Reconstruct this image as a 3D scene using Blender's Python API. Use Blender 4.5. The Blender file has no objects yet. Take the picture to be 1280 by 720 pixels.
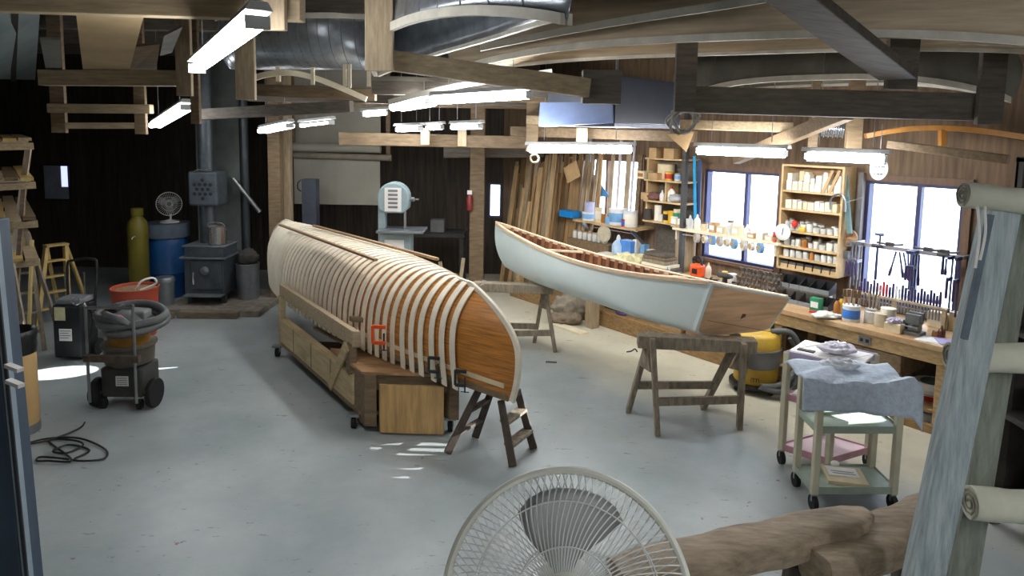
import bpy, bmesh, math, random
from mathutils import Vector, Matrix
random.seed(7)
SC = bpy.context.scene
COL = SC.collection
# ------------------------------------------------------------------ camera model
FPX, CAMZ, PIT, ROL, PX, PY = 850.0, 2.5, math.radians(6), math.radians(1.0), 640.0, 254.0
CAM = Vector((0, 0, CAMZ))
_F = Vector((0, math.cos(PIT), -math.sin(PIT))); _U = Vector((0, math.sin(PIT), math.cos(PIT))); _R = Vector((1, 0, 0))
_c, _s = math.cos(ROL), math.sin(ROL)
_R, _U = _R * _c + _U * _s, _U * _c - _R * _s
def ray(x, y): return _F + _R * ((x - PX) / FPX) + _U * ((PY - y) / FPX)
def onz(x, y, z=0.0):
    d = ray(x, y); return CAM + d * ((z - CAMZ) / d.z)
def aty(x, y, Y):
    d = ray(x, y); return CAM + d * (Y / d.y)
def onplane(x, y, p, n):
    d = ray(x, y); return CAM + d * ((p - CAM).dot(n) / d.dot(n))
def proj(p):
    v = Vector(p) - CAM; d = v.dot(_F); return (PX + FPX * v.dot(_R) / d, PY - FPX * v.dot(_U) / d)
def V(*a): return Vector(a)

cam_d = bpy.data.cameras.new('camera'); cam = bpy.data.objects.new('camera', cam_d); COL.objects.link(cam)
m = Matrix((_R, _U, -_F)).transposed().to_4x4(); m.translation = CAM; cam.matrix_world = m
cam_d.sensor_fit = 'HORIZONTAL'; cam_d.sensor_width = 36.0; cam_d.lens = 36.0 * FPX / 1280.0
cam_d.shift_x = 0.0; cam_d.shift_y = -(360.0 - PY) / 1280.0
cam_d.clip_start = 0.05; cam_d.clip_end = 300
SC.camera = cam

# ------------------------------------------------------------------ materials
def lin(c): 
    c = c / 255.0
    return c / 12.92 if c <= 0.04045 else ((c + 0.055) / 1.055) ** 2.4
MATS = {}
def mat(name, rgb, rough=0.6, metal=0.0, var=0.15, scale=6.0, stretch=(1, 1, 1), bump=0.0, rnd=0.0, rgb2=None, alpha=None, trans=0.0, spec=None, detail=4.0):
    if name in MATS: return MATS[name]
    m = bpy.data.materials.new(name); m.use_nodes = True
    nt = m.node_tree; N = nt.nodes; L = nt.links
    b = N['Principled BSDF']
    b.inputs['Roughness'].default_value = rough; b.inputs['Metallic'].default_value = metal
    if spec is not None: b.inputs['Specular IOR Level'].default_value = spec
    tc = N.new('ShaderNodeTexCoord'); mp = N.new('ShaderNodeMapping'); mp.inputs['Scale'].default_value = stretch
    nz = N.new('ShaderNodeTexNoise'); nz.inputs['Scale'].default_value = scale; nz.inputs['Detail'].default_value = detail
    nz.inputs['Roughness'].default_value = 0.65
    L.new(tc.outputs['Object'], mp.inputs['Vector']); L.new(mp.outputs['Vector'], nz.inputs['Vector'])
    rp = N.new('ShaderNodeValToRGB')
    c = [lin(v) for v in rgb]; c2 = [lin(v) for v in rgb2] if rgb2 else None
    lo = c2 if c2 else [v * (1 - var) ** 1.5 for v in c]
    hi = c if c2 else [min(1, v * (1 + var)) for v in c]
    rp.color_ramp.elements[0].position = 0.32; rp.color_ramp.elements[0].color = (*lo, 1)
    rp.color_ramp.elements[1].position = 0.68; rp.color_ramp.elements[1].color = (*hi, 1)
    L.new(nz.outputs['Fac'], rp.inputs['Fac'])
    out = rp.outputs['Color']
    if rnd:
        oi = N.new('ShaderNodeObjectInfo'); hs = N.new('ShaderNodeHueSaturation')
        mr = N.new('ShaderNodeMapRange'); mr.inputs['To Min'].default_value = 1 - rnd; mr.inputs['To Max'].default_value = 1 + rnd
        L.new(oi.outputs['Random'], mr.inputs['Value']); L.new(mr.outputs['Result'], hs.inputs['Value']); L.new(out, hs.inputs['Color']); out = hs.outputs['Color']
    L.new(out, b.inputs['Base Color'])
    if bump:
        bp = N.new('ShaderNodeBump'); bp.inputs['Strength'].default_value = bump; bp.inputs['Distance'].default_value = 0.01
        L.new(nz.outputs['Fac'], bp.inputs['Height']); L.new(bp.outputs['Normal'], b.inputs['Normal'])
    if alpha is not None: b.inputs['Alpha'].default_value = alpha
    if trans: b.inputs['Transmission Weight'].default_value = trans
    MATS[name] = m
    return m
def emat(name, rgb, strength):
    if name in MATS: return MATS[name]
    m = bpy.data.materials.new(name); m.use_nodes = True
    b = m.node_tree.nodes['Principled BSDF']
    b.inputs['Base Color'].default_value = (.8, .8, .8, 1)
    b.inputs['Emission Color'].default_value = (*[lin(v) for v in rgb], 1); b.inputs['Emission Strength'].default_value = strength
    MATS[name] = m; return m

# ------------------------------------------------------------------ mesh builder
class MB:
    def __init__(s): s.v = []; s.f = []
    def add(s, vs, fs):
        o = len(s.v); s.v += [Vector(p) for p in vs]; s.f += [tuple(i + o for i in f) for f in fs]; return s
    def prism(s, bot, top):
        n = len(bot)
        fs = [tuple(reversed(range(n))), tuple(range(n, 2 * n))] + [(i, (i + 1) % n, n + (i + 1) % n, n + i) for i in range(n)]
        return s.add(list(bot) + list(top), fs)
    def box(s, c, size, rz=0.0, ax=None):
        c = Vector(c); x, y, z = [k / 2 for k in size]
        if ax is None: ax = (V(math.cos(rz), math.sin(rz), 0), V(-math.sin(rz), math.cos(rz), 0), V(0, 0, 1))
        q = [(-x, -y), (x, -y), (x, y), (-x, y)]
        return s.prism([c + ax[0] * a + ax[1] * b - ax[2] * z for a, b in q], [c + ax[0] * a + ax[1] * b + ax[2] * z for a, b in q])
    def bar(s, p0, p1, w, h, up=(0, 0, 1), w1=None, h1=None):
        p0, p1 = Vector(p0), Vector(p1); d = (p1 - p0).normalized(); up = Vector(up)
        if abs(d.dot(up)) > 0.97: up = V(1, 0, 0)
        x = d.cross(up).normalized(); y = x.cross(d).normalized()
        w1 = w if w1 is None else w1; h1 = h if h1 is None else h1
        q = [(-.5, -.5), (.5, -.5), (.5, .5), (-.5, .5)]
        return s.prism([p0 + x * a * w + y * b * h for a, b in q], [p1 + x * a * w1 + y * b * h1 for a, b in q])
    def tube(s, pts, r, n=8, caps=True, closed=False):
        pts = [Vector(p) for p in pts]; k = len(pts); rs = r if isinstance(r, (list, tuple)) else [r] * k
        vs = []; up = None
        for i, p in enumerate(pts):
            a = pts[(i - 1) % k] if (closed or i > 0) else p; b = pts[(i + 1) % k] if (closed or i < k - 1) else p
            d = (b - a).normalized()
            if up is None:
                up = V(0, 0, 1) if abs(d.z) < .9 else V(1, 0, 0)
            x = d.cross(up); x.normalize(); up = x.cross(d).normalized()
            vs += [p + (x * math.cos(2 * math.pi * j / n) + up * math.sin(2 * math.pi * j / n)) * rs[i] for j in range(n)]
        fs = []
        for i in range(k if closed else k - 1):
            i2 = (i + 1) % k
            fs += [(i * n + j, i * n + (j + 1) % n, i2 * n + (j + 1) % n, i2 * n + j) for j in range(n)]
        if caps and not closed: fs += [tuple(reversed(range(n))), tuple(range((k - 1) * n, k * n))]
        return s.add(vs, fs)
    def lathe(s, o, prof, n=20, ax=None):  # prof: (r, h) list
        o = Vector(o); ax = ax or (V(1, 0, 0), V(0, 1, 0), V(0, 0, 1))
        vs = []
        for r, h in prof:
            vs += [o + ax[2] * h + (ax[0] * math.cos(2 * math.pi * j / n) + ax[1] * math.sin(2 * math.pi * j / n)) * max(r, 1e-4) for j in range(n)]
        k = len(prof)
        fs = [(i * n + j, i * n + (j + 1) % n, (i + 1) * n + (j + 1) % n, (i + 1) * n + j) for i in range(k - 1) for j in range(n)]
        fs += [tuple(reversed(range(n))), tuple(range((k - 1) * n, k * n))]
        return s.add(vs, fs)
    def grid(s, rows, closed=False, thick=None):
        n = len(rows[0]); vs = [p for r in rows for p in r]
        fs = [(i * n + j, i * n + (j + 1) % n, (i + 1) * n + (j + 1) % n, (i + 1) * n + j) for i in range(len(rows) - 1) for j in range(n if closed else n - 1)]
        return s.add(vs, fs)
    def ball(s, c, r, n=10, m=6):
        c = Vector(c); r = r if isinstance(r, (tuple, list)) else (r, r, r)
        rows = [[c + V(r[0] * math.sin(math.pi * i / m) * math.cos(2 * math.pi * j / n), r[1] * math.sin(math.pi * i / m) * math.sin(2 * math.pi * j / n), -r[2] * math.cos(math.pi * i / m)) for j in range(n)] for i in range(m + 1)]
        return s.grid(rows, True)
    def base(s):
        xs = [p.x for p in s.v]; ys = [p.y for p in s.v]; zs = [p.z for p in s.v]
        return V((min(xs) + max(xs)) / 2, (min(ys) + max(ys)) / 2, min(zs))
    def build(s, name, m, parent=None, smooth=False, bevel=0.0, solid=0.0, subsurf=0):
        if parent is not None:
            root = parent
            while root.parent: root = root.parent
            o0 = root.location
        else: o0 = s.base()
        me = bpy.data.meshes.new(name)
        me.from_pydata([tuple(p - o0) for p in s.v], [], s.f); me.update()
        bm = bmesh.new(); bm.from_mesh(me); bmesh.ops.remove_doubles(bm, verts=bm.verts, dist=1e-5)
        bmesh.ops.recalc_face_normals(bm, faces=bm.faces); bm.to_mesh(me); bm.free()
        if smooth:
            me.polygons.foreach_set('use_smooth', [True] * len(me.polygons))
            me.set_sharp_from_angle(angle=math.radians(42))
        me.materials.append(m)
        ob = bpy.data.objects.new(name, me); COL.objects.link(ob)
        if parent is not None: ob.parent = parent
        else: ob.location = o0
        if solid:
            q = ob.modifiers.new('solid', 'SOLIDIFY'); q.thickness = solid; q.offset = 0
        if bevel:
            q = ob.modifiers.new('bevel', 'BEVEL'); q.width = bevel; q.segments = 2; q.limit_method = 'ANGLE'
        if subsurf:
            q = ob.modifiers.new('sub', 'SUBSURF'); q.levels = subsurf; q.render_levels = subsurf
        return ob
def tag(o, label, cat, group=None, kind=None):
    o['label'] = label; o['category'] = cat
    if group: o['group'] = group
    if kind: o['kind'] = kind
    return o
def thing(name, label, cat, loc, group=None, kind=None):
    o = bpy.data.objects.new(name, None); COL.objects.link(o); o.location = Vector(loc); o.empty_display_size = .1
    return tag(o, label, cat, group, kind)
def copy_tree(o, loc, rz=0.0, parent=None, label=None, group=None):
    c = o.copy(); COL.objects.link(c)
    if parent is None:
        c.location = Vector(loc); c.rotation_euler.z = rz
        if label: c['label'] = label
        if group: c['group'] = group
    else: c.parent = parent
    for ch in list(o.children): copy_tree(ch, loc, rz, c)
    return c

# common materials
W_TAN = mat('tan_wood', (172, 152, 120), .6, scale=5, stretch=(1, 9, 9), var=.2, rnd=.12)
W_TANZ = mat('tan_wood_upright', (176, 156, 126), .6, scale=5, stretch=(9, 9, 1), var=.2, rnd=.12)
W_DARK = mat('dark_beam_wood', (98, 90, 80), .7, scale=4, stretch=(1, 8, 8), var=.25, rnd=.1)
W_BROWN = mat('brown_wood', (120, 100, 74), .65, scale=5, stretch=(1, 7, 7), var=.25, rnd=.12)
W_GREY = mat('weathered_grey_wood', (138, 126, 108), .8, scale=7, stretch=(4, 4, 1), var=.3, bump=.3)
W_BENCH = mat('bench_wood', (192, 162, 116), .55, scale=3, stretch=(5, 5, 14), var=.22)
W_SHELF = mat('shelf_wood', (200, 170, 122), .6, scale=6, var=.18)
W_CREAM = mat('fresh_cream_wood', (232, 220, 190), .55, scale=8, var=.08, rnd=.05)
METAL = mat('grey_steel', (150, 152, 154), .35, .8, var=.1)
DKMETAL = mat('dark_steel', (60, 63, 66), .45, .6, var=.15)
BLACK = mat('black_plastic', (28, 29, 31), .45, var=.2)
RUBBER = mat('black_rubber', (24, 24, 25), .8, var=.2)
WHITE = mat('white_plastic', (225, 225, 222), .45, var=.05)
GREYP = mat('grey_plastic', (120, 122, 124), .5, var=.1)
RED = mat('red_plastic', (190, 40, 34), .45, var=.1)
ORANGE = mat('orange_plastic', (226, 84, 30), .45, var=.1)
YELLOW = mat('yellow_plastic', (222, 178, 52), .45, var=.1)
BLUE = mat('blue_plastic', (40, 110, 190), .45, var=.1)
GREEN = mat('green_plastic', (40, 130, 90), .45, var=.1)
PAPER = mat('white_paper', (236, 234, 228), .8, var=.05)
CARD = mat('cardboard', (190, 156, 110), .8, var=.12)
CHROME = mat('bare_metal', (200, 200, 200), .25, .9, var=.05)
# ------------------------------------------------------------------ room
TOE_A, TOE_B = onz(640, 370), onz(1185, 550)
WU = (TOE_B - TOE_A).normalized(); WN = V(-WU.y, WU.x, 0)      # along the bench wall; WN points out of the room
WANG = math.atan2(WU.y, WU.x)
WOFF = 0.82
WAX = (WU, WN, V(0, 0, 1))
def wp(x, y, off=WOFF): return onplane(x, y, TOE_A + WN * off, WN)     # pixel -> point on a plane parallel to the bench wall
def sw(p): return (Vector(p) - TOE_A).dot(WU)
def ws(s, off, z): return TOE_A + WU * s + WN * off + V(0, 0, z)
CEIL = 3.75
YB = 11.8
def wall_pt(s): return TOE_A + WU * s + WN * (WOFF + .01)
S_FAR = (YB - wall_pt(0).y) / WU.y
S_NEAR = 17.0
far_r = wall_pt(S_FAR); near_r = wall_pt(S_NEAR)
left0 = V(-5.75, 5.2, 0)
far_l = left0 - WU * ((YB - left0.y) / -WU.y); far_l.y = YB
near_l = left0 + WU * 5.0
YF = near_r.y
near_l = left0 + WU * ((YF - left0.y) / WU.y)

# floor: painted concrete, warm light near the bench put into the colour
mf = bpy.data.materials.new('painted_concrete'); mf.use_nodes = True
nt = mf.node_tree; N = nt.nodes; L = nt.links; b = N['Principled BSDF']
tc = N.new('ShaderNodeTexCoord')
def noise(sc, det=6, rough=.6):
    n = N.new('ShaderNodeTexNoise'); n.inputs['Scale'].default_value = sc; n.inputs['Detail'].default_value = det; n.inputs['Roughness'].default_value = rough
    L.new(tc.outputs['Object'], n.inputs['Vector']); return n
def ramp(src, p0, c0, p1, c1):
    r = N.new('ShaderNodeValToRGB'); r.color_ramp.elements[0].position = p0; r.color_ramp.elements[0].color = (*c0, 1)
    r.color_ramp.elements[1].position = p1; r.color_ramp.elements[1].color = (*c1, 1); L.new(src, r.inputs['Fac']); return r
def mix(fac, a, c):
    x = N.new('ShaderNodeMix'); x.data_type = 'RGBA'
    if fac is not None: L.new(fac, x.inputs['Factor'])
    for sock, val in ((x.inputs[6], a), (x.inputs[7], c)):
        if hasattr(val, 'default_value') or hasattr(val, 'is_output'): L.new(val, sock)
        else: sock.default_value = (*val, 1)
    return x
def l3(r, g, bb): return (lin(r), lin(g), lin(bb))
n1 = noise(1.1); paint = ramp(n1.outputs['Fac'], .35, l3(146, 155, 155), .7, l3(176, 183, 182))
# cream band along the bench, standing for warm light on the floor
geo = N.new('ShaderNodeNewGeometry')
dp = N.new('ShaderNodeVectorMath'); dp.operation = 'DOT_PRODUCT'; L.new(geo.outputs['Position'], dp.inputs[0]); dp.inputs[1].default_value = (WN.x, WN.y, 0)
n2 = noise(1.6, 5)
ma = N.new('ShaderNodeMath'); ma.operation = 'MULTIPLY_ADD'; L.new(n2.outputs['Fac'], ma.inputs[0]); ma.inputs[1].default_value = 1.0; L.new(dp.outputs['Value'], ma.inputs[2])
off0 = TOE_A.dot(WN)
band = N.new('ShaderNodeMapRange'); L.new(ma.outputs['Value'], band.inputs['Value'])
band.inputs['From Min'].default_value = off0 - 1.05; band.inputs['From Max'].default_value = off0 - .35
n3 = noise(2.5); bare = ramp(n3.outputs['Fac'], .3, l3(192, 186, 164), .7, l3(214, 208, 186))  # cream mix colour for the painted warm light
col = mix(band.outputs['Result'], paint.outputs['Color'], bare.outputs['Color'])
# chips and scuffs
n4 = N.new('ShaderNodeTexNoise'); n4.inputs['Scale'].default_value = 9; n4.inputs['Detail'].default_value = 5; n4.inputs['Roughness'].default_value = .7
mp4 = N.new('ShaderNodeMapping'); mp4.inputs['Scale'].default_value = (.6, 1.7, 1); mp4.inputs['Rotation'].default_value = (0, 0, .5); L.new(tc.outputs['Object'], mp4.inputs['Vector']); L.new(mp4.outputs['Vector'], n4.inputs['Vector'])
chip = ramp(n4.outputs['Fac'], .635, (0, 0, 0), .69, (1, 1, 1))
col2 = mix(chip.outputs['Color'], col.outputs[2], l3(122, 122, 118))
n5 = noise(16, 3, .5); chip2 = ramp(n5.outputs['Fac'], .70, (0, 0, 0), .73, (1, 1, 1))
n6 = noise(.9, 2); area = ramp(n6.outputs['Fac'], .5, (0, 0, 0), .6, (1, 1, 1))
mm = N.new('ShaderNodeMath'); mm.operation = 'MULTIPLY'; L.new(chip2.outputs['Color'], mm.inputs[0]); L.new(area.outputs['Color'], mm.inputs[1])
col3 = mix(mm.outputs['Value'], col2.outputs[2], l3(120, 84, 78))
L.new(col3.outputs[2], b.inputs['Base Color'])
n7 = noise(3); rr = N.new('ShaderNodeMapRange'); L.new(n7.outputs['Fac'], rr.inputs['Value']); rr.inputs['To Min'].default_value = .22; rr.inputs['To Max'].default_value = .5
L.new(rr.outputs['Result'], b.inputs['Roughness'])
n8 = noise(45, 4); bp = N.new('ShaderNodeBump'); bp.inputs['Strength'].default_value = .35; bp.inputs['Distance'].default_value = .004
L.new(n8.outputs['Fac'], bp.inputs['Height']); L.new(bp.outputs['Normal'], b.inputs['Normal'])

def struct(name, mb, m, label, cat, **k):
    o = mb.build(name, m, **k); tag(o, label, cat, None, 'structure'); return o
pad = .15
quad = [near_l, near_r, far_r, far_l]
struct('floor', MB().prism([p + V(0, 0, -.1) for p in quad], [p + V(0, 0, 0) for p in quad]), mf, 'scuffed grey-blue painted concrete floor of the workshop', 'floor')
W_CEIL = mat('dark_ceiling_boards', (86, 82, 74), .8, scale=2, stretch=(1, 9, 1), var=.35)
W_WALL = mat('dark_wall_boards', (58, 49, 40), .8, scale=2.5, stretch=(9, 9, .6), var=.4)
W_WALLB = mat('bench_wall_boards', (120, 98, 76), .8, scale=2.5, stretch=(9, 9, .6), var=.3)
struct('ceiling', MB().prism([p + V(0, 0, CEIL) for p in quad], [p + V(0, 0, CEIL + .1) for p in quad]), W_CEIL, 'dark boarded ceiling above the tie beams', 'ceiling')
def wall(name, a, c, m, holes=(), label='', t=.12, out=None):
    a, c = V(a.x, a.y, 0), V(c.x, c.y, 0); u = (c - a).normalized(); ln = (c - a).length
    o = out.normalized()
    xs = sorted({0, ln} | {h[0] for h in holes} | {h[1] for h in holes}); zs = sorted({0, CEIL} | {h[2] for h in holes} | {h[3] for h in holes})
    mb = MB()
    for i in range(len(xs) - 1):
        for j in range(len(zs) - 1):
            cx, cz = (xs[i] + xs[i + 1]) / 2, (zs[j] + zs[j + 1]) / 2
            if any(h[0] < cx < h[1] and h[2] < cz < h[3] for h in holes): continue
            p = [a + u * xs[i], a + u * xs[i + 1]]
            q = [p[0], p[1], p[1] + o * t, p[0] + o * t]
            mb.prism([k + V(0, 0, zs[j]) for k in q], [k + V(0, 0, zs[j + 1]) for k in q])
    return struct(name, mb, m, label, 'wall')
# windows of the bench wall, measured on the wall plane
def srange(px0, px1, y): return sw(wp(px0, y)), sw(wp(px1, y))
WIN = []
for x0, x1, y0, zb, zt in ((728, 802, 200, 1.12, 2.14), (882, 976, 215, .98, 2.08), (1083, 1207, 230, .86, 2.07)):
    a, c = srange(x0, x1, y0); WIN.append((a, c, zb, zt))
s0 = S_FAR
W6Y = (5.55, 4.85); W6 = [wall_pt((y - wall_pt(0).y) / WU.y) for y in W6Y]; W6S = [(y - wall_pt(0).y) / WU.y for y in W6Y]
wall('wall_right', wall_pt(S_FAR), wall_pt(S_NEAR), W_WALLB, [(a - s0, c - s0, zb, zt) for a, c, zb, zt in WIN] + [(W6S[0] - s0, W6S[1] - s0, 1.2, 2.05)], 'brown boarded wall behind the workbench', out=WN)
xb = far_l.x
wl = aty(611, 240, YB), aty(627, 240, YB)
zt_, zb_ = aty(618, 229, YB).z, aty(618, 272, YB).z
ml = aty(54, 240, YB), aty(84, 240, YB)
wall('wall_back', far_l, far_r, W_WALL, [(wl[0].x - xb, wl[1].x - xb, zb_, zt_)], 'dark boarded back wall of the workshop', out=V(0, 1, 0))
W5 = [left0 + WU * ((y - left0.y) / WU.y) for y in (6.35, 5.75)]
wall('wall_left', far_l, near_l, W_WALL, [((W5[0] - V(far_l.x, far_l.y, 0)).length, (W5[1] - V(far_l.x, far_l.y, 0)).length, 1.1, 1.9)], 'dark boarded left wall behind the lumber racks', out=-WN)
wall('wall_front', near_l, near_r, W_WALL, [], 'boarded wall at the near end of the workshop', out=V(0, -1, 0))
GLASS = bpy.data.materials.new('window_glass'); GLASS.use_nodes = True
nt = GLASS.node_tree; b = nt.nodes['Principled BSDF']
tr = nt.nodes.new('ShaderNodeBsdfTransparent'); gl = nt.nodes.new('ShaderNodeBsdfGlossy'); gl.inputs['Roughness'].default_value = .05
mx = nt.nodes.new('ShaderNodeMixShader'); mx.inputs['Fac'].default_value = .06
ng = nt.nodes.new('ShaderNodeTexNoise'); ng.inputs['Scale'].default_value = 2; rg = nt.nodes.new('ShaderNodeValToRGB')
rg.color_ramp.elements[0].color = (.86, .9, .95, 1); rg.color_ramp.elements[1].color = (.97, .98, 1, 1)
nt.links.new(ng.outputs['Fac'], rg.inputs['Fac']); nt.links.new(rg.outputs['Color'], tr.inputs['Color'])
nt.links.new(tr.outputs['BSDF'], mx.inputs[1]); nt.links.new(gl.outputs['BSDF'], mx.inputs[2])
nt.links.new(mx.outputs['Shader'], nt.nodes['Material Output'].inputs['Surface'])
W_FRAME = mat('dark_blue_window_frame', (52, 54, 96), .5, var=.1)
W_FRAMEB = mat('brown_window_frame', (110, 84, 62), .6, scale=5, stretch=(6, 6, 1), var=.2)
def window(name, a, c, zb, zt, label, mull, m):
    r = thing(name, label, 'window', ws((a + c) / 2, WOFF + .06, zb), None, 'structure')
    mb = MB(); w = .03
    mid = (a + c) / 2; zc = (zb + zt) / 2
    for s_ in (a + w / 2, c - w / 2): mb.box(ws(s_, WOFF + .06, zc), (w, .1, zt - zb), ax=WAX)
    for z_ in (zb + w / 2, zt - w / 2): mb.box(ws(mid, WOFF + .06, z_), (c - a - 2 * w, .1, w), ax=WAX)
    for s_ in mull: mb.box(ws(s_, WOFF + .06, zc), (.04, .07, zt - zb - 2 * w), ax=WAX)
    mb.build('window_frame', m, r)
    MB().box(ws(mid, WOFF + .075, zc), (c - a - 2 * w, .008, zt - zb - 2 * w), ax=WAX).build('glass_pane', GLASS, r)
    cm = MB(); k = .07
    for s_ in (a - k / 2, c + k / 2): cm.box(ws(s_, WOFF - .012, zc), (k, .024, zt - zb + 2 * k), ax=WAX)
    cm.box(ws(mid, WOFF - .012, zt + k / 2), (c - a, .024, k), ax=WAX); cm.box(ws(mid, WOFF - .02, zb - .02), (c - a, .06, .04), ax=WAX)
    cm.build('window_casing', W_FRAMEB, r)
    return r
W1, W2, W3 = WIN
window('window_1', *W1, 'small bright window behind the leaning boards and wall shelf', [W1[0] + (W1[1] - W1[0]) * .42], W_FRAMEB)
window('window_2', *W2, 'bright two-pane window behind the shelf of tape rolls', [sw(wp(931, 240))], W_FRAME)
window('window_3', *W3, 'large bright two-pane window behind the hanging hand tools', [sw(wp(1147, 250))], W_FRAME)
r = thing('added_window_5', 'small window added to the left wall for the sun patches, just outside the left edge of the view', 'window', (W5[0] + W5[1]) / 2 - WN * .06 + V(0, 0, 1.1), None, 'structure')  # opening added out of view so the left shaft lamps reach the floor
mb = MB(); cw = (W5[0] + W5[1]) / 2 - WN * .06; lw5 = (W5[1] - W5[0]).length
for e in (-1, 1): mb.box(cw + WU * e * (lw5 / 2 - .02) + V(0, 0, 1.5), (.04, .1, .8), ax=WAX); mb.box(cw + V(0, 0, 1.5 + e * .38), (lw5 - .08, .1, .04), ax=WAX)
mb.build('window_frame', W_FRAMEB, r); MB().box(cw - WN * .01 + V(0, 0, 1.5), (lw5 - .08, .008, .72), ax=WAX).build('glass_pane', GLASS, r)
window('added_window_6', W6S[0], W6S[1], 1.2, 2.05, 'window added over the near end of the bench wall for the sun patches, just outside the right edge of the view', [], W_FRAMEB)  # added out of view to let the right shaft lamps in
# narrow window of the back wall
r = thing('window_4', 'narrow bright window in the dark back wall', 'window', V((wl[0].x + wl[1].x) / 2, YB + .06, zb_), None, 'structure')
cx, cz = (wl[0].x + wl[1].x) / 2, (zb_ + zt_) / 2; ww, hh = wl[1].x - wl[0].x, zt_ - zb_
mb = MB()
for sx in (-1, 1): mb.box((cx + sx * (ww / 2 - .015), YB + .05, cz), (.03, .1, hh))
for sz in (-1, 1): mb.box((cx, YB + .05, cz + sz * (hh / 2 - .015)), (ww - .06, .1, .03))
mb.build('window_frame', W_FRAME, r); MB().box((cx, YB + .07, cz), (ww - .06, .008, hh - .06)).build('glass_pane', GLASS, r)

# ------------------------------------------------------------------ outside: snow and sky
w = bpy.data.worlds.new('sky'); SC.world = w; w.use_nodes = True
bg = w.node_tree.nodes['Background']; bg.inputs['Color'].default_value = (.80, .88, 1, 1); bg.inputs['Strength'].default_value = 7.0
SNOW = mat('snow', (235, 240, 250), .7, var=.05, scale=.5, bump=.2)
q = [wall_pt(S_FAR - 8) + WN * .4, wall_pt(S_NEAR + 4) + WN * .4, wall_pt(S_NEAR + 4) + WN * 30, wall_pt(S_FAR - 8) + WN * 30]
struct('ground_snow', MB().prism([p - V(0, 0, .4) for p in q], [p - V(0, 0, .2) for p in q]), SNOW, 'snow-covered ground seen through the bench windows', 'snow')

# ------------------------------------------------------------------ ceiling beams, hangers, posts
def beam(p0, p1, w, h, label, m=W_BROWN, name='ceiling_beam'):
    """p0, p1: middle of the bottom face"""
    o = V(0, 0, h / 2); mb = MB().bar(Vector(p0) + o, Vector(p1) + o, w, h)
    return struct(name, mb, m, label, 'beam', bevel=.006)
def hanger(x0, x1, y0, y1, Y, label, m=W_TANZ, top=None, t=.05):
    a, c = aty(x0, y1, Y), aty(x1, y1, Y); zt = aty((x0 + x1) / 2, y0, Y).z if top is None else top
    z0 = (a.z + c.z) / 2; mx_ = (a.x + c.x) / 2
    return struct('hanger_post', MB().box((mx_, Y, (z0 + zt) / 2), (c.x - a.x, t, zt - z0)), m, label, 'post', bevel=.005)
beam(aty(-60, 13, 3.9), aty(379, 27, 3.9), .1, .2, 'broad tie beam across the top left corner of the ceiling', W_TAN)
hanger(324, 358, 0, 38, 3.80, 'light board hanger with a knot at the end of the broad corner beam', top=CEIL)
beam(aty(52, 107, 6.2), aty(238, 108, 6.2), .1, .14, 'tie beam under the plywood sheet, half lit at its right end', W_TAN)
hanger(222, 241, 56, 120, 6.12, 'light board hanger under the nearest tube light', top=CEIL)
hanger(296, 320, 55, 125, 5.7, 'light board hanger beside the silver ribbed hull', top=CEIL)
beam(aty(62, 141, 7.6), aty(190, 142, 7.6), .09, .1, 'upper crossbar of the hanging lumber rack', W_TAN)
beam(aty(70, 161, 7.7), aty(180, 161, 7.7), .08, .07, 'lower crossbar of the hanging lumber rack', W_TAN)
hanger(66, 84, 108, 166, 7.68, 'dark left upright of the hanging lumber rack', W_BROWN, top=CEIL)
hanger(170, 184, 128, 168, 7.68, 'dark right upright of the hanging lumber rack', W_BROWN, top=CEIL)
beam(aty(318, 120, 6.9), aty(470, 126, 6.9), .1, .12, 'brown tie beam behind the curved white rail', W_BROWN)
beam(aty(250, 150, 7.6), aty(440, 140, 7.2), .1, .12, 'brown tie beam beyond the curved white rail', W_DARK)
hanger(457, 492, 0, 89, 4.35, 'wide light board hanger with nail holes', top=CEIL, t=.045)
beam(aty(470, 86, 4.5), aty(735, 122, 4.8), .1, .13, 'tan tie beam running right from the nail-holed hanger', W_TAN)
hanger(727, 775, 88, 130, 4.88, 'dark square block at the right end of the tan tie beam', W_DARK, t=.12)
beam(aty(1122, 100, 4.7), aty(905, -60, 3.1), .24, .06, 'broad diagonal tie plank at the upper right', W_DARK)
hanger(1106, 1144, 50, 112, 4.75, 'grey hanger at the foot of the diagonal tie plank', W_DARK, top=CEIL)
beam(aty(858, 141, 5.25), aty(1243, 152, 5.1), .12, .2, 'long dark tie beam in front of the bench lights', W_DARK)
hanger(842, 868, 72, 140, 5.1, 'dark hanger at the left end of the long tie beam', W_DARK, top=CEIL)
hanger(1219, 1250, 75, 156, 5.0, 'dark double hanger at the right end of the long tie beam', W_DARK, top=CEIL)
beam(aty(425, 181, 9.4), aty(665, 186, 9.4), .12, .17, 'far tie beam above the band saw', W_BROWN)
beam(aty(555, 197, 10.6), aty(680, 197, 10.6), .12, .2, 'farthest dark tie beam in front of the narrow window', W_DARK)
beam(aty(640, 170, 8.6), aty(870, 178, 7.4), .1, .12, 'brown tie beam behind the air filter box', W_BROWN)
beam(aty(660, 155, 8.2), aty(990, 166, 6.6), .1, .1, 'upper brown tie beam behind the air filter box', W_TAN)
beam(aty(920, 205, 7.6), aty(1060, 150, 5.6), .09, .12, 'brown brace rising to the right over the bench shelf', W_BROWN)
beam(aty(1110, 185, 6.0), aty(1260, 205, 5.4), .09, .07, 'brown strut above the large tool window', W_BROWN)
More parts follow.
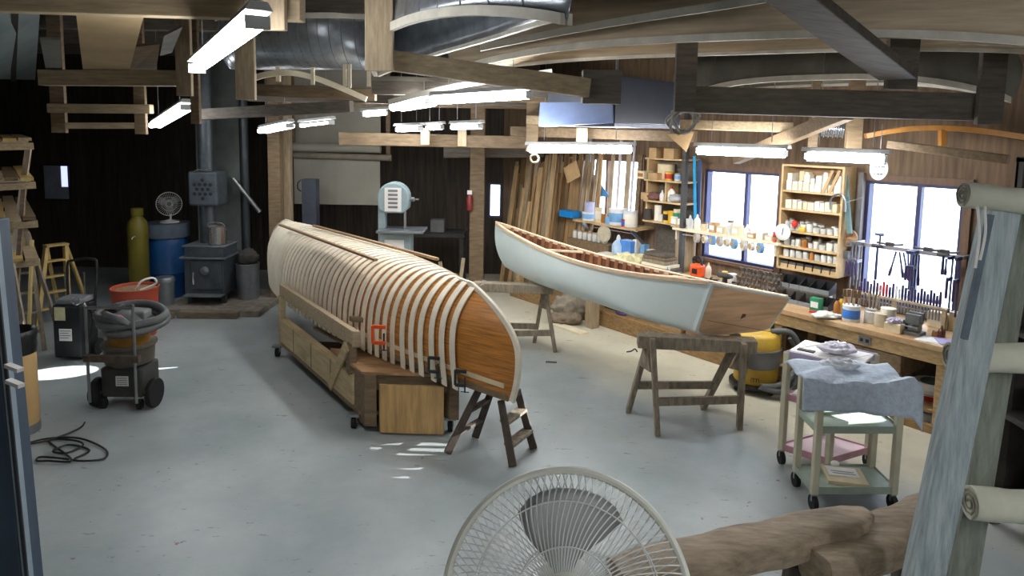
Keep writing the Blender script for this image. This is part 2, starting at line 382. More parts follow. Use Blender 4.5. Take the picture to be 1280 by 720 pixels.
for x0, x1, y0, y1, Y, lb in ((526, 537, 160, 181, 9.2, 'small light block hanging left on the far tie beam'), (572, 583, 160, 183, 9.2, 'small light block hanging right on the far tie beam'),
        (720, 734, 160, 180, 7.9, 'light wood block below the air filter box'), (657, 672, 168, 190, 8.2, 'dark wood block at the left end of the bench tube light'),
        (1010, 1020, 148, 192, 6.4, 'thin brown hanger left of the bench shelf light'), (1056, 1075, 150, 192, 6.2, 'thick brown hanger above the bench shelf'), (240, 251, 95, 155, 6.6, 'dark hanger behind the lit hanger board')):
    hanger(x0, x1, y0, y1, Y, lb, W_BROWN if 'brown' in lb or 'dark' in lb else W_TANZ, top=(None if Y in (9.2, 7.9) else CEIL))
# rafters under the ceiling
for i, y in enumerate((5.2, 6.6, 8.0, 9.4, 10.8)):
    xl = left0.x + WU.x * ((y - left0.y) / WU.y) + .05; xr = wall_pt(0).x + WU.x * ((y - wall_pt(0).y) / WU.y) - .05
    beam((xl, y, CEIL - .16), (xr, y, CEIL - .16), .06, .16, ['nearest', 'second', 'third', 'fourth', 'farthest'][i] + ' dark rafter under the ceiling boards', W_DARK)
# storage loft over the far end
LOFT = mat('grey_loft_boards', (118, 112, 100), .8, scale=2.5, stretch=(1, 8, 1), var=.22)
struct('ceiling_loft', MB().box((-.25, 9.1, 2.98), (2.2, 5.2, .04)), LOFT, 'grey underside of the storage loft boards over the far end', 'ceiling')
for i, (y, x0, x1) in enumerate(((6.55, -1.35, .85), (7.7, -1.35, .85), (8.8, -3.4, .85), (10.0, -3.4, .85))):
    beam((x0, y, 2.83), (x1, y, 2.83), .07, .13, ['nearest', 'second', 'third', 'farthest'][i] + ' joist under the storage loft', W_BROWN if i % 2 else W_DARK)
def pillar(x0, x1, y0, Y, label, m=W_BROWN, ztop=CEIL, t=None):
    a, c = aty(x0, y0, Y), aty(x1, y0, Y); t = t or (c.x - a.x)
    return struct('pillar', MB().box(((a.x + c.x) / 2, Y, ztop / 2), (c.x - a.x, t, ztop)), m, label, 'post', bevel=.008)
pillar(337, 352, 200, 9.6, 'rough brown roof post left of the white canvas roll', W_BROWN)
pillar(352, 364, 200, 9.9, 'second brown roof post touching the white canvas roll', W_TANZ)
pillar(588, 606, 220, 10.4, 'brown roof post left of the narrow window')
# ------------------------------------------------------------------ fluorescent fixtures
TUBE = emat('lit_tube', (250, 252, 255), 44.0)
HOUS = mat('white_enamel_housing', (200, 202, 200), .5, var=.06)
TUBED = emat('dim_lit_tube', (250, 252, 255), 13.0)
def fixture(p0, p1, label, lamps=2, hang=True, n=1, r=.026, gap=.045, tm=None):
    """a shop light between p0 and p1 (tube height)"""
    p0, p1 = Vector(p0), Vector(p1); d = (p1 - p0); ln = d.length; d.normalize(); side = d.cross(V(0, 0, 1)).normalized()
    t = thing('shop_light', label, 'light', (p0 + p1) / 2 - V(0, 0, r), 'fluorescent shop lights')
    up = side.cross(d)
    mb = MB(); c0, c1 = p0 - d * .04, p1 + d * .04; q = [(-.055, .014), (.055, .014), (.035, .05), (-.035, .05)]
    mb.prism([c0 + side * a + up * (b + .03) for a, b in q], [c1 + side * a + up * (b + .03) for a, b in q]); mb.build('housing', HOUS, t)
    seg = ln / n
    for i in range(n):
        for k in range(lamps):
            o = side * (gap * (k - (lamps - 1) / 2) * 2)
            a, b = p0 + d * (i * seg + .02) + o, p0 + d * ((i + 1) * seg - .02) + o
            MB().tube([a, b], r, 10).build('tube', tm or TUBE, t, smooth=True)
    for e in (p0, p1): MB().box(e, (.02, .10, .055), ax=(d, side, up)).build('end_cap', HOUS, t)
    if hang:
        for k in (.15, .85):
            e = p0 + d * ln * k + up * .1
            MB().tube([e, V(e.x, e.y, CEIL)], .004, 5).build('hanging_wire', METAL, t)
    return t
fixture(aty(246, 86, 4.5), aty(322, 28, 2.9), 'long shop light nearest the top left corner, its glare largest', n=2, r=.022, gap=.024)
fixture(aty(194, 157, 8.6), aty(232, 134, 6.9), 'small shop light below the lit hanger board, over the stove', r=.034, tm=TUBED)
fixture(aty(328, 164, 9.0), aty(362, 157, 8.3), 'shop light in front of the rough brown roof post', r=.03, tm=TUBED)
fixture(aty(378, 157, 9.3), aty(414, 153, 9.0), 'thin dim shop light above the white canvas roll', r=.014, tm=TUBED)
fixture(aty(496, 134, 7.1), aty(537, 127, 6.4), 'shop light end to end with the longer one in the middle', r=.042, gap=.05)
fixture(aty(545, 126, 6.05), aty(660, 119, 5.6), 'long shop light in the middle of the ceiling with a grey end housing', r=.03)
fixture(aty(455, 143, 9.0), aty(483, 141, 9.0), 'pair of small lit tubes right of the curved white rail', r=.03)
fixture(aty(498, 162, 9.0), aty(525, 161, 8.8), 'leftmost of three short lights under the far tie beam', r=.03)
fixture(aty(535, 160, 9.6), aty(552, 159, 9.5), 'middle of three short lights under the far tie beam', r=.03)
fixture(aty(567, 159, 8.8), aty(600, 158, 8.5), 'last of three short lights under the far tie beam', r=.03)
fixture(aty(662, 186, 7.7), aty(790, 187, 7.3), 'three-tube shop light over the lumber and canoe bow', n=3, r=.042, gap=.044)
fixture(aty(874, 188, 6.9), aty(981, 192, 6.3), 'shop light in front of the window with the tape shelf', n=2, r=.042, gap=.044)
fixture(aty(1009, 195, 6.1), aty(1106, 199, 5.7), 'shop light over the jar shelf beside the oval white sign', n=1, r=.042, gap=.044)
# further shop lights of the same room, behind the camera
for i, (x, y) in enumerate(((-2.6, .6), (.6, -.6), (2.9, 1.2))):
    fixture((x, y, 2.95), (x + 1.5, y - 1.94, 2.95), ['shop light behind and left of the viewpoint', 'shop light straight behind the viewpoint', 'shop light over the near end of the canvas rack'][i], n=2, r=.034)

# added lamps outside the windows that imitate sun patches, each aimed on its own
def sun_patch_lamp(p, d, w, h, e):
    ld = bpy.data.lights.new('sun_patch_lamp', 'AREA'); ld.shape = 'RECTANGLE'; ld.size = w; ld.size_y = h; ld.energy = e; ld.spread = math.radians(1.0); ld.color = (1, .97, .92)
    lo = bpy.data.objects.new('sun_patch_lamp', ld); COL.objects.link(lo); d = Vector(d).normalized(); lo.location = Vector(p) - d * 9.0
    lo.rotation_euler = d.to_track_quat('-Z', 'Z').to_euler()
def through(px, py, z, q, w, h, e=30000.0):
    """added spot lamp imitating a sun shaft; lands at pixel (px, py), height z, after passing a window at q; w across, h along the shaft"""
    p = onz(px, py, z); d = (p - q).normalized(); r = (p - q).length + 7.0
    ld = bpy.data.lights.new('sun_patch_lamp', 'SPOT'); ld.energy = e; ld.spot_size = 2 * math.atan(h / 2 / r); ld.spot_blend = .08; ld.shadow_soft_size = .004; ld.color = (1, .97, .92)
    lo = bpy.data.objects.new('sun_patch_lamp', ld); COL.objects.link(lo); lo.location = q - d * 7.0
    y = V(0, 0, 1) + d * -d.z; y.normalize(); z_ = -d; x = y.cross(z_); m = Matrix((x * (w / h), y, z_)).transposed().to_4x4(); m.translation = lo.location; lo.matrix_world = m
def inw(W, f, z, o): return W[0] + (W[1] - W[0]) * f + o + V(0, 0, z)
# lamp shafts through the added near window of the bench wall: a patch and two slivers on the floor, stripes on the cart shelf
through(522, 561, 0, inw(W6, .35, 1.78, WN * .06), .17, .17)
through(560, 585, 0, inw(W6, .45, 1.75, WN * .06), .025, .16); through(555, 595, 0, inw(W6, .5, 1.75, WN * .06), .025, .13)
for k in range(2): through(1056 + 22 * k, 521 - 1 * k, .575, inw(W6, .55, 1.75, WN * .06), .03, .022)
# and through the window added in the left wall
through(74, 466, 0, inw(W5, .5, 1.55, -WN * .06), .40, .42); through(198, 461, 0, inw(W5, .7, 1.55, -WN * .06), .04, .14)
SC.view_settings.view_transform = 'Standard'; SC.view_settings.look = 'None'; SC.view_settings.gamma = 1; SC.view_settings.exposure = 0.2
try: SC.view_settings.use_curve_mapping = False
except Exception: pass
SC.cycles.use_denoising = True; SC.cycles.max_bounces = 6; SC.cycles.diffuse_bounces = 4; SC.cycles.glossy_bounces = 3; SC.cycles.transparent_max_bounces = 12; SC.cycles.sample_clamp_indirect = 6
# ------------------------------------------------------------------ the ribbed canoe, bottom up on its mould cart
PLANK = mat('orange_cedar_planking', (178, 116, 48), .45, scale=3, stretch=(1.2, 1.2, 26), var=.35, bump=.1)
RIBW = mat('pale_ash_rib', (238, 228, 204), .5, scale=6, var=.07, rnd=.05)
class Hull:
    """hull between two pointed ends; v = 0 at the gunwale, 1 at the keel"""
    def __init__(s, o, d, L, B, zg, zk, sheer=.14, full=2.4, sq=2.6, te=(.08, .0, .55), keelup=.0):
        s.o = V(o[0], o[1], 0); s.d = Vector(d).normalized(); s.n = V(-s.d.y, s.d.x, 0); s.L, s.B, s.zg, s.zk, s.sheer, s.full, s.sq, s.te, s.keelup = L, B, zg, zk, sheer, full, sq, te, keelup
    def tend(s, v):
        a, b, c = s.te; vm = .42
        return b + (a - b) * (1 - v / vm) ** 2 if v < vm else b + (c - b) * ((v - vm) / (1 - vm)) ** 2.6
    def at(s, t, v, side):
        te = s.tend(max(v, 0)); tau = (t - te) / (s.L - 2 * te); tau = min(max(tau, 0), 1); k = abs(2 * tau - 1)
        k2 = abs(2 * t / s.L - 1)
        zs = (s.zk - s.zg) / abs(s.zk - s.zg)
        zg = s.zg - zs * s.sheer * k2 ** 3; zk = s.zk - zs * s.keelup * k2 ** 4
        g = max(0, 1 - max(v, 0) ** s.sq) ** (1 / s.sq)
        hb = s.B * (1 - k ** s.full) * g
        return s.o + s.d * t + s.n * (side * hb) + V(0, 0, zg + v * (zk - zg))
    def surf(s, side, nt=60, nv=18, off=0.0):
        rows = []
        for i in range(nv + 1):
            v = math.sin(i / nv * math.pi / 2) ** .9; te = s.tend(v)
            rows.append([s.at(te + (s.L - 2 * te) * (.5 - .5 * math.cos(math.pi * j / nt)), v, side) for j in range(nt + 1)])
        return rows
    def section(s, t, side, v0=-.06, n=16):
        out = []
        for i in range(n + 1):
            v = v0 + (1 - v0) * math.sin(i / n * math.pi / 2)
            if t < s.tend(max(v, 0)) or t > s.L - s.tend(max(v, 0)): break
            out.append(s.at(t, v, side))
        return out
    def rib(s, t, w, th, v0=-.07, lean=0.0, vmax=1.0):
        a = s.section(t, 1, v0); b = s.section(t, -1, v0); path = a + list(reversed(b))[1:]
        vs = []; n = len(path); zc = s.zg
        for i, p in enumerate(path):
            q0, q1 = path[max(i - 1, 0)], path[min(i + 1, n - 1)]
            tg = (q1 - q0).normalized(); no = tg.cross(s.d).normalized()
            if no.dot(p - (s.o + s.d * t + V(0, 0, s.zg - .2 * (s.zk - s.zg)))) < 0: no = -no
            for e, f in ((-w / 2, .002), (w / 2, .002), (w / 2, th), (-w / 2, th)): vs.append(p + s.d * (e + lean * abs(p.z - s.zk)) + no * f)
        fs = [(i * 4 + j, i * 4 + (j + 1) % 4, i * 4 + 4 + (j + 1) % 4, i * 4 + 4 + j) for i in range(n - 1) for j in range(4)] + [(0, 1, 2, 3), (n * 4 - 4, n * 4 - 1, n * 4 - 2, n * 4 - 3)]
        return MB().add(vs, fs)
D1 = V(-.60, .80, 0)
T0 = onz(641, 503, .50)
H1 = Hull(T0 - D1 * .06, D1, 5.7, .52, .60, 1.30, sheer=.10, full=2.4, sq=2.9, te=(.07, 0, .62), keelup=.05)
mid1 = H1.o + D1 * 2.8
canoe1 = thing('ribbed_canoe', 'upturned canoe being planked, cream ribs over orange cedar, on the rolling mould cart', 'canoe', (mid1.x, mid1.y, .5))
pl = MB(); pl.grid(H1.surf(1)); pl.grid(H1.surf(-1)); pl.build('planking', PLANK, canoe1, smooth=True)
nr = 43
for i in range(nr):
    t = .60 + i * (5.7 - 1.2) / (nr - 1)
    H1.rib(t, .070, .012, lean=(-.10 if i < 3 else -.05 if i < 6 else 0)).build('rib', RIBW, canoe1)
# stem band around the near end, keel line to gunwale tip
for nm, flip in (('stem', False), ('stem', True)):
    rows = []
    st = []
    for i in range(25):
        v = 1 - i / 24; te = H1.tend(v); p = H1.at(te if not flip else H1.L - te, v, 1); st.append(p)
    sgn = -1 if not flip else 1
    st = [st[0] - D1 * sgn * .25] + st
    vs = []
    for i, p in enumerate(st):
        tg = (st[min(i + 1, len(st) - 1)] - st[max(i - 1, 0)]).normalized(); no = tg.cross(H1.n)
        if no.dot(D1 * sgn + V(0, 0, .6)) < 0: no = -no
        for e, f in ((-.016, -.02), (.016, -.02), (.012, .022), (-.012, .022)): vs.append(p + H1.n * e + no * f)
    n = len(st)
    MB().add(vs, [(i * 4 + j, i * 4 + (j + 1) % 4, i * 4 + 4 + (j + 1) % 4, i * 4 + 4 + j) for i in range(n - 1) for j in range(4)] + [(0, 1, 2, 3), (n * 4 - 4, n * 4 - 1, n * 4 - 2, n * 4 - 3)]).build(nm, RIBW, canoe1)
def rail(H, side, v, w, h, t0, t1, n=40, out=.02):
    vs = []
    for i in range(n + 1):
        t = t0 + (t1 - t0) * i / n; p = H.at(t, v, side); q = H.at(t + .02, v, side); tg = (q - p).normalized(); o = tg.cross(V(0, 0, 1)).normalized()
        if o.dot(H.n * side) < 0: o = -o
        for e, f in ((out - w, -h / 2), (out, -h / 2), (out, h / 2), (out - w, h / 2)): vs.append(p + o * e + V(0, 0, f))
    return MB().add(vs, [(i * 4 + j, i * 4 + (j + 1) % 4, i * 4 + 4 + (j + 1) % 4, i * 4 + 4 + j) for i in range(n) for j in range(4)] + [(0, 1, 2, 3), (n * 4, n * 4 + 3, n * 4 + 2, n * 4 + 1)])
INW = mat('pale_inwale', (214, 196, 160), .5, scale=5, var=.12)
for sd in (1, -1):
    rail(H1, sd, .14, .03, .035, .12, 5.55, out=.008).build('gunwale', INW, canoe1)
    rail(H1, sd, .015, .03, .05, .10, 5.6, out=.004).build('ribband', W_BROWN, canoe1)
# two loose battens lying on the bottom
W_BATT = mat('batten_wood', (150, 120, 84), .6, scale=5, stretch=(6, 6, 1), var=.15)
zt1 = 1.328
def batten(a, b, label):
    p, q = onz(a[0], a[1], zt1 + .012), onz(b[0], b[1], zt1 + .012)
    o = MB().bar(p, q, .035, .024).build('wooden_batten', W_BATT, bevel=.003); tag(o, label, 'batten', None)
batten((350, 281), (470, 325), 'brown batten nearer the viewer, lying along the upturned canoe bottom')
batten((392, 282), (547, 324), 'brown batten on the far side of the upturned canoe bottom')
# dark square pipe and small bits standing at the far end of the canoe
# ------------------------------------------------------------------ clamps on the rail
def clamp(p, d, m, label, sc=1.0):
    t = thing('c_clamp', label, 'clamp', p); p = Vector(p); d = Vector(d).normalized(); z = V(0, 0, 1)
    a = .05 * sc; b = .10 * sc
    MB().bar(p + z * b, p + z * b + d * a * 1.6, .016 * sc, .022 * sc).bar(p - d * 0, p + z * (b + .008), .02 * sc, .018 * sc).bar(p, p + d * a * 1.6, .016 * sc, .022 * sc).build('clamp_frame', m, t, bevel=.002)
    e = p + d * a * 1.4
    MB().tube([e - z * .05 * sc, e + z * .06 * sc], .006 * sc, 6).tube([e - z * .045 * sc - d * .03 * sc, e - z * .045 * sc + d * .03 * sc], .004 * sc, 5).build('screw', DKMETAL, t)
    return t
clp = H1.at(1.95, .0, 1)
clamp(aty(466, 428, 5.5), (1, -.1, 0), ORANGE, 'orange clamp on the mould cart beam under the canoe ribs', 1.35)
clamp(aty(536, 464, 5.2), (1, -.2, 0), DKMETAL, 'dark steel clamp hanging below the ribs above the plywood cart top', 1.1)
clamp(aty(569, 481, 5.05), (1, -.2, 0), DKMETAL, 'dark steel clamp nearest the canoe end, below the last ribs', 1.1)

# ------------------------------------------------------------------ mould cart
NL, FL, NR = onz(447, 536), onz(349, 444), onz(560, 540)
NR = NL + (NR - NL); FR = FL + (NR - NL); cu = (FL - NL).normalized(); cv = (NR - NL).normalized(); CL, CW = (FL - NL).length, (NR - NL).length
def cq(u, v, z): return NL + cu * u + cv * v + V(0, 0, z)
CAX = (cu, V(-cu.y, cu.x, 0), V(0, 0, 1))
W_PLY = mat('plywood_sheet', (168, 128, 84), .6, scale=2.4, stretch=(2, 9, 2), var=.3, rgb2=(118, 86, 56))
W_PANEL = mat('light_pine_panel', (196, 158, 102), .55, scale=3, stretch=(8, 8, .8), var=.2)
W_CRATE = mat('pale_crate_boards', (190, 168, 128), .7, scale=3, stretch=(1, 1, 6), var=.18)
cart = thing('mould_cart', 'wooden rolling cart carrying the upturned ribbed canoe', 'cart', cq(CL / 2, CW / 2, 0))
def cslab(u0, u1, v0, v1, z0, z1, mb=None):
    mb = mb or MB(); q = [(u0, v0), (u1, v0), (u1, v1), (u0, v1)]
    return mb.prism([cq(a, b, z0) for a, b in q], [cq(a, b, z1) for a, b in q])
cslab(-.02, CL, .0, CW, .13, .17).build('bottom_board', W_BROWN, cart, bevel=.004)
for v in (0.0, CW - .03):
    cslab(.12, CL - .02, v, v + .03, .17, .42).build('side_board', W_CRATE, cart, bevel=.004)
    for u in (.62, 1.15, 1.7): cslab(u, u + .012, v - .004, v + .034, .17, .42).build('board_joint', W_BROWN, cart)
cslab(.12, CL, .02, .09, .40, .43).build('tray_ledge', W_CRATE, cart)
for v in (.02, CW - .09): cslab(.15, CL + .02, v, v + .07, .66, .80).build('top_beam', W_TAN, cart, bevel=.006)
for v in (.0, CW - .06):
    cslab(CL - .08, CL, v, v + .06, .13, .68).build('end_post', W_CRATE, cart, bevel=.004)
    cslab(.16, .25, v, v + .06, .40, .68).build('end_post', W_BROWN, cart, bevel=.004)
    a, b = cq(.62, v - .012, .17), cq(.2, v - .012, .66)
    MB().bar(a, b, .022, .10, up=cu).build('brace', W_CRATE, cart, bevel=.004)
for u in (.5, 1.3, 2.1):
    cslab(u, u + .06, .15, CW - .1, .80, .84).build('mould_bearer', W_BROWN, cart)
# plywood top and end box (a door-like pine panel)
cslab(-.1, .62, .0, CW + .05, .50, .525).build('plywood_top', W_PLY, cart, bevel=.003)
cslab(-.06, .14, .04, CW - .0, .36, .50).build('box_front_rail', W_BROWN, cart, bevel=.004)
bx = thing
cslab(-.10, .12, .02, .12, .06, .50).build('box_post', W_BROWN, cart, bevel=.004)
cslab(-.10, .12, CW - .04, CW + .04, .14, .50).build('box_post', W_BROWN, cart, bevel=.004)
cslab(-.13, -.10, .14, CW - .10, .02, .43).build('end_panel', W_PANEL, cart, bevel=.004)
for u, v in ((.02, -.02), (CL - .05, -.03), (.02, CW + .03), (CL - .05, CW + .02)):
    c = cq(u, v, 0)
    k = MB().box(c + V(0, 0, .118), (.10, .08, .02)).box(c + V(-.024, 0, .085), (.006, .04, .07)).box(c + V(.024, 0, .085), (.006, .04, .07)).build('caster', METAL, cart)
    MB().lathe(c + V(-.018, 0, .05), [(.02, 0), (.05, 0), (.05, .036), (.02, .036)], 16, (V(0, 1, 0), V(0, 0, 1), V(1, 0, 0))).build('wheel', RUBBER, k, smooth=True)
cpts = [(1.0, .3, 'dark folded cloth lying in the cart tray', mat('dark_blue_cloth', (52, 56, 70), .9, bump=.5)), ]
o = MB().ball(cq(1.0, .32, .25), (.22, .16, .14), 14, 8).build('cloth_bundle', mat('dark_blue_cloth', (52, 56, 70), .9, bump=.5), smooth=True); tag(o, cpts[0][2], 'cloth')
for k, (u, v, l, lb) in enumerate(((1.75, .25, .7, 'pale offcut strip nearest the far end of the cart tray'), (1.5, .42, .9, 'long thin offcut strip in the middle of the cart tray'))):
    o = MB().bar(cq(u, v, .44), cq(u - l * .9, v + .1, .44), .06, .02).build('offcut_strip', W_CRATE); tag(o, lb, 'wood strip')

# ------------------------------------------------------------------ sawhorses
def sawhorse(label, feet, b0, b1, m, beam=(.12, .10), leg=.085, stretch=((0, 1), (2, 3)), zs=.25, gusset=True, group=None):
    """feet: (a0, a1) splayed pair at end b0, (a2, a3) at end b1; b0, b1: top middle of the beam ends"""
    c = sum((Vector(f) for f in feet), V(0, 0, 0)) / 4
    t = thing('sawhorse', label, 'sawhorse', (c.x, c.y, 0), group)
    b0, b1 = Vector(b0), Vector(b1); d = (b1 - b0).normalized(); hz = V(0, 0, beam[1] / 2)
    MB().bar(b0 - hz, b1 - hz, beam[0], beam[1]).build('top_beam', m, t, bevel=.008)
    L_ = (b1 - b0).length; s = d.cross(V(0, 0, 1)).normalized()
    tops = [b0 + d * L_ * .12, b0 + d * L_ * .12, b1 - d * L_ * .12, b1 - d * L_ * .12]
    mid = []
    for i, f in enumerate(feet):
        f = Vector(f); sg = 1 if (f - tops[i]).dot(s) > 0 else -1
        p = tops[i] + s * sg * (beam[0] / 2 + leg * .15) - V(0, 0, .01)
        MB().bar(p, f + V(0, 0, .003), leg * 1.05, leg * .5, up=d, w1=leg * .8).build('leg', m, t, bevel=.005)
        k = zs / p.z; mid.append(f + (p - f) * k)
    for a, b in stretch: MB().bar(mid[a], mid[b], .03, .07).build('stretcher', m, t, bevel=.004)
    if gusset:
        for i in (0, 2):
            p = (tops[i] + V(0, 0, -.03)) + d * (-.05 if i == 0 else .05); q0, q1 = Vector(feet[i]), Vector(feet[i + 1]); tz = p.z
            a = [p + s * -.07, p + s * .07, p + (q1 - p) * .36, p + (q0 - p) * .36] if (q1 - p).dot(s) > 0 else [p + s * .07, p + s * -.07, p + (q1 - p) * .36, p + (q0 - p) * .36]
            MB().prism([k for k in a], [k + d * .022 for k in a]).build('gusset', m, t)
    return t
W_HORSE2 = mat('dark_stained_wood', (84, 72, 62), .7, scale=6, stretch=(3, 3, 1), var=.3)
fa = [onz(559, 567), onz(594, 547), onz(641, 583), onz(667, 561)]
hb0 = (fa[0] + fa[1]) / 2 + (fa[2] + fa[3] - fa[0] - fa[1]) / 2 * .38; hb1 = (fa[0] + fa[1]) / 2 + (fa[2] + fa[3] - fa[0] - fa[1]) / 2 * .62
# a low step-stool trestle: the splayed legs meet under the canoe tip
tst = thing('step_trestle', 'dark wooden stepped trestle carrying the near tip of the ribbed canoe', 'trestle', sum(fa, V(0, 0, 0)) / 4)
tip = H1.at(.1, 0, 1); tz = .465
topL, topLb, topR, topRb = aty(598, 494, fa[0].y + .12), aty(618, 492, fa[1].y + .05), aty(626, 506, fa[2].y + .12), aty(646, 492, fa[3].y + .05)
for p in (topL, topLb, topR, topRb): p.z = tz
for p, f in zip((topL, topLb, topR, topRb), fa): MB().bar(p, f + V(0, 0, .003), .055, .04, up=V(0, 1, 0), w1=.06).build('leg', W_HORSE2, tst, bevel=.004)
MB().bar((topL + topLb) / 2 - V(.03, 0, .0), (topR + topRb) / 2 + V(.05, 0, 0), .16, .05).build('top_board', W_HORSE2, tst, bevel=.004)
for k in (.33, .68):
    a, b = topR + (fa[2] - topR) * k, topRb + (fa[3] - topRb) * k
    MB().bar(a, b, .09, .025).build('tread', W_GREY, tst, bevel=.003)
    a, b = topL + (fa[0] - topL) * k, topLb + (fa[1] - topLb) * k
    MB().bar(a, b, .05, .025).build('tread', W_HORSE2, tst, bevel=.003)

# ------------------------------------------------------------------ the pale blue square-stern canoe
TL, TR, TIP = aty(885, 353, 5.6), aty(984, 371, 5.8), aty(616, 277, 8.3)
BLUEH = mat('pale_blue_canvas', (216, 228, 226), .42, scale=2, var=.05, rgb2=(206, 220, 220))
INT = mat('brown_varnished_interior', (112, 72, 50), .4, scale=5, var=.3, bump=.1)
TRIM = mat('varnished_gunwale', (216, 190, 158), .45, scale=5, var=.15)
TRANW = mat('transom_board', (218, 178, 138), .5, scale=2, stretch=(1, 1, 9), var=.22)
cT = (TL + TR) / 2; lat0 = (TR - TL) / 2
ax2 = V(TIP.x - cT.x, TIP.y - cT.y, 0); L2 = ax2.length; ax2.normalize(); perp2 = V(ax2.y, -ax2.x, 0)     # points to the far (bench) side
B2 = lat0.length
ZB = .755
def c2(s, v, side, inset=0.0):
    """s 0 transom .. 1 tip; v 0 gunwale .. 1 keel; side -1 near, +1 bench side"""
    zg0 = TL.z if side < 0 else TR.z
    zg = zg0 + (TIP.z - zg0) * (s ** 2.2) - .06 * math.sin(math.pi * min(1, s)) 
    b = B2 * (1 + .22 * math.sin(math.pi * min(s * 1.25, 1))) * max(0, 1 - s ** 3.2) ** .9
    k = min(1, s / .45); lat = (lat0.normalized() * (1 - k) + perp2 * k).normalized(); lat.z = 0
    tipx = 1 - (.07 * v ** 3.0) - .015 * (1 - v)     # stem curve
    zk = ZB + .02 + .10 * max(0, s - .72) ** 2 / .08
    ex = 3.6 + 24 * max(0, 1 - s / .5) ** 2; g = max(0, 1 - v ** ex) ** (1 / 2.6) * (1 - .04 * v)
    if s > .6: g = g * (1 - (s - .6) / .4 * .25 * v)
    rake = .17 * v * (1 - s) ** 6
    p = V(cT.x, cT.y, 0) + ax2 * (L2 * s * tipx + rake) + lat * (side * max(b * g - inset, 0)) + V(0, 0, zg + v * (zk - zg))
    return p
can2 = thing('square_stern_canoe', 'pale blue square-stern canoe standing upright on two grey sawhorses', 'canoe', (cT.x + ax2.x * L2 / 2, cT.y + ax2.y * L2 / 2, ZB))
NS, NV = 40, 18
vv = [math.sin(i / NV * math.pi / 2) ** .8 for i in range(NV + 1)]; ss = [j / NS for j in range(NS + 1)]
hm = MB()
for sd in (-1, 1): hm.grid([[c2(s, v, sd) for s in ss] for v in vv])
hm.build('hull', BLUEH, can2, smooth=True)
hm = MB()
for sd in (-1, 1): hm.grid([[c2(min(s, .985), v * .94, sd, .02) for s in ss] for v in vv])
hm.build('lining', INT, can2, smooth=True)
def strip2(s, th, w):
    mbx = MB()
    pts = [c2(s, v * .93, -1, .022) for v in vv] + [c2(s, v * .93, 1, .022) for v in reversed(vv)]
    pts2 = [c2(s, v * .93, -1, .022 + th) for v in vv] + [c2(s, v * .93, 1, .022 + th) for v in reversed(vv)]
    rows = [[p - ax2 * w / 2, p + ax2 * w / 2, q + ax2 * w / 2 + V(0, 0, .006), q - ax2 * w / 2 + V(0, 0, .006)] for p, q in zip(pts, pts2)]
    return mbx.grid(rows, True)
RIB2 = mat('brown_interior_rib', (142, 98, 70), .4, scale=5, var=.2)
for i in range(30): strip2(.03 + i * .031, .014, .045).build('rib', RIB2, can2)
for sd in (-1, 1):
    vs = []
    for s in ss:
        p = c2(s, 0, sd); q = c2(min(1, s + .01), 0, sd) if s < 1 else p + (p - c2(.99, 0, sd)); tg = (q - p).normalized(); o = tg.cross(V(0, 0, 1)).normalized()
        if o.dot(perp2 * sd) < 0: o = -o
        if s > .99: o = perp2 * sd * .2
        for e, f in ((-.022, -.022), (.018, -.022), (.018, .014), (-.022, .014)): vs.append(p + o * e + V(0, 0, f))
    n = len(ss)
    MB().add(vs, [(i * 4 + j, i * 4 + (j + 1) % 4, i * 4 + 4 + (j + 1) % 4, i * 4 + 4 + j) for i in range(n - 1) for j in range(4)] + [(0, 1, 2, 3), (n * 4 - 4, n * 4 - 1, n * 4 - 2, n * 4 - 3)]).build('gunwale', TRIM, can2, bevel=.004)
# transom board with canvas edge
edge = [c2(0, v, -1) for v in vv] + [c2(0, v, 1) for v in reversed(vv)][1:]
MB().prism([p - ax2 * .035 for p in edge], [p + ax2 * .01 for p in edge]).build('transom_edge', BLUEH, can2)
cen = sum(edge, V(0, 0, 0)) / len(edge)
edge2 = [cen + (p - cen) * .93 for p in edge]
MB().prism([p - ax2 * .045 for p in edge2], [p - ax2 * .03 for p in edge2]).build('transom', TRANW, can2)
tcen = V(cT.x, cT.y, 0) + V(0, 0, (cT.z + ZB) / 2) + ax2 * .085
def tr(u, w): return tcen + (TR - TL) * u + V(0, 0, w) - ax2 * .047
DKST = mat('dark_wood_stain', (92, 56, 36), .6, var=.3)
kn = MB().prism([tr(-.03, -.05), tr(.03, -.02), tr(.05, .06), tr(.02, .05)], [tr(-.03, -.05) - ax2 * .003, tr(.03, -.02) - ax2 * .003, tr(.05, .06) - ax2 * .003, tr(.02, .05) - ax2 * .003]); kn.build('wood_knot', DKST, can2)
for w in (-.11, .10): MB().prism([tr(-.44, w), tr(.44, w - .01), tr(.44, w - .006), tr(-.44, w + .004)], [p - ax2 * .002 for p in (tr(-.44, w), tr(.44, w - .01), tr(.44, w - .006), tr(-.44, w + .004))]).build('board_seam', DKST, can2)
# thwarts across the boat
for s in (.30, .66):
    MB().bar(c2(s, .04, -1, .02), c2(s, .04, 1, .02), .06, .022).build('thwart', TRIM, can2, bevel=.004)

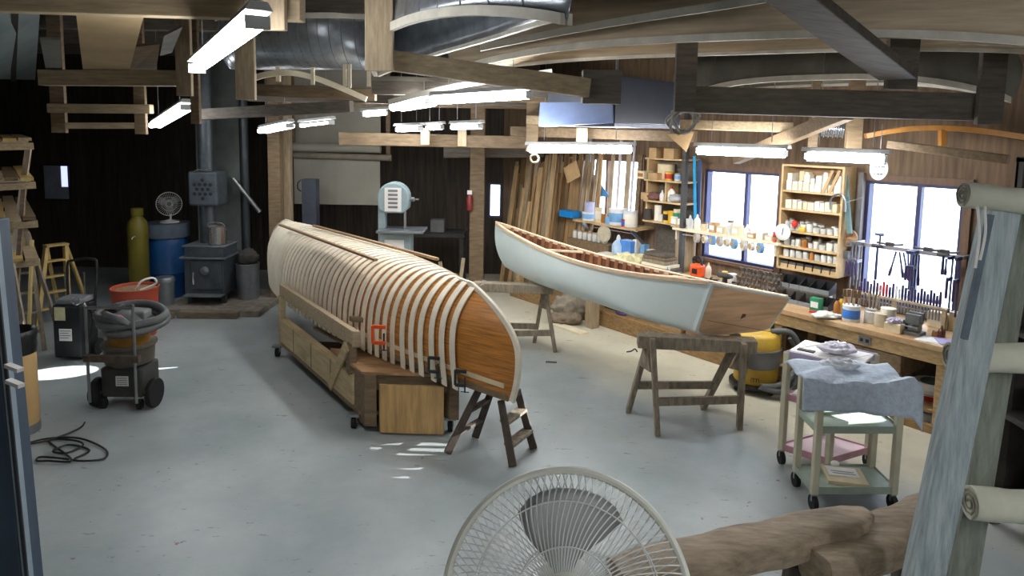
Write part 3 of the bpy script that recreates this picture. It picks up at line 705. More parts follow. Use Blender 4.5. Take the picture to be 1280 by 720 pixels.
hz = .79
f2 = [onz(785, 515), onz(822, 545), onz(878, 511), onz(924, 536)]
sb0, sb1 = onz(797, 417, hz), onz(945, 424, hz)
sawhorse('weathered grey sawhorse under the stern of the pale blue canoe', f2, sb0, sb1, W_GREY, beam=(.14, .11), leg=.09, stretch=((0, 2), (1, 3)), zs=.27)
f3 = [onz(665, 428), onz(694, 440), onz(610, 424), onz(634, 443)]
f3 = [onz(668, 428), onz(694, 440), onz(601, 427), onz(622, 441)]
sb0, sb1 = onz(692, 356, hz), onz(592, 352, hz)
sawhorse('weathered grey sawhorse under the bow half of the pale blue canoe', f3, sb0, sb1, W_GREY, beam=(.13, .10), leg=.085, stretch=((0, 2), (1, 3)), zs=.22)
# ------------------------------------------------------------------ left half of the room
def ring_pts(c, r, n=20, ax=None, a0=0, a1=2 * math.pi):
    ax = ax or (V(1, 0, 0), V(0, 1, 0)); return [Vector(c) + ax[0] * r * math.cos(a0 + (a1 - a0) * i / n) + ax[1] * r * math.sin(a0 + (a1 - a0) * i / n) for i in range(n + 1)]
def smoothp(pts, k=4):
    pts = [Vector(p) for p in pts]; out = []
    for i in range(len(pts) - 1):
        p0, p1, p2, p3 = pts[max(i - 1, 0)], pts[i], pts[i + 1], pts[min(i + 2, len(pts) - 1)]
        for j in range(k):
            t = j / k; out.append(.5 * ((2 * p1) + (p2 - p0) * t + (2 * p0 - 5 * p1 + 4 * p2 - p3) * t * t + (3 * p1 - p0 - 3 * p2 + p3) * t ** 3))
    return out + [pts[-1]]
# ---- wood stove on its hearth
IRON = mat('cast_iron', (78, 86, 92), .5, .25, var=.2, bump=.15)
IRONL = mat('light_cast_iron', (112, 120, 126), .5, .25, var=.2)
STOVE_Y = 9.35
sl, sr = aty(240, 372, STOVE_Y), aty(292, 372, STOVE_Y); sx = (sl.x + sr.x) / 2; sw_ = sr.x - sl.x
HZ = .09
HEARTH = mat('hearth_brick', (136, 128, 116), .8, scale=9, var=.3, bump=.3)
ha, hb_ = aty(203, 383, 8.85), aty(326, 384, 8.85)
o = MB().box(((ha.x + hb_.x) / 2, 9.4, HZ / 2), (hb_.x - ha.x, 1.25, HZ)).build('hearth_slab', HEARTH, bevel=.015); tag(o, 'raised stone hearth slab under the wood stove', 'hearth')
HT = mat('hearth_timber', (120, 108, 92), .8, scale=6, stretch=(1, 7, 7), var=.3)
for k, (x0, x1, y, lb) in enumerate(((ha.x + .28, hb_.x - .25, 8.72, 'long low timber lying along the front of the hearth'), (ha.x - .12, ha.x + .24, 8.70, 'short low timber at the left front corner of the hearth'))):
    o = MB().bar((x0, y, .045), (x1, y + (.02 if k == 0 else -.1), .045), .14, .09).build('hearth_timber', HT, bevel=.012); tag(o, lb, 'timber')
stove = thing('wood_stove', 'dark cast iron wood stove on the stone hearth', 'stove', (sx, STOVE_Y, HZ))
def sb(x0, x1, y0, y1, z0, z1): return MB().box((sx + (x0 + x1) / 2, STOVE_Y + (y0 + y1) / 2, HZ + (z0 + z1) / 2), (x1 - x0, y1 - y0, z1 - z0))
sb(-.27, .27, -.25, .28, .12, .62).build('firebox', IRON, stove, bevel=.012)
sb(-.31, .31, -.30, .32, .62, .645).build('top_plate', IRONL, stove, bevel=.006)
sb(-.25, .28, -.27, .20, .645, .78).build('warming_box', IRON, stove, bevel=.01)
sb(-.28, .30, -.28, .22, .78, .80).build('top_plate', IRONL, stove, bevel=.005)
d = sb(-.17, .25, -.275, -.25, .20, .60).build('door', IRON, stove, bevel=.01)
MB().lathe((sx + .03, STOVE_Y - .275, HZ + .46), [(.06, 0), (.06, .02), (.035, .03), (.02, .04)], 16, (V(1, 0, 0), V(0, 0, 1), V(0, -1, 0))).build('damper', IRONL, d, smooth=True)
MB().tube([(sx - .12, STOVE_Y - .30, HZ + .44), (sx - .12, STOVE_Y - .31, HZ + .36), (sx - .11, STOVE_Y - .32, HZ + .28)], [.01, .014, .018], 8).build('handle', CHROME, d)
sb(-.24, .28, -.40, -.25, .12, .14).build('ash_lip', IRONL, stove, bevel=.004)
for x in (-.24, .22):
    for y in (-.2, .2): sb(x, x + .05, y - .02, y + .03, 0, .12).build('leg', IRON, stove)
stove_pipe_thing = thing('stove_pipe', 'wide grey stove pipe with a round-holed heat exchanger box above the wood stove', 'pipe', (sx - .06, STOVE_Y + .05, HZ + .80))
PIPE = mat('stove_pipe', (86, 92, 96), .4, .6, var=.15)
px_ = sx - .03
MB().tube([(px_ - .03, STOVE_Y + .05, HZ + .80), (px_ - .03, STOVE_Y + .05, CEIL)], .11, 20).build('pipe_tube', PIPE, stove_pipe_thing, smooth=True)
rc = sb(-.22, .17, -.17, .2, 1.33, 1.80).build('heat_exchanger', IRON, stove_pipe_thing, bevel=.03)
for i, (a, r) in enumerate([(0, 0)] + [(k * math.pi / 3, .075) for k in range(6)] + [(k * math.pi / 3 + .52, .125) for k in range(6)]):
    c = V(sx - .02 + r * math.cos(a), STOVE_Y - .172, HZ + 1.56 + r * math.sin(a))
    MB().lathe(c, [(.024, 0), (.024, .006)], 12, (V(1, 0, 0), V(0, 0, 1), V(0, -1, 0))).build('vent_hole', BLACK, rc)
MB().tube(smoothp([(sx - .15, STOVE_Y - .17, HZ + 1.79), (sx - .05, STOVE_Y - .2, HZ + 1.83), (sx + .1, STOVE_Y - .2, HZ + 1.83)]), .009, 6).build('handle', CHROME, stove_pipe_thing)
o = MB().box((sx - .06, STOVE_Y + .55, CEIL / 2), (.62, .25, CEIL)).build('pillar', mat('grey_chimney_plaster', (96, 102, 98), .85, scale=3, var=.2)); tag(o, 'grey-green masonry chimney behind the wood stove', 'chimney', None, 'structure')
pot = thing('stock_pot', 'bare metal pot with a drip on the wood stove top', 'pot', (sx + .14, STOVE_Y - .12, HZ + .80))
pc = V(sx + .14, STOVE_Y - .12, HZ + .80)
MB().lathe(pc, [(.11, 0), (.125, .01), (.125, .24), (.132, .245), (.132, .255), (.115, .25), (.11, .02)], 24).build('pot_body', CHROME, pot, smooth=True)
MB().tube(smoothp([pc + V(-.13, 0, .2), pc + V(-.09, -.05, .30), pc + V(.09, -.05, .30), pc + V(.13, 0, .2)]), .005, 6).build('handle', METAL, pot)
xb_ = aty(287, 300, STOVE_Y).x
o = MB().tube([(xb_ + .06, STOVE_Y + .45, HZ), (xb_ + .06, STOVE_Y + .45, CEIL)], .055, 16).build('flue_pipe', PIPE, smooth=True); tag(o, 'thin grey flue pipe right of the stove heat exchanger', 'pipe')
a, c = aty(291, 223, 9.6), aty(325, 265, 9.7)
o = MB().tube([a, c], .03, 10).build('pipe', METAL, smooth=True); tag(o, 'slanting grey pipe between the thin flue and the roof post', 'pipe')
# ---- bins
def bin_(name, c, r, h, m, label, cat, taper=.9, lid=None, rim=True, n=24, handle=False):
    t = thing(name, label, cat, c); c = Vector(c)
    MB().lathe(c, [(r * taper, 0), (r * (taper + (1 - taper) * .5), h * .5), (r, h), (r * .96, h), (r * taper * .96, .02)], n).build('body', m, t, smooth=True)
    if rim: MB().tube(ring_pts(c + V(0, 0, h), r, n)[:-1], r * .035, 6, closed=True).build('rim', m, t, smooth=True)
    if lid: MB().lathe(c + V(0, 0, h), [(r * 1.06, -.02), (r * 1.06, .03), (r * .95, .05), (.01, .06)], n).build('lid', lid, t, smooth=True)
    return t
GALV = mat('galvanised_steel', (138, 144, 148), .4, .6, var=.12)
bin_('ash_pail', V(aty(310, 350, 9.45).x, 9.45, HZ), .16, .50, GALV, 'galvanised grey ash bin right of the wood stove', 'bin')
o = MB().ball(V(aty(310, 315, 9.45).x, 9.45, HZ + .58), (.13, .1, .12), 10, 6).build('cloth_bundle', mat('dark_rag', (70, 66, 62), .9, bump=.6), smooth=True); tag(o, 'dark rag heaped on the galvanised ash bin', 'cloth')
bl = aty(210, 300, 9.9)
BB = mat('blue_drum_plastic', (24, 82, 140), .4, var=.12)
drum = thing('plastic_barrel', 'big blue plastic barrel left of the wood stove', 'barrel', (bl.x, 9.9, 0))
MB().lathe((bl.x, 9.9, 0), [(.24, 0), (.27, .04), (.285, .35), (.295, .37), (.285, .39), (.285, .78), (.27, .86), (.26, .88)], 28).build('body', BB, drum, smooth=True)
DR_T = aty(210, 278, 9.9).z
o = MB().lathe((bl.x, 9.9, .88), [(.30, 0), (.31, .01), (.31, DR_T - .9), (.30, DR_T - .88), (.02, DR_T - .87)], 28).build('barrel_lid', mat('grey_blue_lid', (92, 104, 118), .5), drum, smooth=True)
TOPZ = DR_T + .01
def small_fan(c, r, label, m, rz):
    t = thing('desk_fan', label, 'fan', c); c = Vector(c)
    MB().lathe(c, [(.13, 0), (.13, .015), (.05, .035), (.02, .045)], 20).build('base', m, t, smooth=True)
    hc = c + V(0, 0, .10 + r); MB().tube([c + V(0, .03, .04), hc + V(0, .05, 0)], .014, 8).build('pole', m, t)
    f = V(math.sin(rz), -math.cos(rz), .05).normalized(); x = f.cross(V(0, 0, 1)).normalized(); y = x.cross(f)
    cg = MB(); cg.tube(ring_pts(hc, r, 28, (x, y))[:-1], .006, 5, closed=True)
    cg.tube(ring_pts(hc + f * .04, r * .6, 24, (x, y))[:-1], .003, 4, closed=True)
    for k in range(36):
        a = 2 * math.pi * k / 36; e = x * math.cos(a) + y * math.sin(a)
        cg.tube([hc + f * .055 + e * .03, hc + f * .045 + e * r * .6, hc + e * r], .0022, 4)
    cg.build('cage', m, t)
    bm_ = MB()
    for k in range(3):
        a = 2 * math.pi * k / 3 + .4; e = x * math.cos(a) + y * math.sin(a); g = f.cross(e)
        bm_.grid([[hc + e * r * .15 - g * .03, hc + e * r * .15 + g * .03 + f * .015], [hc + e * r * .55 - g * r * .35 - f * .015, hc + e * r * .55 + g * r * .3 + f * .02], [hc + e * r * .88 - g * r * .3 - f * .01, hc + e * r * .88 + g * r * .22 + f * .015]])
    bm_.lathe(hc, [(.03, -.02), (.035, .02), (.02, .03)], 12, (x, y, f)).build('blades', GREYP, t, solid=.004)
    MB().lathe(hc - f * .12, [(.03, 0), (.055, .03), (.055, .09), (.03, .11)], 14, (x, y, f)).build('motor', m, t, smooth=True)
    return t
small_fan((bl.x + .06, 9.85, TOPZ), .17, 'white desk fan standing on the lid of the blue barrel', WHITE, .5)
tk = aty(178, 300, 9.5)
tank = thing('gas_cylinder', 'tall olive-yellow gas cylinder left of the blue barrel', 'gas cylinder', (tk.x - .0, 9.5, 0))
OLV = mat('olive_yellow_paint', (124, 114, 40), .45, var=.15, scale=3)
ht = aty(175, 268, 9.5).z
MB().lathe((tk.x - .06, 9.5, 0), [(.12, 0), (.135, .03), (.135, .95), (.138, .97), (.135, 1.0), (.135, ht - .18), (.12, ht - .1), (.07, ht - .04), (.05, ht)], 24).build('body', OLV, tank, smooth=True)
MB().lathe((tk.x - .06, 9.5, ht - .02), [(.075, 0), (.08, .01), (.08, .10), (.06, .11)], 18).build('valve_cap', OLV, tank, smooth=True)
MB().tube([(tk.x - .07, 9.36, ht - .33), (tk.x - .06, 9.355, ht - .31), (tk.x - .02, 9.36, ht - .29)], .008, 5).build('label_mark', PAPER, tank)
bin_('small_bin', V(aty(205, 350, 9.0).x, 9.02, 0), .12, .42, GALV, 'small galvanised pail in front of the blue barrel', 'bin', lid=GALV)
OT = mat('orange_red_tub', (178, 74, 50), .5, var=.1)
ot = aty(167, 396, 7.9)
tub = bin_('rubber_tub', V(ot.x, 7.95, 0), .26, .58, OT, 'orange-red tub with a loop strap, behind the shop vacuum', 'tub', .82)
MB().lathe((ot.x, 7.95, .54), [(.01, 0), (.24, 0), (.24, .015), (.01, .02)], 24).build('contents', mat('tan_sawdust', (150, 122, 92), .95, scale=30, var=.3, bump=.5), tub)
MB().tube(smoothp([(ot.x + .1, 7.8, .56), (ot.x + .2, 7.72, .70), (ot.x + .30, 7.8, .73), (ot.x + .28, 7.9, .64), (ot.x + .12, 7.85, .57)]), .012, 6).build('strap', PAPER, tub)
# ---- yellow stepladder, grey stepladder and lumber rack along the left wall
def stepladder(label, fl, fr, apex, spread, m, n=4, w=.045):
    t = thing('step_ladder', label, 'ladder', (Vector(fl) + Vector(fr)) / 2); fl, fr = Vector(fl), Vector(fr); apex = Vector(apex); ax_ = (fr - fl).normalized(); wd = (fr - fl).length
    tl, tr_ = apex - ax_ * wd * .3, apex + ax_ * wd * .3
    for a, b in ((fl, tl), (fr, tr_)): MB().bar(a, b, w, .075, up=V(ax_.y, -ax_.x, 0)).build('side_rail', m, t, bevel=.003)
    for i in range(n): k = (i + 1) / (n + 1); MB().bar(fl + (tl - fl) * k, fr + (tr_ - fr) * k, .08, .022).build('step', m, t)
    bl_, br_ = fl + Vector(spread), fr + Vector(spread)
    for a, b in ((bl_, tl), (br_, tr_)): MB().bar(a, b, .03, .04).build('rear_leg', m, t)
    MB().bar(tl - ax_ * .02, tr_ + ax_ * .02, .13, .025).build('top_step', m, t, bevel=.003)
    return t
W_YEL = mat('yellow_pine', (196, 168, 102), .6, scale=4, stretch=(5, 5, 1), var=.15)
p0, p1 = onz(46, 408), onz(86, 400)
stepladder('light yellow wooden stepladder behind the black machine', p0, p1, aty(70, 306, p0.y + .35), (-.08, .55, 0), W_YEL)
p0, p1 = onz(8, 445), onz(56, 438)
stepladder('grey weathered wooden stepladder beside the tan bin at the left edge', p0, p1, aty(20, 292, p0.y + .3), (-.12, .45, 0), W_GREY, n=5)
# lumber rack on the left wall: posts with arms, boards on the arms
LW = lambda y, t: V(left0.x + WU.x * ((y - left0.y) / WU.y), y, 0) + WN * t
rack = thing('lumber_rack', 'open rack of wooden arms holding lumber at the left edge', 'rack', LW(6.75, 1.6) * 1)
rack.location.z = 0
for y in (5.9, 6.75, 7.7):
    MB().box(LW(y, 1.17) + V(0, 0, 1.2), (.09, .09, 2.4), WANG).build('upright', W_TANZ, rack, bevel=.004)
    for z in (1.05, 1.45, 1.85, 2.25): MB().bar(LW(y, 1.19) + V(0, 0, z), LW(y, 1.75) + V(0, 0, z + .02), .07, .07).build('arm', W_TAN, rack, bevel=.004)
k = 0
zn = {1.05: 'lowest', 1.45: 'second', 1.85: 'third', 2.25: 'top'}
for z in (1.05, 1.45, 1.85, 2.25):
    for j in range(4):
        o = MB().box(LW(6.75, 1.30 + j * .125) + V(0, 0, z + .078 + j * .0045 + random.uniform(0, .0)), (2.6 + random.uniform(-.4, .5), .11, .03), WANG).build('lumber_board', [W_TAN, W_BROWN, W_YEL][(j + k) % 3]); tag(o, 'rough board stacked on the %s arms of the lumber rack at the left edge' % zn[z], 'board', 'boards on the %s arms of the left rack' % zn[z])
    k += 1
for i, (x0, y0, x1, y1, Y, w, m, lb) in enumerate(((36, 182, 14, 345, 7.2, .06, W_TANZ, 'tall pale board leaning on the left lumber rack, topmost end highest'), (30, 232, 20, 372, 7.0, .045, W_BROWN, 'brown board leaning at the lumber rack behind the grey stepladder'),
      (14, 330, 34, 440, 6.6, .06, W_GREY, 'grey board leaning across the grey stepladder'), (40, 300, 36, 420, 7.4, .03, W_YEL, 'thin yellow pole standing behind the grey stepladder'))):
    a, b = aty(x0, y0, Y), aty(x1, y1, Y - .2); g = a + (b - a) * (a.z / (a.z - b.z)); g.z = 0.012
    o = MB().bar(g, a, w, .025, up=V(0, 1, 0)).build('leaning_board', m); tag(o, lb, 'board')
# ---- black machine with labels (a rolling air cleaner / washer)
mc = onz(83, 452); my = mc.y + .16
bm1 = thing('pressure_washer', 'black upright machine with white stickers and a tall loop handle', 'machine', (mc.x, my, 0))
def bb(x0, x1, y0, y1, z0, z1): return MB().box((mc.x + (x0 + x1) / 2, my + (y0 + y1) / 2, (z0 + z1) / 2), (x1 - x0, y1 - y0, z1 - z0))
bb(-.14, .16, -.14, .16, .03, .60).build('body', BLACK, bm1, bevel=.02)
bb(-.12, .14, -.12, .14, .60, .66).build('top_cap', GREYP, bm1, bevel=.015)
bb(-.11, .0, -.148, -.14, .44, .58).build('warning_label', mat('yellow_label', (214, 206, 160), .6), bm1)
lb_ = bb(-.07, .06, -.148, -.14, .22, .35).build('white_sticker', PAPER, bm1)
for k in range(4): bb(-.06, .05 - .02 * (k % 2), -.150, -.148, .325 - k * .025, .332 - k * .025).build('print_line', GREYP, lb_)
MB().tube(smoothp([(mc.x - .13, my + .12, .5), (mc.x - .15, my + .16, .95), (mc.x - .10, my + .18, 1.02), (mc.x + .12, my + .18, 1.04), (mc.x + .17, my + .16, .95), (mc.x + .15, my + .12, .5)]), .014, 8).build('handle', BLACK, bm1, smooth=True)
MB().tube(smoothp([(mc.x + .16, my, .55), (mc.x + .24, my - .05, .45), (mc.x + .22, my - .08, .25), (mc.x + .17, my - .05, .18)]), .016, 8).build('hose', RUBBER, bm1, smooth=True)
MB().tube(ring_pts((mc.x + .13, my - .16, .66), .045, 14, (V(1, 0, 0), V(0, 0, 1)))[:-1], .008, 6, closed=True).build('gauge', METAL, bm1)
for sx_ in (-.16, .18): MB().lathe((mc.x + sx_ - .02, my + .1, .09), [(.03, 0), (.09, 0), (.09, .04), (.03, .04)], 18, (V(0, 1, 0), V(0, 0, 1), V(1, 0, 0))).build('wheel', RUBBER, bm1, smooth=True)
# thin wire frame standing behind it
a = onz(108, 400)
o = MB().tube([a, V(a.x, a.y, .62), V(a.x - .26, a.y + .02, .62), V(a.x - .26, a.y + .02, .0)], .009, 6).build('wire_stand', METAL); tag(o, 'thin grey wire stand behind the black machine', 'stand')
# ---- tan fibre drum with black bag
dc = onz(4, 552); dc.y += .18
fd = thing('fibre_drum', 'tall tan cardboard drum lined with a black bag at the left edge', 'bin', (dc.x - .02, dc.y, 0)); c = V(dc.x - .02, dc.y, 0)
TAND = mat('tan_fibreboard', (200, 164, 110), .7, scale=3, var=.06)
MB().lathe(c, [(.155, 0), (.16, .01), (.16, .74), (.15, .74), (.15, .05)], 28).build('drum_body', TAND, fd, smooth=True)
MB().lathe(c, [(.163, 0), (.165, .01), (.165, .07), (.162, .075)], 28).build('bottom_band', METAL, fd, smooth=True)
MB().lathe(c + V(0, 0, .66), [(.166, 0), (.172, .05), (.168, .10), (.178, .16), (.165, .19), (.15, .17), (.14, .05), (.05, -.1)], 28).build('bag_liner', mat('black_bag', (20, 22, 22), .35, bump=.6, scale=20), fd, smooth=True)
# ---- shop vacuum on a wheeled frame
vc = onz(146, 516); vy = vc.y + .25; vx = vc.x
vac = thing('shop_vacuum', 'grey wheeled shop vacuum with its hose coiled on top, left of the aisle', 'vacuum cleaner', (vx, vy, 0))
VB = mat('dark_grey_vacuum_body', (66, 66, 62), .55, var=.2)
HOSE = mat('grey_hose', (92, 94, 94), .6, scale=60, stretch=(1, 1, 1), var=.15)
def vb(x0, x1, y0, y1, z0, z1): return MB().box((vx + (x0 + x1) / 2, vy + (y0 + y1) / 2, (z0 + z1) / 2), (x1 - x0, y1 - y0, z1 - z0))
vb(-.20, .17, -.14, .16, .09, .36).build('lower_box', VB, vac, bevel=.02)
lb_ = vb(-.06, .05, -.146, -.14, .20, .29).build('label_plate', PAPER, vac)
for k in range(4): vb(-.05, .04, -.148, -.146, .27 - k * .018, .275 - k * .018).build('print_line', GREYP, lb_)
MB().lathe((vx - .01, vy, .36), [(.15, 0), (.20, .03), (.21, .16), (.23, .18), (.23, .20), (.2, .2)], 24).build('drum', mat('brown_grey_drum', (92, 86, 74), .55), vac, smooth=True)
MB().lathe((vx - .01, vy, .56), [(.17, 0), (.17, .09), (.15, .10)], 24).build('filter_band', mat('amber_band', (150, 108, 30), .5), vac, smooth=True)
MB().lathe((vx - .01, vy, .66), [(.20, 0), (.21, .03), (.2, .12), (.14, .18), (.08, .2)], 24).build('motor_head', mat('grey_motor_head', (96, 98, 98), .5), vac, smooth=True)
vb(-.16, -.05, -.10, .05, .80, .90).build('switch_box', BLACK, vac, bevel=.015); vb(.08, .18, -.08, .06, .78, .86).build('motor_cover', GREYP, vac, bevel=.02)
MB().lathe((vx + .0, vy - .16, .80), [(.055, 0), (.06, .02), (.045, .05), (.02, .055)], 16, (V(1, 0, 0), V(0, 0, 1), V(0, -1, 0))).build('red_cap', mat('red_cap', (200, 40, 60), .4), vac, smooth=True)
hp = []
for i in range(46):
    a = i / 46 * 2 * math.pi * 2.0 - 1.9; r = .25 + .015 * math.sin(i * .9)
    hp.append((vx + .03 + r * 1.08 * math.cos(a), vy + r * .9 * math.sin(a), .72 + .13 * i / 46 + .03 * math.sin(a * 1.0)))
hp += [(vx + .1, vy - .22, .80), (vx - .1, vy - .2, .86)]
MB().tube(smoothp(hp, 3), [.033 + (.003 if i % 2 else 0) for i in range((len(hp) - 1) * 3 + 1)], 10).build('hose', HOSE, vac, smooth=True)
MB().tube(smoothp([(vx - .215, vy - .275, .10), (vx - .215, vy - .275, .90), (vx - .19, vy - .275, .94), (vx + .16, vy - .275, .94), (vx + .19, vy - .275, .90), (vx + .19, vy - .275, .10)], 5), .013, 8).build('push_handle', METAL, vac, smooth=True)
MB().bar((vx - .24, vy - .285, .50), (vx + .24, vy - .285, .50), .05, .06).build('cross_bar', W_HORSE2, vac, bevel=.006)
MB().bar((vx - .25, vy - .10, .13), (vx + .25, vy - .10, .13), .03, .03).build('axle', METAL, vac)
for sx_ in (-.27, .23): MB().lathe((vx + sx_, vy - .10, .13), [(.05, 0), (.125, 0), (.13, .01), (.13, .04), (.125, .05), (.05, .05)], 24, (V(0, 1, 0), V(0, 0, 1), V(1, 0, 0))).build('wheel', RUBBER, vac, smooth=True)
for sx_ in (-.18, .14): MB().lathe((vx + sx_, vy - .16, .045), [(.02, 0), (.045, 0), (.045, .03), (.02, .03)], 16, (V(0, 1, 0), V(0, 0, 1), V(1, 0, 0))).build('caster', RUBBER, vac, smooth=True)
# power cord tangle on the floor
cp = [(106, 528), (98, 536), (62, 550), (28, 556), (60, 548), (100, 548), (132, 562), (128, 574), (92, 575), (112, 563), (86, 556), (66, 564), (84, 566), (104, 556), (90, 550), (60, 550), (90, 575), (60, 576), (46, 576), (52, 571), (86, 574)]
o = MB().tube(smoothp([onz(x, y, .012 + .004 * (i % 3)) for i, (x, y) in enumerate(cp)], 5), .0075, 6).build('power_cord', BLACK, smooth=True); tag(o, 'black power cord lying in a tangle in front of the shop vacuum', 'cord')
# ---- blue-grey door edge at the far left of the view
LB = mat('slate_blue_painted_wood', (62, 78, 94), .55, scale=3, stretch=(6, 6, .7), var=.15)
a0, a1 = aty(-16, 300, 2.05), aty(24, 700, 2.05)
dv = (a0 - a1); g = a1 - dv * (a1.z / dv.z); top = a1 + dv * ((2.2 - a1.z) / dv.z)
lp = thing('post_board', 'slate blue wooden post at the left edge, nearest the viewer', 'post', g - V(.15, 0, 0))
MB().prism([g - V(.30, .0, 0), g, g + V(0, .1, 0), g - V(.30, -.1, 0)], [top - V(.30, 0, 0), top, top + V(0, .1, 0), top - V(.30, -.1, 0)]).build('board', LB, lp, bevel=.004)
MB().bar(g + V(.008, .02, 0.01), top + V(.008, .02, 0), .014, .03, up=V(0, 1, 0)).build('edge_trim', mat('pale_edge_trim', (150, 166, 176), .5), lp)
MB().tube([g + V(.022, -.005, 0.01), (g + top) / 2 + V(.022, -.004, 0), top + V(.022, -.005, 0)], .006, 6).build('cable', BLACK, lp)
h0 = aty(12, 455, 2.05)
for z in (0, -.05): MB().bar(h0 + V(0, -.01, z), h0 + V(.055, -.03, z - .008), .02, .012).build('bracket_hook', PAPER, lp)

# ---- back centre: canvas roll, dark square pipe, band saw
CANV = mat('grey_white_canvas', (150, 146, 134), .9, scale=2, var=.06)
a, b, c_, d_ = aty(365, 166, 10.4), aty(474, 176, 10.4), aty(470, 257, 10.4), aty(363, 252, 10.4)
cr = thing('canvas_roll', 'wide roll of pale canvas hanging beyond the ribbed canoe', 'canvas', ((a.x + b.x) / 2, 10.4, d_.z))
rz_ = aty(420, 198, 10.4).z
rows = [[V(a.x + (b.x - a.x) * i / 10, 10.46 + .01 * math.sin(i), z) for i in range(11)] for z in (c_.z, (c_.z + rz_) / 2, rz_)]
MB().grid(rows).build('hanging_sheet', CANV, cr, solid=.008)
MB().tube([V(a.x + .02, 10.42, rz_ + .04), V(b.x + .18, 10.42, rz_ + .02)], .05, 14).build('roll_tube', mat('roll_tube', (120, 112, 98), .8), cr, smooth=True)
MB().tube([V(a.x + .02, 10.42, rz_ + .16), V(b.x + .02, 10.42, rz_ + .16)], .07, 16).build('cloth_roll', CANV, cr, smooth=True)
MB().grid([[V(a.x + .0 + (b.x - a.x) * i / 10, 10.52, z) for i in range(11)] for z in (rz_ + .16, CEIL - .02)]).build('upper_sheet', CANV, cr, solid=.008)
for x in (a.x - .02, b.x + .12): MB().bar((x, 10.5, rz_ + .02), (x, 10.5, CEIL), .05, .06).build('bracket', W_BROWN, cr)
a, b = aty(377, 224, 9.9), aty(395, 224, 9.9)
sp = thing('square_duct', 'dark slate square duct standing beyond the upturned canoe', 'duct', ((a.x + b.x) / 2, 9.98, 0))
MB().box(((a.x + b.x) / 2, 9.98, a.z / 2), (b.x - a.x, .18, a.z)).build('duct_body', mat('slate_paint', (66, 72, 84), .5), sp, bevel=.006)
MB().tube(smoothp([(a.x - .01, 9.9, 1.75), (a.x - .05, 9.88, 1.7), (a.x - .05, 9.88, 1.62), (a.x - .01, 9.9, 1.58)]), .01, 6).build('bracket', BLACK, sp)
BSY = 9.2
bx0, bx1 = aty(474, 250, BSY), aty(513, 250, BSY); bcx = (bx0.x + bx1.x) / 2; bw = (bx1.x - bx0.x)
bs = thing('band_saw', 'pale blue-grey band saw with round wheel covers beyond the ribbed canoe', 'band saw', (bcx, BSY, 0))
BSP = mat('pale_blue_machine_paint', (150, 168, 172), .4, var=.08)
zt_b, zm = aty(493, 227, BSY).z, aty(493, 265, BSY).z; R_ = bw / 2
zc = zt_b - R_
hexp = [(bcx + R_ * math.cos(t), zc + R_ * math.sin(t)) for t in [math.pi * i / 12 for i in range(13)]] + [(bcx - R_ * .95, zm + .06), (bcx - R_ * .6, zm), (bcx + R_ * .6, zm), (bcx + R_ * .95, zm + .06)]
MB().prism([(x, BSY - .14, z) for x, z in hexp], [(x, BSY + .10, z) for x, z in hexp]).build('upper_wheel_cover', BSP, bs, bevel=.02)
lp_ = MB().box((bcx, BSY - .145, zc - .02), (R_ * 1.05, .012, R_ * 1.5)).build('data_plate', PAPER, bs)
for k in range(5): MB().box((bcx, BSY - .153, zc + .10 - k * .055), (R_ * .6, .004, .03)).build('print_line', GREYP, lp_)
MB().box((bcx - R_ * .8, BSY + .02, 1.15), (.10, .14, zm - .65)).build('column', BSP, bs, bevel=.01)
MB().bar((bcx + R_ * .7, BSY - .05, zm + .02), (bcx + R_ * .7, BSY - .05, zm - .22), .03, .03).build('blade_guide', METAL, bs)
MB().lathe((bcx + R_ * 1.0, BSY - .05, zc - .02), [(.03, 0), (.03, .06), (.012, .07), (.012, .12)], 10, (V(0, 1, 0), V(0, 0, 1), V(1, 0, 0))).build('tension_knob', METAL, bs)
zt2 = aty(500, 286, BSY).z
MB().box((bcx + .12, BSY - .1, zt2), (.62, .5, .03)).build('table', mat('cast_table', (140, 146, 150), .35, .6), bs, bevel=.006)
MB().box((bcx + .02, BSY, zt2 - .22), (.44, .30, .36)).build('lower_wheel_cover', BSP, bs, bevel=.03)
MB().box((bcx + .02, BSY - .16, zt2 - .22), (.26, .02, .18)).build('front_plate', PAPER, bs)
MB().box((bcx + .02, BSY, (zt2 - .40) / 2), (.5, .4, zt2 - .40)).build('stand', DKMETAL, bs, bevel=.02)
# dim mirror-like pane on the back wall at left
a, b = aty(52, 207, 11.7), aty(84, 249, 11.7)
pr = thing('wall_picture', 'small framed pane with a blue-white strip on the dark back wall', 'picture', ((a.x + b.x) / 2, 11.76, b.z))
MB().box(((a.x + b.x) / 2, 11.77, (a.z + b.z) / 2), (b.x - a.x + .06, .03, a.z - b.z + .06)).build('frame', BLACK, pr)
MB().box(((a.x + b.x) / 2, 11.748, (a.z + b.z) / 2), (b.x - a.x, .014, a.z - b.z)).build('grey_panel', mat('grey_pane', (150, 156, 168), .3), pr)
MB().box((b.x - (b.x - a.x) * .13, 11.738, a.z - (a.z - b.z) * .32), ((b.x - a.x) * .26, .006, (a.z - b.z) * .62)).build('lit_strip', emat('daylight_strip', (190, 200, 255), 1.3), pr)  # strip glows by emission, standing in for daylight in the pane
# red sign and extinguisher on the post left of the narrow window
a = aty(587, 243, 10.25)
fe = thing('fire_extinguisher', 'small red fire extinguisher on the post left of the narrow window', 'fire extinguisher', a - V(0, 0, .25))
MB().lathe(a - V(0, 0, .25), [(.03, 0), (.05, .01), (.05, .2), (.03, .24), (.02, .25)], 14).build('cylinder', mat('dark_red', (120, 34, 28), .4), fe, smooth=True)
MB().box(a + V(0, 0, .03), (.07, .05, .06)).build('white_tag', PAPER, fe)
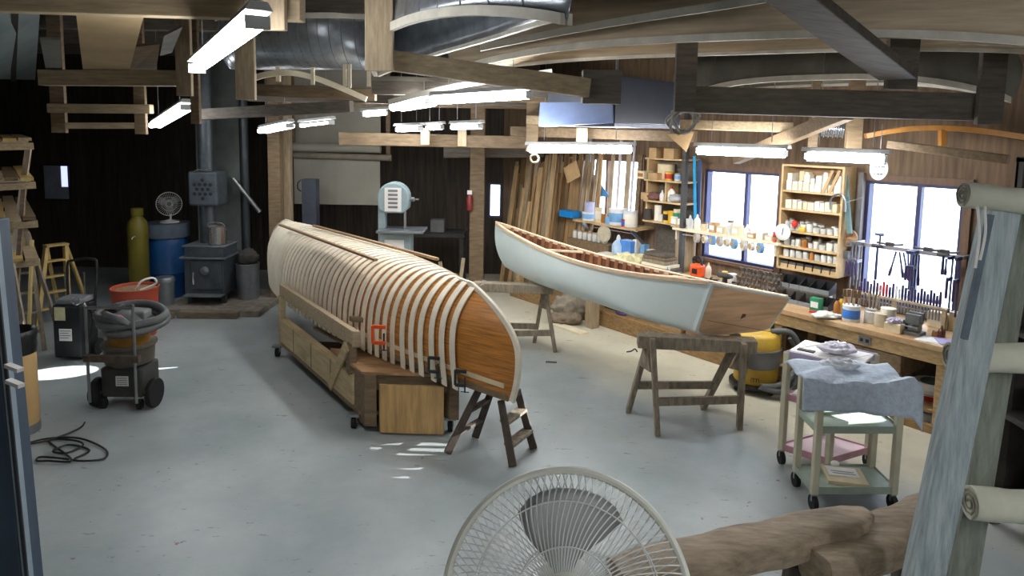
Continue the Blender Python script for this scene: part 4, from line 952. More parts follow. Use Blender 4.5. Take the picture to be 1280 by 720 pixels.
# dark work table, stool and boxes in the recess
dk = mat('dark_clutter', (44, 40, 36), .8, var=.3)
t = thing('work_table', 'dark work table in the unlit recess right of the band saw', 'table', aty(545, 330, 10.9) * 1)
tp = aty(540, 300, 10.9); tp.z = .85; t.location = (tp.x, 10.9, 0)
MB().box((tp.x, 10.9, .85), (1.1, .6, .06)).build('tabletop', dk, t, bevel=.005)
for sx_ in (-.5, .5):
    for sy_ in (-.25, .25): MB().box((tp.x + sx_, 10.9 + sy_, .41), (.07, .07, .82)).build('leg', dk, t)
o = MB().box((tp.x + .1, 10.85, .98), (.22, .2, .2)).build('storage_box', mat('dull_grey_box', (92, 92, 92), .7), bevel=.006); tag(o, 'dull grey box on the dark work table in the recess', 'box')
p = onz(558, 400); 
for k, (dx, dy, r, lb) in enumerate(((0, 2.2, .5, 'bent pale offcut sticking up behind the canoe, right of the band saw'), (.12, 2.25, .35, 'second pale offcut beside the bent one behind the canoe'))):
    b_ = aty(560 + k * 12, 330, 9.6)
    o = MB().bar((b_.x, 9.6, 0.0), (b_.x - .12 + k * .2, 9.65, .62 + .06 * k), .05, .02, up=V(0, 1, 0)).build('offcut_strip', W_TANZ); tag(o, lb, 'wood strip')
# ------------------------------------------------------------------ the long workbench along the window wall
ZT = .78
SB0, SB1 = S_FAR + 1.35, sw(wp(1185, 437, -.03))
def sx_at(px, py, off): return sw(wp(px, py, off))
def wbox(s0, s1, o0, o1, z0, z1, mb=None): return (mb or MB()).box(ws((s0 + s1) / 2, (o0 + o1) / 2, (z0 + z1) / 2), (s1 - s0, o1 - o0, z1 - z0), ax=WAX)
bench = thing('workbench', 'long wooden workbench running under the bright windows', 'workbench', ws((SB0 + SB1) / 2, .4, 0))
W_BTOP = mat('worn_bench_top', (206, 178, 136), .45, scale=3, var=.22, rgb2=(160, 122, 82))
wbox(SB0, SB1, -.03, .80, ZT - .05, ZT).build('worktop', W_BTOP, bench, bevel=.005)
wbox(SB0, SB1, .0, .04, ZT - .17, ZT - .05).build('apron', W_BENCH, bench, bevel=.004)
s985, s1060, s1135 = sx_at(985, 440, 0), sx_at(1052, 440, 0), sx_at(1128, 460, 0)
for s in (SB0 + .1, SB0 + 1.6, SB0 + 3.0, s985 - .15, s1060, SB1 - .06):
    for o in (.05, .72): wbox(s - .045, s + .045, o, o + .09, 0, ZT - .05).build('leg', W_BENCH, bench, bevel=.005)
TOEW = mat('toe_board_wood', (150, 118, 76), .7, scale=4, stretch=(4, 4, 10), var=.3)
wbox(SB0, sx_at(1010, 490, 0), -.02, .02, 0.0, .20).build('toe_board', TOEW, bench, bevel=.004)
wbox(SB0, SB1 - .1, .05, .78, .16, .19).build('lower_shelf', TOEW, bench, bevel=.003)
wbox(SB1 - 1.1, SB1 - .02, .0, .05, .0, .07).build('toe_board', TOEW, bench, bevel=.004)
wbox(SB0, SB1, .76, .79, .19, ZT - .05).build('back_panel', W_DARK, bench)
# drawers under the near end
for k, (a, b) in enumerate(((s1060 + .06, s1060 + .52),)):
    d = wbox(a, b, .0, .05, ZT - .36, ZT - .18).build('drawer', W_BROWN, bench, bevel=.005); wbox(a - .01, b + .01, .03, .5, ZT - .37, ZT - .17).build('drawer_box', W_BROWN, bench)
    MB().ball(ws((a + b) / 2, -.015, ZT - .27), .018, 8, 5).build('knob', METAL, d)
so = sx_at(1082, 417, 0)
e = wbox(so - .055, so + .055, -.015, .0, ZT - .145, ZT - .075).build('power_outlet', GREYP, bench, bevel=.004)
for k in (-.025, .025): wbox(so + k - .014, so + k + .014, -.018, -.015, ZT - .125, ZT - .095).build('socket', BLACK, e)
# ------------------------------------------------------------------ small-item builders, on the wall frame
SMW = mat('small_white_box', (228, 222, 206), .7, var=.06, rnd=.12); SMC = mat('small_cream_box', (222, 206, 168), .7, var=.1, rnd=.12)
SMD = mat('small_dark_box', (70, 64, 60), .7, var=.2, rnd=.2); GLJ = mat('cloudy_jar_glass', (206, 206, 200), .15, var=.12, spec=.7, rnd=.1)
LIDM = mat('jar_lid_metal', (150, 140, 120), .4, .6, rnd=.2); LBLU = mat('light_blue_label', (120, 170, 215), .5, rnd=.1); AMB = mat('amber_plastic', (170, 110, 50), .4, rnd=.1)
def bx(name, s, o, z, w, d, h, m, label, cat, group=None, rz=0, mk=None):
    ax = WAX if not rz else (WU * math.cos(rz) + WN * math.sin(rz), WN * math.cos(rz) - WU * math.sin(rz), V(0, 0, 1))
    c = ws(s, o, z)
    if mk is None:
        ob = MB().box(c + V(0, 0, h / 2), (w, d, h), ax=ax).build(name, m, bevel=min(.004, h * .1)); tag(ob, label, cat, group); return ob
    t = thing(name, label, cat, c, group)
    MB().box(c + V(0, 0, h / 2), (w, d, h), ax=ax).build('body', m, t, bevel=min(.004, h * .1))
    MB().box(c + V(0, 0, h * .5) - ax[1] * (d / 2 + .001), (w * .75, .003, h * .45), ax=ax).build('label_patch', mk, t)
    return t
def jar(s, o, z, r, h, m, label, group=None, lid=LIDM, name='jar', cat='jar', band=None, n=12):
    c = ws(s, o, z); t = thing(name, label, cat, c, group)
    MB().lathe(c, [(r * .92, 0), (r, .006), (r, h * .78), (r * .8, h * .86), (r * .8, h * .88)], n).build('body', m, t, smooth=True)
    MB().lathe(c, [(r * .86, h * .86), (r * .88, h * .88), (r * .88, h), (r * .5, h)], n).build('lid', lid, t, smooth=True)
    if band: MB().lathe(c, [(r * 1.005, h * .25), (r * 1.012, h * .26), (r * 1.012, h * .65), (r * 1.005, h * .66)], n).build('label_band', band, t, smooth=True)
    return t
def bottle(s, o, z, r, h, m, label, cap=WHITE, group=None, band=None):
    c = ws(s, o, z); t = thing('bottle', label, 'bottle', c, group)
    MB().lathe(c, [(r * .9, 0), (r, .008), (r, h * .58), (r * .75, h * .70), (r * .35, h * .80), (r * .3, h * .84)], 14).build('body', m, t, smooth=True)
    MB().lathe(c, [(r * .36, h * .83), (r * .38, h * .84), (r * .2, h * .97), (r * .1, h)], 12).build('cap', cap, t, smooth=True)
    if band: MB().lathe(c, [(r * 1.005, h * .15), (r * 1.012, h * .16), (r * 1.012, h * .5), (r * 1.005, h * .51)], 14).build('label_band', band, t, smooth=True)
    return t
def can(s, o, z, r, h, m, label, group=None, band=None, name='can', lid=METAL, handle=False):
    c = ws(s, o, z); t = thing(name, label, 'can' if name == 'can' else 'bucket', c, group)
    MB().lathe(c, [(r * .96, 0), (r, .005), (r, h - .006), (r * 1.03, h - .005), (r * 1.03, h), (r * .9, h)], 20).build('body', m, t, smooth=True)
    if lid: MB().lathe(c, [(.01, h - .012), (r * .95, h - .012), (r * .95, h - .004), (.01, h - .004)], 20).build('lid', lid, t)
    if band: MB().lathe(c, [(r * 1.002, h * .2), (r * 1.01, h * .21), (r * 1.01, h * .75), (r * 1.002, h * .76)], 20).build('label_band', band, t, smooth=True)
    if handle: MB().tube([c + WU * r * math.cos(a) - WN * (r * .5 * math.sin(a) + .01) + V(0, 0, h * .92 - r * .9 * math.sin(a)) for a in [math.pi * i / 12 for i in range(13)]], .004, 5).build('handle', METAL, t)
    return t
# ------------------------------------------------------------------ the tall jar shelf between the two bright windows
OJ = .56                                       # front of the shelf, measured from the toe line
DJ0, DJ1 = OJ, WOFF - .01
sj0, sj1 = sx_at(977, 215, OJ), sx_at(1056, 215, OJ)
zJ = lambda yl, yr: (wp(980, yl, OJ).z + wp(1050, yr, OJ).z) / 2
rows = [zJ(237, 243), zJ(260, 267), zJ(288, 295), zJ(306, 317), zJ(321, 331), zJ(334, 346)]
top = zJ(207, 212)
js = thing('jar_shelf', 'tall wooden shelf unit full of small jars and cartons between the two bright windows', 'shelf', ws((sj0 + sj1) / 2, (DJ0 + DJ1) / 2, rows[-1] - .02))
for s in (sj0 + .012, sj1 - .012): wbox(s - .012, s + .012, DJ0, DJ1, rows[-1] - .02, top).build('side_panel', W_SHELF, js, bevel=.002)
wbox(sj0, sj1, DJ0, DJ1, top, top + .025).build('top_board', W_SHELF, js, bevel=.002)
wbox(sj0, sj1, DJ1 - .012, DJ1, rows[-1] - .02, top).build('back_panel', mat('shelf_back', (150, 118, 84), .7), js)
for z in rows: wbox(sj0 + .024, sj1 - .024, DJ0 - .005, DJ1 - .012, z - .022, z).build('shelf_board', W_SHELF, js, bevel=.002)
nth = ['top', 'second', 'third', 'fourth', 'fifth', 'lowest']
R = random.Random(11)
for i, z in enumerate(rows):
    zc_ = (rows[i - 1] - .022 if i else top) - z
    s = sj0 + .05; k = 0
    while s < sj1 - .06:
        u = R.random()
        if i < 2:
            w = R.uniform(.045, .075); h = min(zc_ - .02, R.uniform(.07, .11)); d = .1
            bx('carton', s + w / 2, OJ + .07, z, w * .95, d, h, SMW if u < .65 else SMC, 'small white carton in the front row of the %s shelf of the jar shelf' % nth[i], 'carton', 'cartons on the %s shelf of the jar shelf' % nth[i], mk=SMC if u < .4 else None)
            if u > .35 and zc_ > .2: 
                h2 = min(zc_ - h - .02, R.uniform(.05, .10))
                if h2 > .03: bx('carton', s + w / 2, OJ + .075, z + h, w * .85, d * .9, h2, SMW, 'small white carton stacked on another on the %s shelf of the jar shelf' % nth[i], 'carton', 'stacked cartons on the %s shelf' % nth[i])
            if zc_ > .2: bx('carton', s + w / 2, OJ + .185, z, w * .9, .08, min(zc_ - .02, R.uniform(.14, .22)), SMC, 'small cream carton in the back row of the %s shelf of the jar shelf' % nth[i], 'carton', 'back row cartons on the %s shelf' % nth[i])
        elif i < 5:
            r = R.uniform(.024, .036); w = r * 2; h = min(zc_ - .015, R.uniform(.06, .11))
            jar(s + r, OJ + .05, z, r, h, GLJ if u < .8 else (AMB if u < .9 else SMW), 'small cloudy jar in the front row of the %s shelf of the jar shelf' % nth[i], 'jars on the %s shelf of the jar shelf' % nth[i], n=10)
            if zc_ > .13: jar(s + r, OJ + .135, z, r, min(zc_ - .015, h * R.uniform(1.0, 1.35)), GLJ, 'small cloudy jar in the back row of the %s shelf of the jar shelf' % nth[i], 'back row jars on the %s shelf' % nth[i], n=10)
        else:
            w = .085; h = min(zc_ - .02, .065)
            t = thing('parts_bin', 'small dark open bin on the lowest shelf of the jar shelf', 'bin', ws(s + w / 2, OJ + .07, z), 'dark bins on the lowest shelf of the jar shelf')
            wbox(s, s + w * .9, OJ + .0, OJ + .008, z, z + h * .6).build('front_lip', W_SHELF, t); wbox(s, s + w * .9, OJ + .012, OJ + .14, z, z + h).build('bin_body', SMD, t)
        s += w + R.uniform(.004, .012)
sA = sx_at(993, 283, OJ)
o = MB().ball(ws(sA, OJ + .005, rows[2] + .075), (.035, .035, .04), 10, 6).build('red_ball', RED, smooth=True); tag(o, 'red round cap in front of the jars on the third shelf', 'cap')
o = wbox(sA + .05, sA + .12, OJ - .01, OJ + .03, rows[2], rows[2] + .05).build('tape_measure', YELLOW, bevel=.012); tag(o, 'yellow tape measure on the third shelf beside the red cap', 'tape measure')
# leaning slats on the top shelf
for k in range(2):
    sp_ = sj1 - .15 - k * .07
    o = MB().bar(ws(sp_, OJ + .015, rows[0] + .005), ws(sp_ + .09, OJ + .02, rows[0] + .24), .03, .012, up=WN).build('wooden_strip', CARD); tag(o, ['thin wooden slat leaning at the right end of the top jar shelf', 'thin wooden slat leaning just left of the end slat on the top jar shelf'][k], 'strip')
# round white clock-like disc and red tags hanging on the left side
c = wp(979, 290, OJ - .03); dk_ = thing('round_dial', 'round white dial with a black pointer hanging at the left side of the jar shelf', 'dial', c - V(0, 0, .1))
WNX = (WU, V(0, 0, 1), -WN)
MB().lathe(c, [(.085, 0), (.09, .004), (.09, .012), (.085, .016)], 28, WNX).build('face', WHITE, dk_, smooth=True)
MB().bar(c - WN * .02 - V(0, 0, .03), c - WN * .02 + V(0, 0, .045) + WU * .01, .008, .003, up=WN).build('pointer', BLACK, dk_)
for k, y in enumerate((303, 293)):
    c = wp(968, y, OJ - .02); o = MB().box(c, (.035, .012, .06), ax=WAX).build('hanging_tag', RED, bevel=.004); tag(o, ['lower red tag hanging left of the jar shelf under the round dial', 'upper red tag hanging left of the jar shelf beside the round dial'][k], 'tag')
# rows of dark bins standing on the bench beneath
for k in range(2):
    zz = ZT + .015 + k * .13; oo = .34 + k * .14
    wbox(sx_at(968, 360, oo), sx_at(1046, 372, oo), oo - .08, oo + .10, zz - .015, zz).build('bin_rack_board', W_DARK) if False else None
    for j in range(6):
        s = sx_at(972 + j * 12.5, 360, oo)
        t = thing('open_bin', 'black open-front bin in the %s row under the jar shelf' % ('lower', 'upper')[k], 'bin', ws(s, oo, zz - .015), 'black bins in the %s row under the jar shelf' % ('lower', 'upper')[k])
        w = .052; zb = zz - .015
        mbx = MB(); wbox(s - w, s + w, oo + .06, oo + .068, zb, zb + .115, mbx)
        for sg in (-1, 1): mbx.prism([ws(s + sg * w - .003, oo - .07, zb), ws(s + sg * w + .003, oo - .07, zb), ws(s + sg * w + .003, oo + .07, zb), ws(s + sg * w - .003, oo + .07, zb)], [ws(s + sg * w - .003, oo - .07, zb + .05), ws(s + sg * w + .003, oo - .07, zb + .05), ws(s + sg * w + .003, oo + .07, zb + .115), ws(s + sg * w - .003, oo + .07, zb + .115)])
        wbox(s - w, s + w, oo - .07, oo + .07, zb, zb + .008, mbx); mbx.build('shell', BLACK, t)
        wbox(s - w, s + w, oo - .076, oo - .07, zb, zb + .045).build('front_lip', GREYP, t)
    if k == 1:
        o = wbox(sx_at(968, 360, oo) - .02, sx_at(1040, 372, oo), oo - .08, oo + .08, ZT + .0, zz - .015).build('bin_riser', W_DARK); tag(o, 'dark wooden riser under the upper row of black bins', 'riser')
# ------------------------------------------------------------------ can shelf (left of the tape shelf)
OC = .52
sc0, sc1 = sx_at(805, 225, OC), sx_at(856, 225, OC)
zC = lambda yl, yr: (wp(806, yl, OC).z + wp(852, yr, OC).z) / 2
rc_ = [zC(196, 200), zC(223, 228), zC(250, 254), zC(276, 280)]
cs = thing('can_shelf', 'open wooden shelf of cans and bottles left of the tape-shelf window', 'shelf', ws((sc0 + sc1) / 2, .66, rc_[-1] - .02))
wbox(sc1 - .05, sc1, OC, OC + .06, ZT, CEIL - .4).build('post', mat('dark_grey_post', (74, 72, 70), .7, var=.2), cs); wbox(sc0, sc0 + .02, OC + .05, WOFF - .01, rc_[-1] - .02, rc_[0]).build('side_panel', W_SHELF, cs)
for z in rc_: wbox(sc0, sc1, OC, WOFF - .01, z - .022, z).build('shelf_board', W_SHELF, cs, bevel=.002)
wbox((sc0 + sc1) / 2 - .01, (sc0 + sc1) / 2 + .01, OC + .04, WOFF - .02, rc_[2], rc_[1] - .022).build('divider', W_SHELF, cs)
wbox(sc0, sc1, WOFF - .02, WOFF - .01, ZT, rc_[0]).build('back_panel', W_DARK, cs)
def S(px, y, o): return sx_at(px, y, o)
o1 = OC + .08
bx('flat_box', S(808, 220, o1), o1 - .02, rc_[1], .12, .2, .10, SMC, 'striped cream flat box sticking out at the left of the top can shelf', 'box', mk=AMB)
bx('storage_box', S(822, 220, o1), o1, rc_[1], .15, .2, .085, CARD, 'brown storage box behind the striped flat box', 'box')
can(S(836, 224, o1), o1, rc_[1], .055, .11, YELLOW, 'yellow can on the top row of the can shelf', band=RED)
jar(S(847, 226, o1), o1, rc_[1], .045, .10, GLJ, 'pale jar at the right of the yellow can', band=LBLU)
can(S(834, 213, o1 + .12), o1 + .1, rc_[1], .11, .20, SMC, 'cream tub behind the yellow can', lid=SMW)
bx('storage_box', S(812, 243, o1), o1, rc_[2], .13, .2, .09, CARD, 'brown carton on the middle row of the can shelf', 'box')
o = MB().ball(ws(S(820, 246, o1), o1 - .03, rc_[2] + .05), (.09, .09, .05), 12, 6).build('cloth_bundle', mat('brown_rag', (120, 84, 76), .9, bump=.5), smooth=True); tag(o, 'brown rag on the middle row of the can shelf', 'cloth')
bottle(S(829, 250, o1), o1 - .02, rc_[2], .035, .14, WHITE, 'white bottle on the middle row of the can shelf')
bottle(S(839, 250, o1), o1, rc_[2], .05, .20, SMW, 'white bottle with a large red cap on the can shelf', cap=RED)
o = MB().ball(ws(S(846, 252, o1), o1 - .03, rc_[2] + .05), (.08, .08, .05), 12, 6).build('cloth_bundle', mat('grey_rag', (180, 180, 178), .9, bump=.5), smooth=True); tag(o, 'grey rag beside the red-capped bottle', 'cloth')
can(S(822, 276, o1), o1, rc_[3], .045, .20, SMW, 'tall white canister on the lowest can shelf', lid=WHITE)
bx('carton', S(828, 276, o1), o1, rc_[3], .07, .1, .09, SMW, 'small white carton beside the tall white canister', 'carton')
can(S(834, 277, o1), o1 - .02, rc_[3], .04, .14, YELLOW, 'yellow and black spray can, left one of two on the lowest can shelf', lid=BLACK, band=BLACK)
can(S(840, 277, o1), o1 - .02, rc_[3], .04, .15, YELLOW, 'yellow spray can, right one of two on the lowest can shelf', lid=WHITE)
can(S(846, 277, o1), o1, rc_[3], .045, .18, SMC, 'cream can at the right end of the lowest can shelf', lid=WHITE, band=GREEN)
can(S(812, 275, o1), o1 - .04, rc_[3], .05, .14, SMD, 'dark can at the left end of the lowest can shelf', lid=METAL)
for k, (px, lb) in enumerate(((842, 'upper wide tan box above the can shelf'), (822, 'upper narrow brown box above the can shelf'))): bx('storage_box', S(px, 196, o1), o1, rc_[0], .16 - k * .04, .2, .13, CARD, lb, 'box')
# stack of boards on the bench under the can shelf
for k in range(6):
    o = wbox(S(806, 330, .3), S(842 - k * 2, 330, .3), .2 + .015 * k, .48, ZT + k * .042, ZT + .036 + k * .042).build('stacked_board', [W_GREY, W_DARK, W_CREAM, W_GREY, W_BROWN, W_DARK][k], bevel=.003)
    tag(o, 'flat board in the stack under the can shelf, %s' % ['at the bottom', 'second from the bottom', 'third from the bottom', 'third from the top', 'second from the top', 'on top'][k], 'board')
# ------------------------------------------------------------------ low wooden shelf with buckets, in front of the small window
OL = .45
sl0, sl1 = S(716, 275, OL), S(795, 284, OL); zL = (wp(722, 276, OL).z + wp(790, 284, OL).z) / 2
ls = thing('bucket_shelf', 'bare wooden wall shelf with a blue case and white buckets', 'shelf', ws((sl0 + sl1) / 2, .6, zL - .03))
wbox(sl0, sl1, OL, WOFF - .01, zL - .03, zL).build('shelf_board', W_BENCH, ls, bevel=.003)
for s in (sl0 + .15, sl1 - .12): MB().bar(ws(s, OL + .05, zL - .04), ws(s, WOFF - .03, zL - .28), .03, .04).build('bracket', METAL, ls)
ol = OL + .10
bc = bx('tool_case', S(712, 272, ol), ol, zL, .30, .16, .10, mat('bright_blue_case', (24, 130, 200), .4), 'bright blue tool case at the left end of the bare wall shelf', 'case', mk=None)
can(S(735, 274, ol), ol, zL, .085, .12, WHITE, 'short white tub with a blue label beside the blue case', lid=SMW, band=LBLU)
can(S(737, 260, ol), ol, zL + .12, .07, .14, mat('lavender_tub', (186, 190, 224), .5), 'lavender tub stacked on the short white tub', lid=WHITE)
can(S(748, 275, ol), ol, zL, .055, .20, SMC, 'tall cream can with a metal lid on the wall shelf', band=SMW)
can(S(756, 276, ol), ol - .02, zL, .04, .13, AMB, 'small amber can beside the tall cream can')
can(S(771, 278, ol), ol + .02, zL, .125, .22, WHITE, 'white plastic bucket with a blue label on the wall shelf', name='bucket', lid=WHITE, band=LBLU)
can(S(786, 281, ol), ol + .03, zL, .10, .21, WHITE, 'white plastic bucket at the right end of the wall shelf', name='bucket', lid=WHITE, band=SMW)
can(S(783, 283, ol), ol - .05, zL, .035, .10, RED, 'small red and blue can in front of the right white bucket', band=BLUE)
bx('carton', S(765, 280, ol), ol - .07, zL, .09, .05, .10, LBLU, 'pale blue carton in front of the white bucket with the blue label', 'carton')
# jars below that shelf and clutter on the bench top in front
for j in range(7):
    jar(S(719 + j * 6.2, 300, .58), .58, ZT + .18, .04, .12, GLJ, 'cloudy jar with a tan lid in the row below the bare wall shelf', 'jars below the bare wall shelf', lid=CARD)
o = wbox(S(714, 306, .58), S(766, 306, .58), .5, .68, ZT, ZT + .18).build('jar_riser', W_BROWN, bevel=.004); tag(o, 'brown wooden riser under the jars below the wall shelf', 'riser')
c = wp(757, 292, .5); o = MB().lathe(c, [(.05, 0), (.11, .01), (.12, .03), (.11, .05), (.05, .06)], 20, WNX).build('cord_reel', mat('pale_reel', (196, 186, 160), .7), smooth=True); o.location.z -= 0; tag(o, 'pale round reel hanging below the bare wall shelf', 'reel')
bottle(S(773, 305, .55), .55, ZT, .09, .34, mat('pale_blue_jug', (190, 214, 238), .4), 'large pale blue jug on the bench below the white buckets')
bx('storage_box', S(786, 308, .6), .6, ZT, .20, .15, .28, mat('bright_blue_bin', (90, 150, 226), .5), 'blue box standing behind the large pale blue jug', 'box')
for k, px in enumerate((796, 806, 814)): bx('carton', S(px, 312, .66), .66, ZT, .07, .1, .30 - .05 * k, [SMW, LBLU, SMW][k], ['tall white carton behind the stacked boards', 'light blue carton behind the stacked boards', 'short white carton behind the stacked boards'][k], 'carton')
bx('storage_box', S(760, 318, .3), .3, ZT, .22, .16, .12, SMW, 'white box on the bench in front of the jars', 'box')
o = MB().ball(ws(S(786, 322, .25), .25, ZT + .075), (.26, .16, .09), 16, 8).build('cloth_bundle', mat('cream_rag', (214, 206, 160), .9, bump=.6, scale=12), smooth=True); tag(o, 'heap of cream rags on the bench behind the pale blue canoe', 'cloth')
bx('wood_block', S(770, 328, .12), .12, ZT, .26, .12, .05, W_CREAM, 'pale wood block at the bench edge behind the canoe', 'block')
# small metal odds and ends
DKC = mat('dark_metal_bits', (70, 66, 64), .5, .4, var=.3)
def hand_tool(px, py, off, label, kind=0, m=DKC, hm=None, rz=0.0, z=ZT, L=.16):
    s = S(px, py, off); c = ws(s, off, z); a = WU * math.cos(rz) + WN * math.sin(rz); b = V(-a.y, a.x, 0)
    nm = ['pliers', 'hand_plane', 'chisel', 'clamp'][kind]; t = thing(nm, label, nm.replace('_', ' '), c)
    if kind == 0:
        for sg in (-1, 1): MB().tube([c + a * -L * .5 + b * sg * .03 + V(0, 0, .012), c + b * sg * .012 + V(0, 0, .012), c + a * L * .35 - b * sg * .006 + V(0, 0, .012)], [.008, .008, .005], 6).build('handle', hm or m, t)
        MB().lathe(c, [(.014, 0), (.014, .022)], 10).build('pivot', METAL, t)
    elif kind == 1:
        MB().box(c + V(0, 0, .02), (L, .05, .04), ax=(a, b, V(0, 0, 1))).build('sole', m, t, bevel=.004)
        MB().bar(c + a * .01 + V(0, 0, .035), c - a * .03 + V(0, 0, .11), .04, .012).build('iron', METAL, t)
        MB().bar(c - a * L * .35 + V(0, 0, .035), c - a * L * .45 + V(0, 0, .11), .02, .03).build('handle', hm or W_BROWN, t); MB().ball(c + a * L * .35 + V(0, 0, .055), .018, 8, 5).build('front_knob', hm or W_BROWN, t)
    elif kind == 2:
        MB().tube([c - a * L * .5 + V(0, 0, .014), c + V(0, 0, .014)], [.014, .01], 8).build('handle', hm or W_BROWN, t); MB().bar(c + V(0, 0, .014), c + a * L * .6 + V(0, 0, .01), .018, .005).build('blade', METAL, t)
    else:
        MB().bar(c - a * L * .5 + V(0, 0, .02), c + a * L * .5 + V(0, 0, .02), .02, .012).build('bar', METAL, t)
        MB().box(c + a * L * .45 + b * .03 + V(0, 0, .02), (.022, .09, .022), ax=(a, b, V(0, 0, 1))).build('jaw', m, t); MB().box(c - a * L * .1 + b * .03 + V(0, 0, .02), (.022, .09, .022), ax=(a, b, V(0, 0, 1))).build('jaw', m, t)
    return t
for k, (px, py, lb, kd, rz, hm) in enumerate(((828, 326, 'dark pliers with red grips on the bench behind the canoe gunwale', 0, .3, RED), (838, 330, 'dark hand plane on the bench left of the orange tool', 1, .2, None), (846, 333, 'steel clamp on the bench left of the orange tool', 3, 1.0, None),
        (853, 337, 'chisel with a red handle on the bench left of the orange tool', 2, 2.6, RED), (833, 322, 'grey clamp behind the red-handled pliers', 3, .4, None))):
    hand_tool(px, py, .22 + .05 * (k % 3), lb, kd, DKC, hm, rz)
# ------------------------------------------------------------------ tape shelf across the middle window
OT_ = .50
st0, st1 = S(840, 288, OT_), S(973, 302, OT_); zT = (wp(846, 288, OT_).z + wp(968, 300, OT_).z) / 2
tsf = thing('tape_shelf', 'shelf across the middle bright window, rolls of tape hanging beneath', 'shelf', ws((st0 + st1) / 2, .6, zT - .04))
wbox(st0, st1, OT_, WOFF - .03, zT - .03, zT).build('shelf_board', W_CREAM, tsf, bevel=.003)
MB().tube([ws(st0 + .1, OT_ + .03, zT - .075), ws(st1 - .1, OT_ + .03, zT - .075)], .008, 8).build('hanging_rod', METAL, tsf)
for s in (st0 + .05, st1 - .05): wbox(s - .012, s + .012, OT_ + .02, WOFF - .02, zT - .15, zT - .03).build('bracket', W_CREAM, tsf)
px_list = (869, 879, 889, 898, 907, 916, 928, 938, 949)
for k, px in enumerate(px_list):
    s = S(px, 296, OT_); c = ws(s, OT_ + .03, zT - .075)
    t = thing('tape_roll', 'roll of pale tape hanging under the shelf across the middle window', 'tape', c - V(0, 0, .09), 'tape rolls under the window shelf')
    r0, r1 = .02, .062 - .012 * (k % 3 == 1); rot = (WU * .5 + WN * .86).normalized(); rx = (rot.cross(V(0, 0, 1))).normalized()
    cc = c - V(0, 0, r0 - .008)
    MB().lathe(cc, [(r0, -.02), (r1, -.02), (r1, .02), (r0, .02), (r0, -.02)], 20, (rx, V(0, 0, 1), rot)).build('tape_body', [GLJ, SMW, LBLU][k % 3], t, smooth=True)
    MB().lathe(cc, [(r0 + .006, -.023), (r0 + .012, -.023), (r0 + .012, .023), (r0 + .006, .023)], 16, (rx, V(0, 0, 1), rot)).build('core', CARD, t)
o2 = OT_ + .1
for k, (px, kd, h, m, lb) in enumerate(((845, 'b', .13, SMW, 'white carton at the left end of the window tape shelf'), (853, 'b', .11, SMW, 'second white carton from the left on the window tape shelf'), (862, 'o', .17, GLJ, 'clear bottle on the window tape shelf, left one of two'), (871, 'o', .19, SMW, 'white bottle on the window tape shelf beside the clear one'),
        (880, 'j', .10, SMC, 'cream jar on the window tape shelf'), (893, 'b', .12, CARD, 'brown carton on the window tape shelf'), (903, 'b', .09, SMC, 'low cream carton on the window tape shelf'), (913, 'j', .17, GLJ, 'tall cloudy jar in the middle of the window tape shelf'), (922, 'b', .12, SMC, 'cream carton right of the tall cloudy jar'),
        (934, 'o', .15, WHITE, 'white bottle near the right end of the window tape shelf'), (942, 'b', .06, CARD, 'flat brown carton near the right end of the window tape shelf'), (953, 'b', .08, SMW, 'wide white carton at the right end of the window tape shelf'), (964, 'b', .06, SMC, 'flat cream carton at the very right end of the window tape shelf'))):
    s = S(px, 290, o2)
    if kd == 'b': bx('carton', s, o2, zT, .085, .12, h, m, lb, 'carton', mk=PAPER)
    elif kd == 'o': bottle(s, o2, zT, .04, h, m, lb)
    else: jar(s, o2, zT, .042, h, m, lb)
# things on the bench below the tape shelf
os_ = .36
def S2(px, py):
    p = onz(px, py, ZT); return sw(p), min(max((p - TOE_A).dot(WN), .10), .60)
jg = S(872, 335, .36); c = ws(jg, .36, ZT); t = thing('jigsaw', 'orange power tool with a black base on the bench below the tape shelf', 'power tool', c)
wbox(jg - .075, jg + .075, .30, .42, ZT + .04, ZT + .20).build('body', mat('tool_orange', (236, 88, 30), .4), t, bevel=.025)
wbox(jg - .09, jg + .09, .28, .44, ZT, ZT + .04).build('base_plate', BLACK, t, bevel=.008)
MB().tube(smoothp([ws(jg - .05, .36, ZT + .19), ws(jg - .06, .36, ZT + .26), ws(jg + .03, .36, ZT + .28), ws(jg + .06, .36, ZT + .19)]), .018, 8).build('handle', BLACK, t, smooth=True)
wbox(jg - .03, jg + .04, .292, .30, ZT + .09, ZT + .15).build('vent', BLACK, t)
bottle(*S2(888, 343), ZT, .04, .20, mat('glue_white', (236, 232, 240), .35), 'white glue bottle, left one of two on the bench below the tape shelf')
bottle(*S2(897, 345), ZT, .036, .19, mat('glue_cream', (236, 220, 196), .35), 'cream glue bottle, right one of two on the bench below the tape shelf', cap=mat('peach_cap', (232, 190, 150), .4))
drl = S(906, 345, .2); c = ws(drl, .2, ZT); t = thing('cordless_drill', 'black cordless drill standing on the bench right of the glue bottles', 'drill', c)
wbox(drl - .05, drl + .05, .15, .25, ZT, ZT + .05).build('battery', BLACK, t, bevel=.008); wbox(drl - .02, drl + .02, .18, .23, ZT + .05, ZT + .14).build('grip', BLACK, t, bevel=.008)
MB().tube([ws(drl - .08, .2, ZT + .165), ws(drl + .05, .2, ZT + .165), ws(drl + .1, .2, ZT + .165)], [.03, .032, .015], 12).build('motor_housing', DKC, t)
can(*S2(914, 350), ZT, .034, .12, YELLOW, 'small yellow tin with a red lid on the bench', lid=RED, band=WHITE)
can(*S2(923, 352), ZT, .05, .11, WHITE, 'white tub on the bench right of the yellow tin', lid=WHITE)
can(*S2(928, 348), ZT, .045, .10, GLJ, 'clear tub behind the white tub on the bench', lid=WHITE)
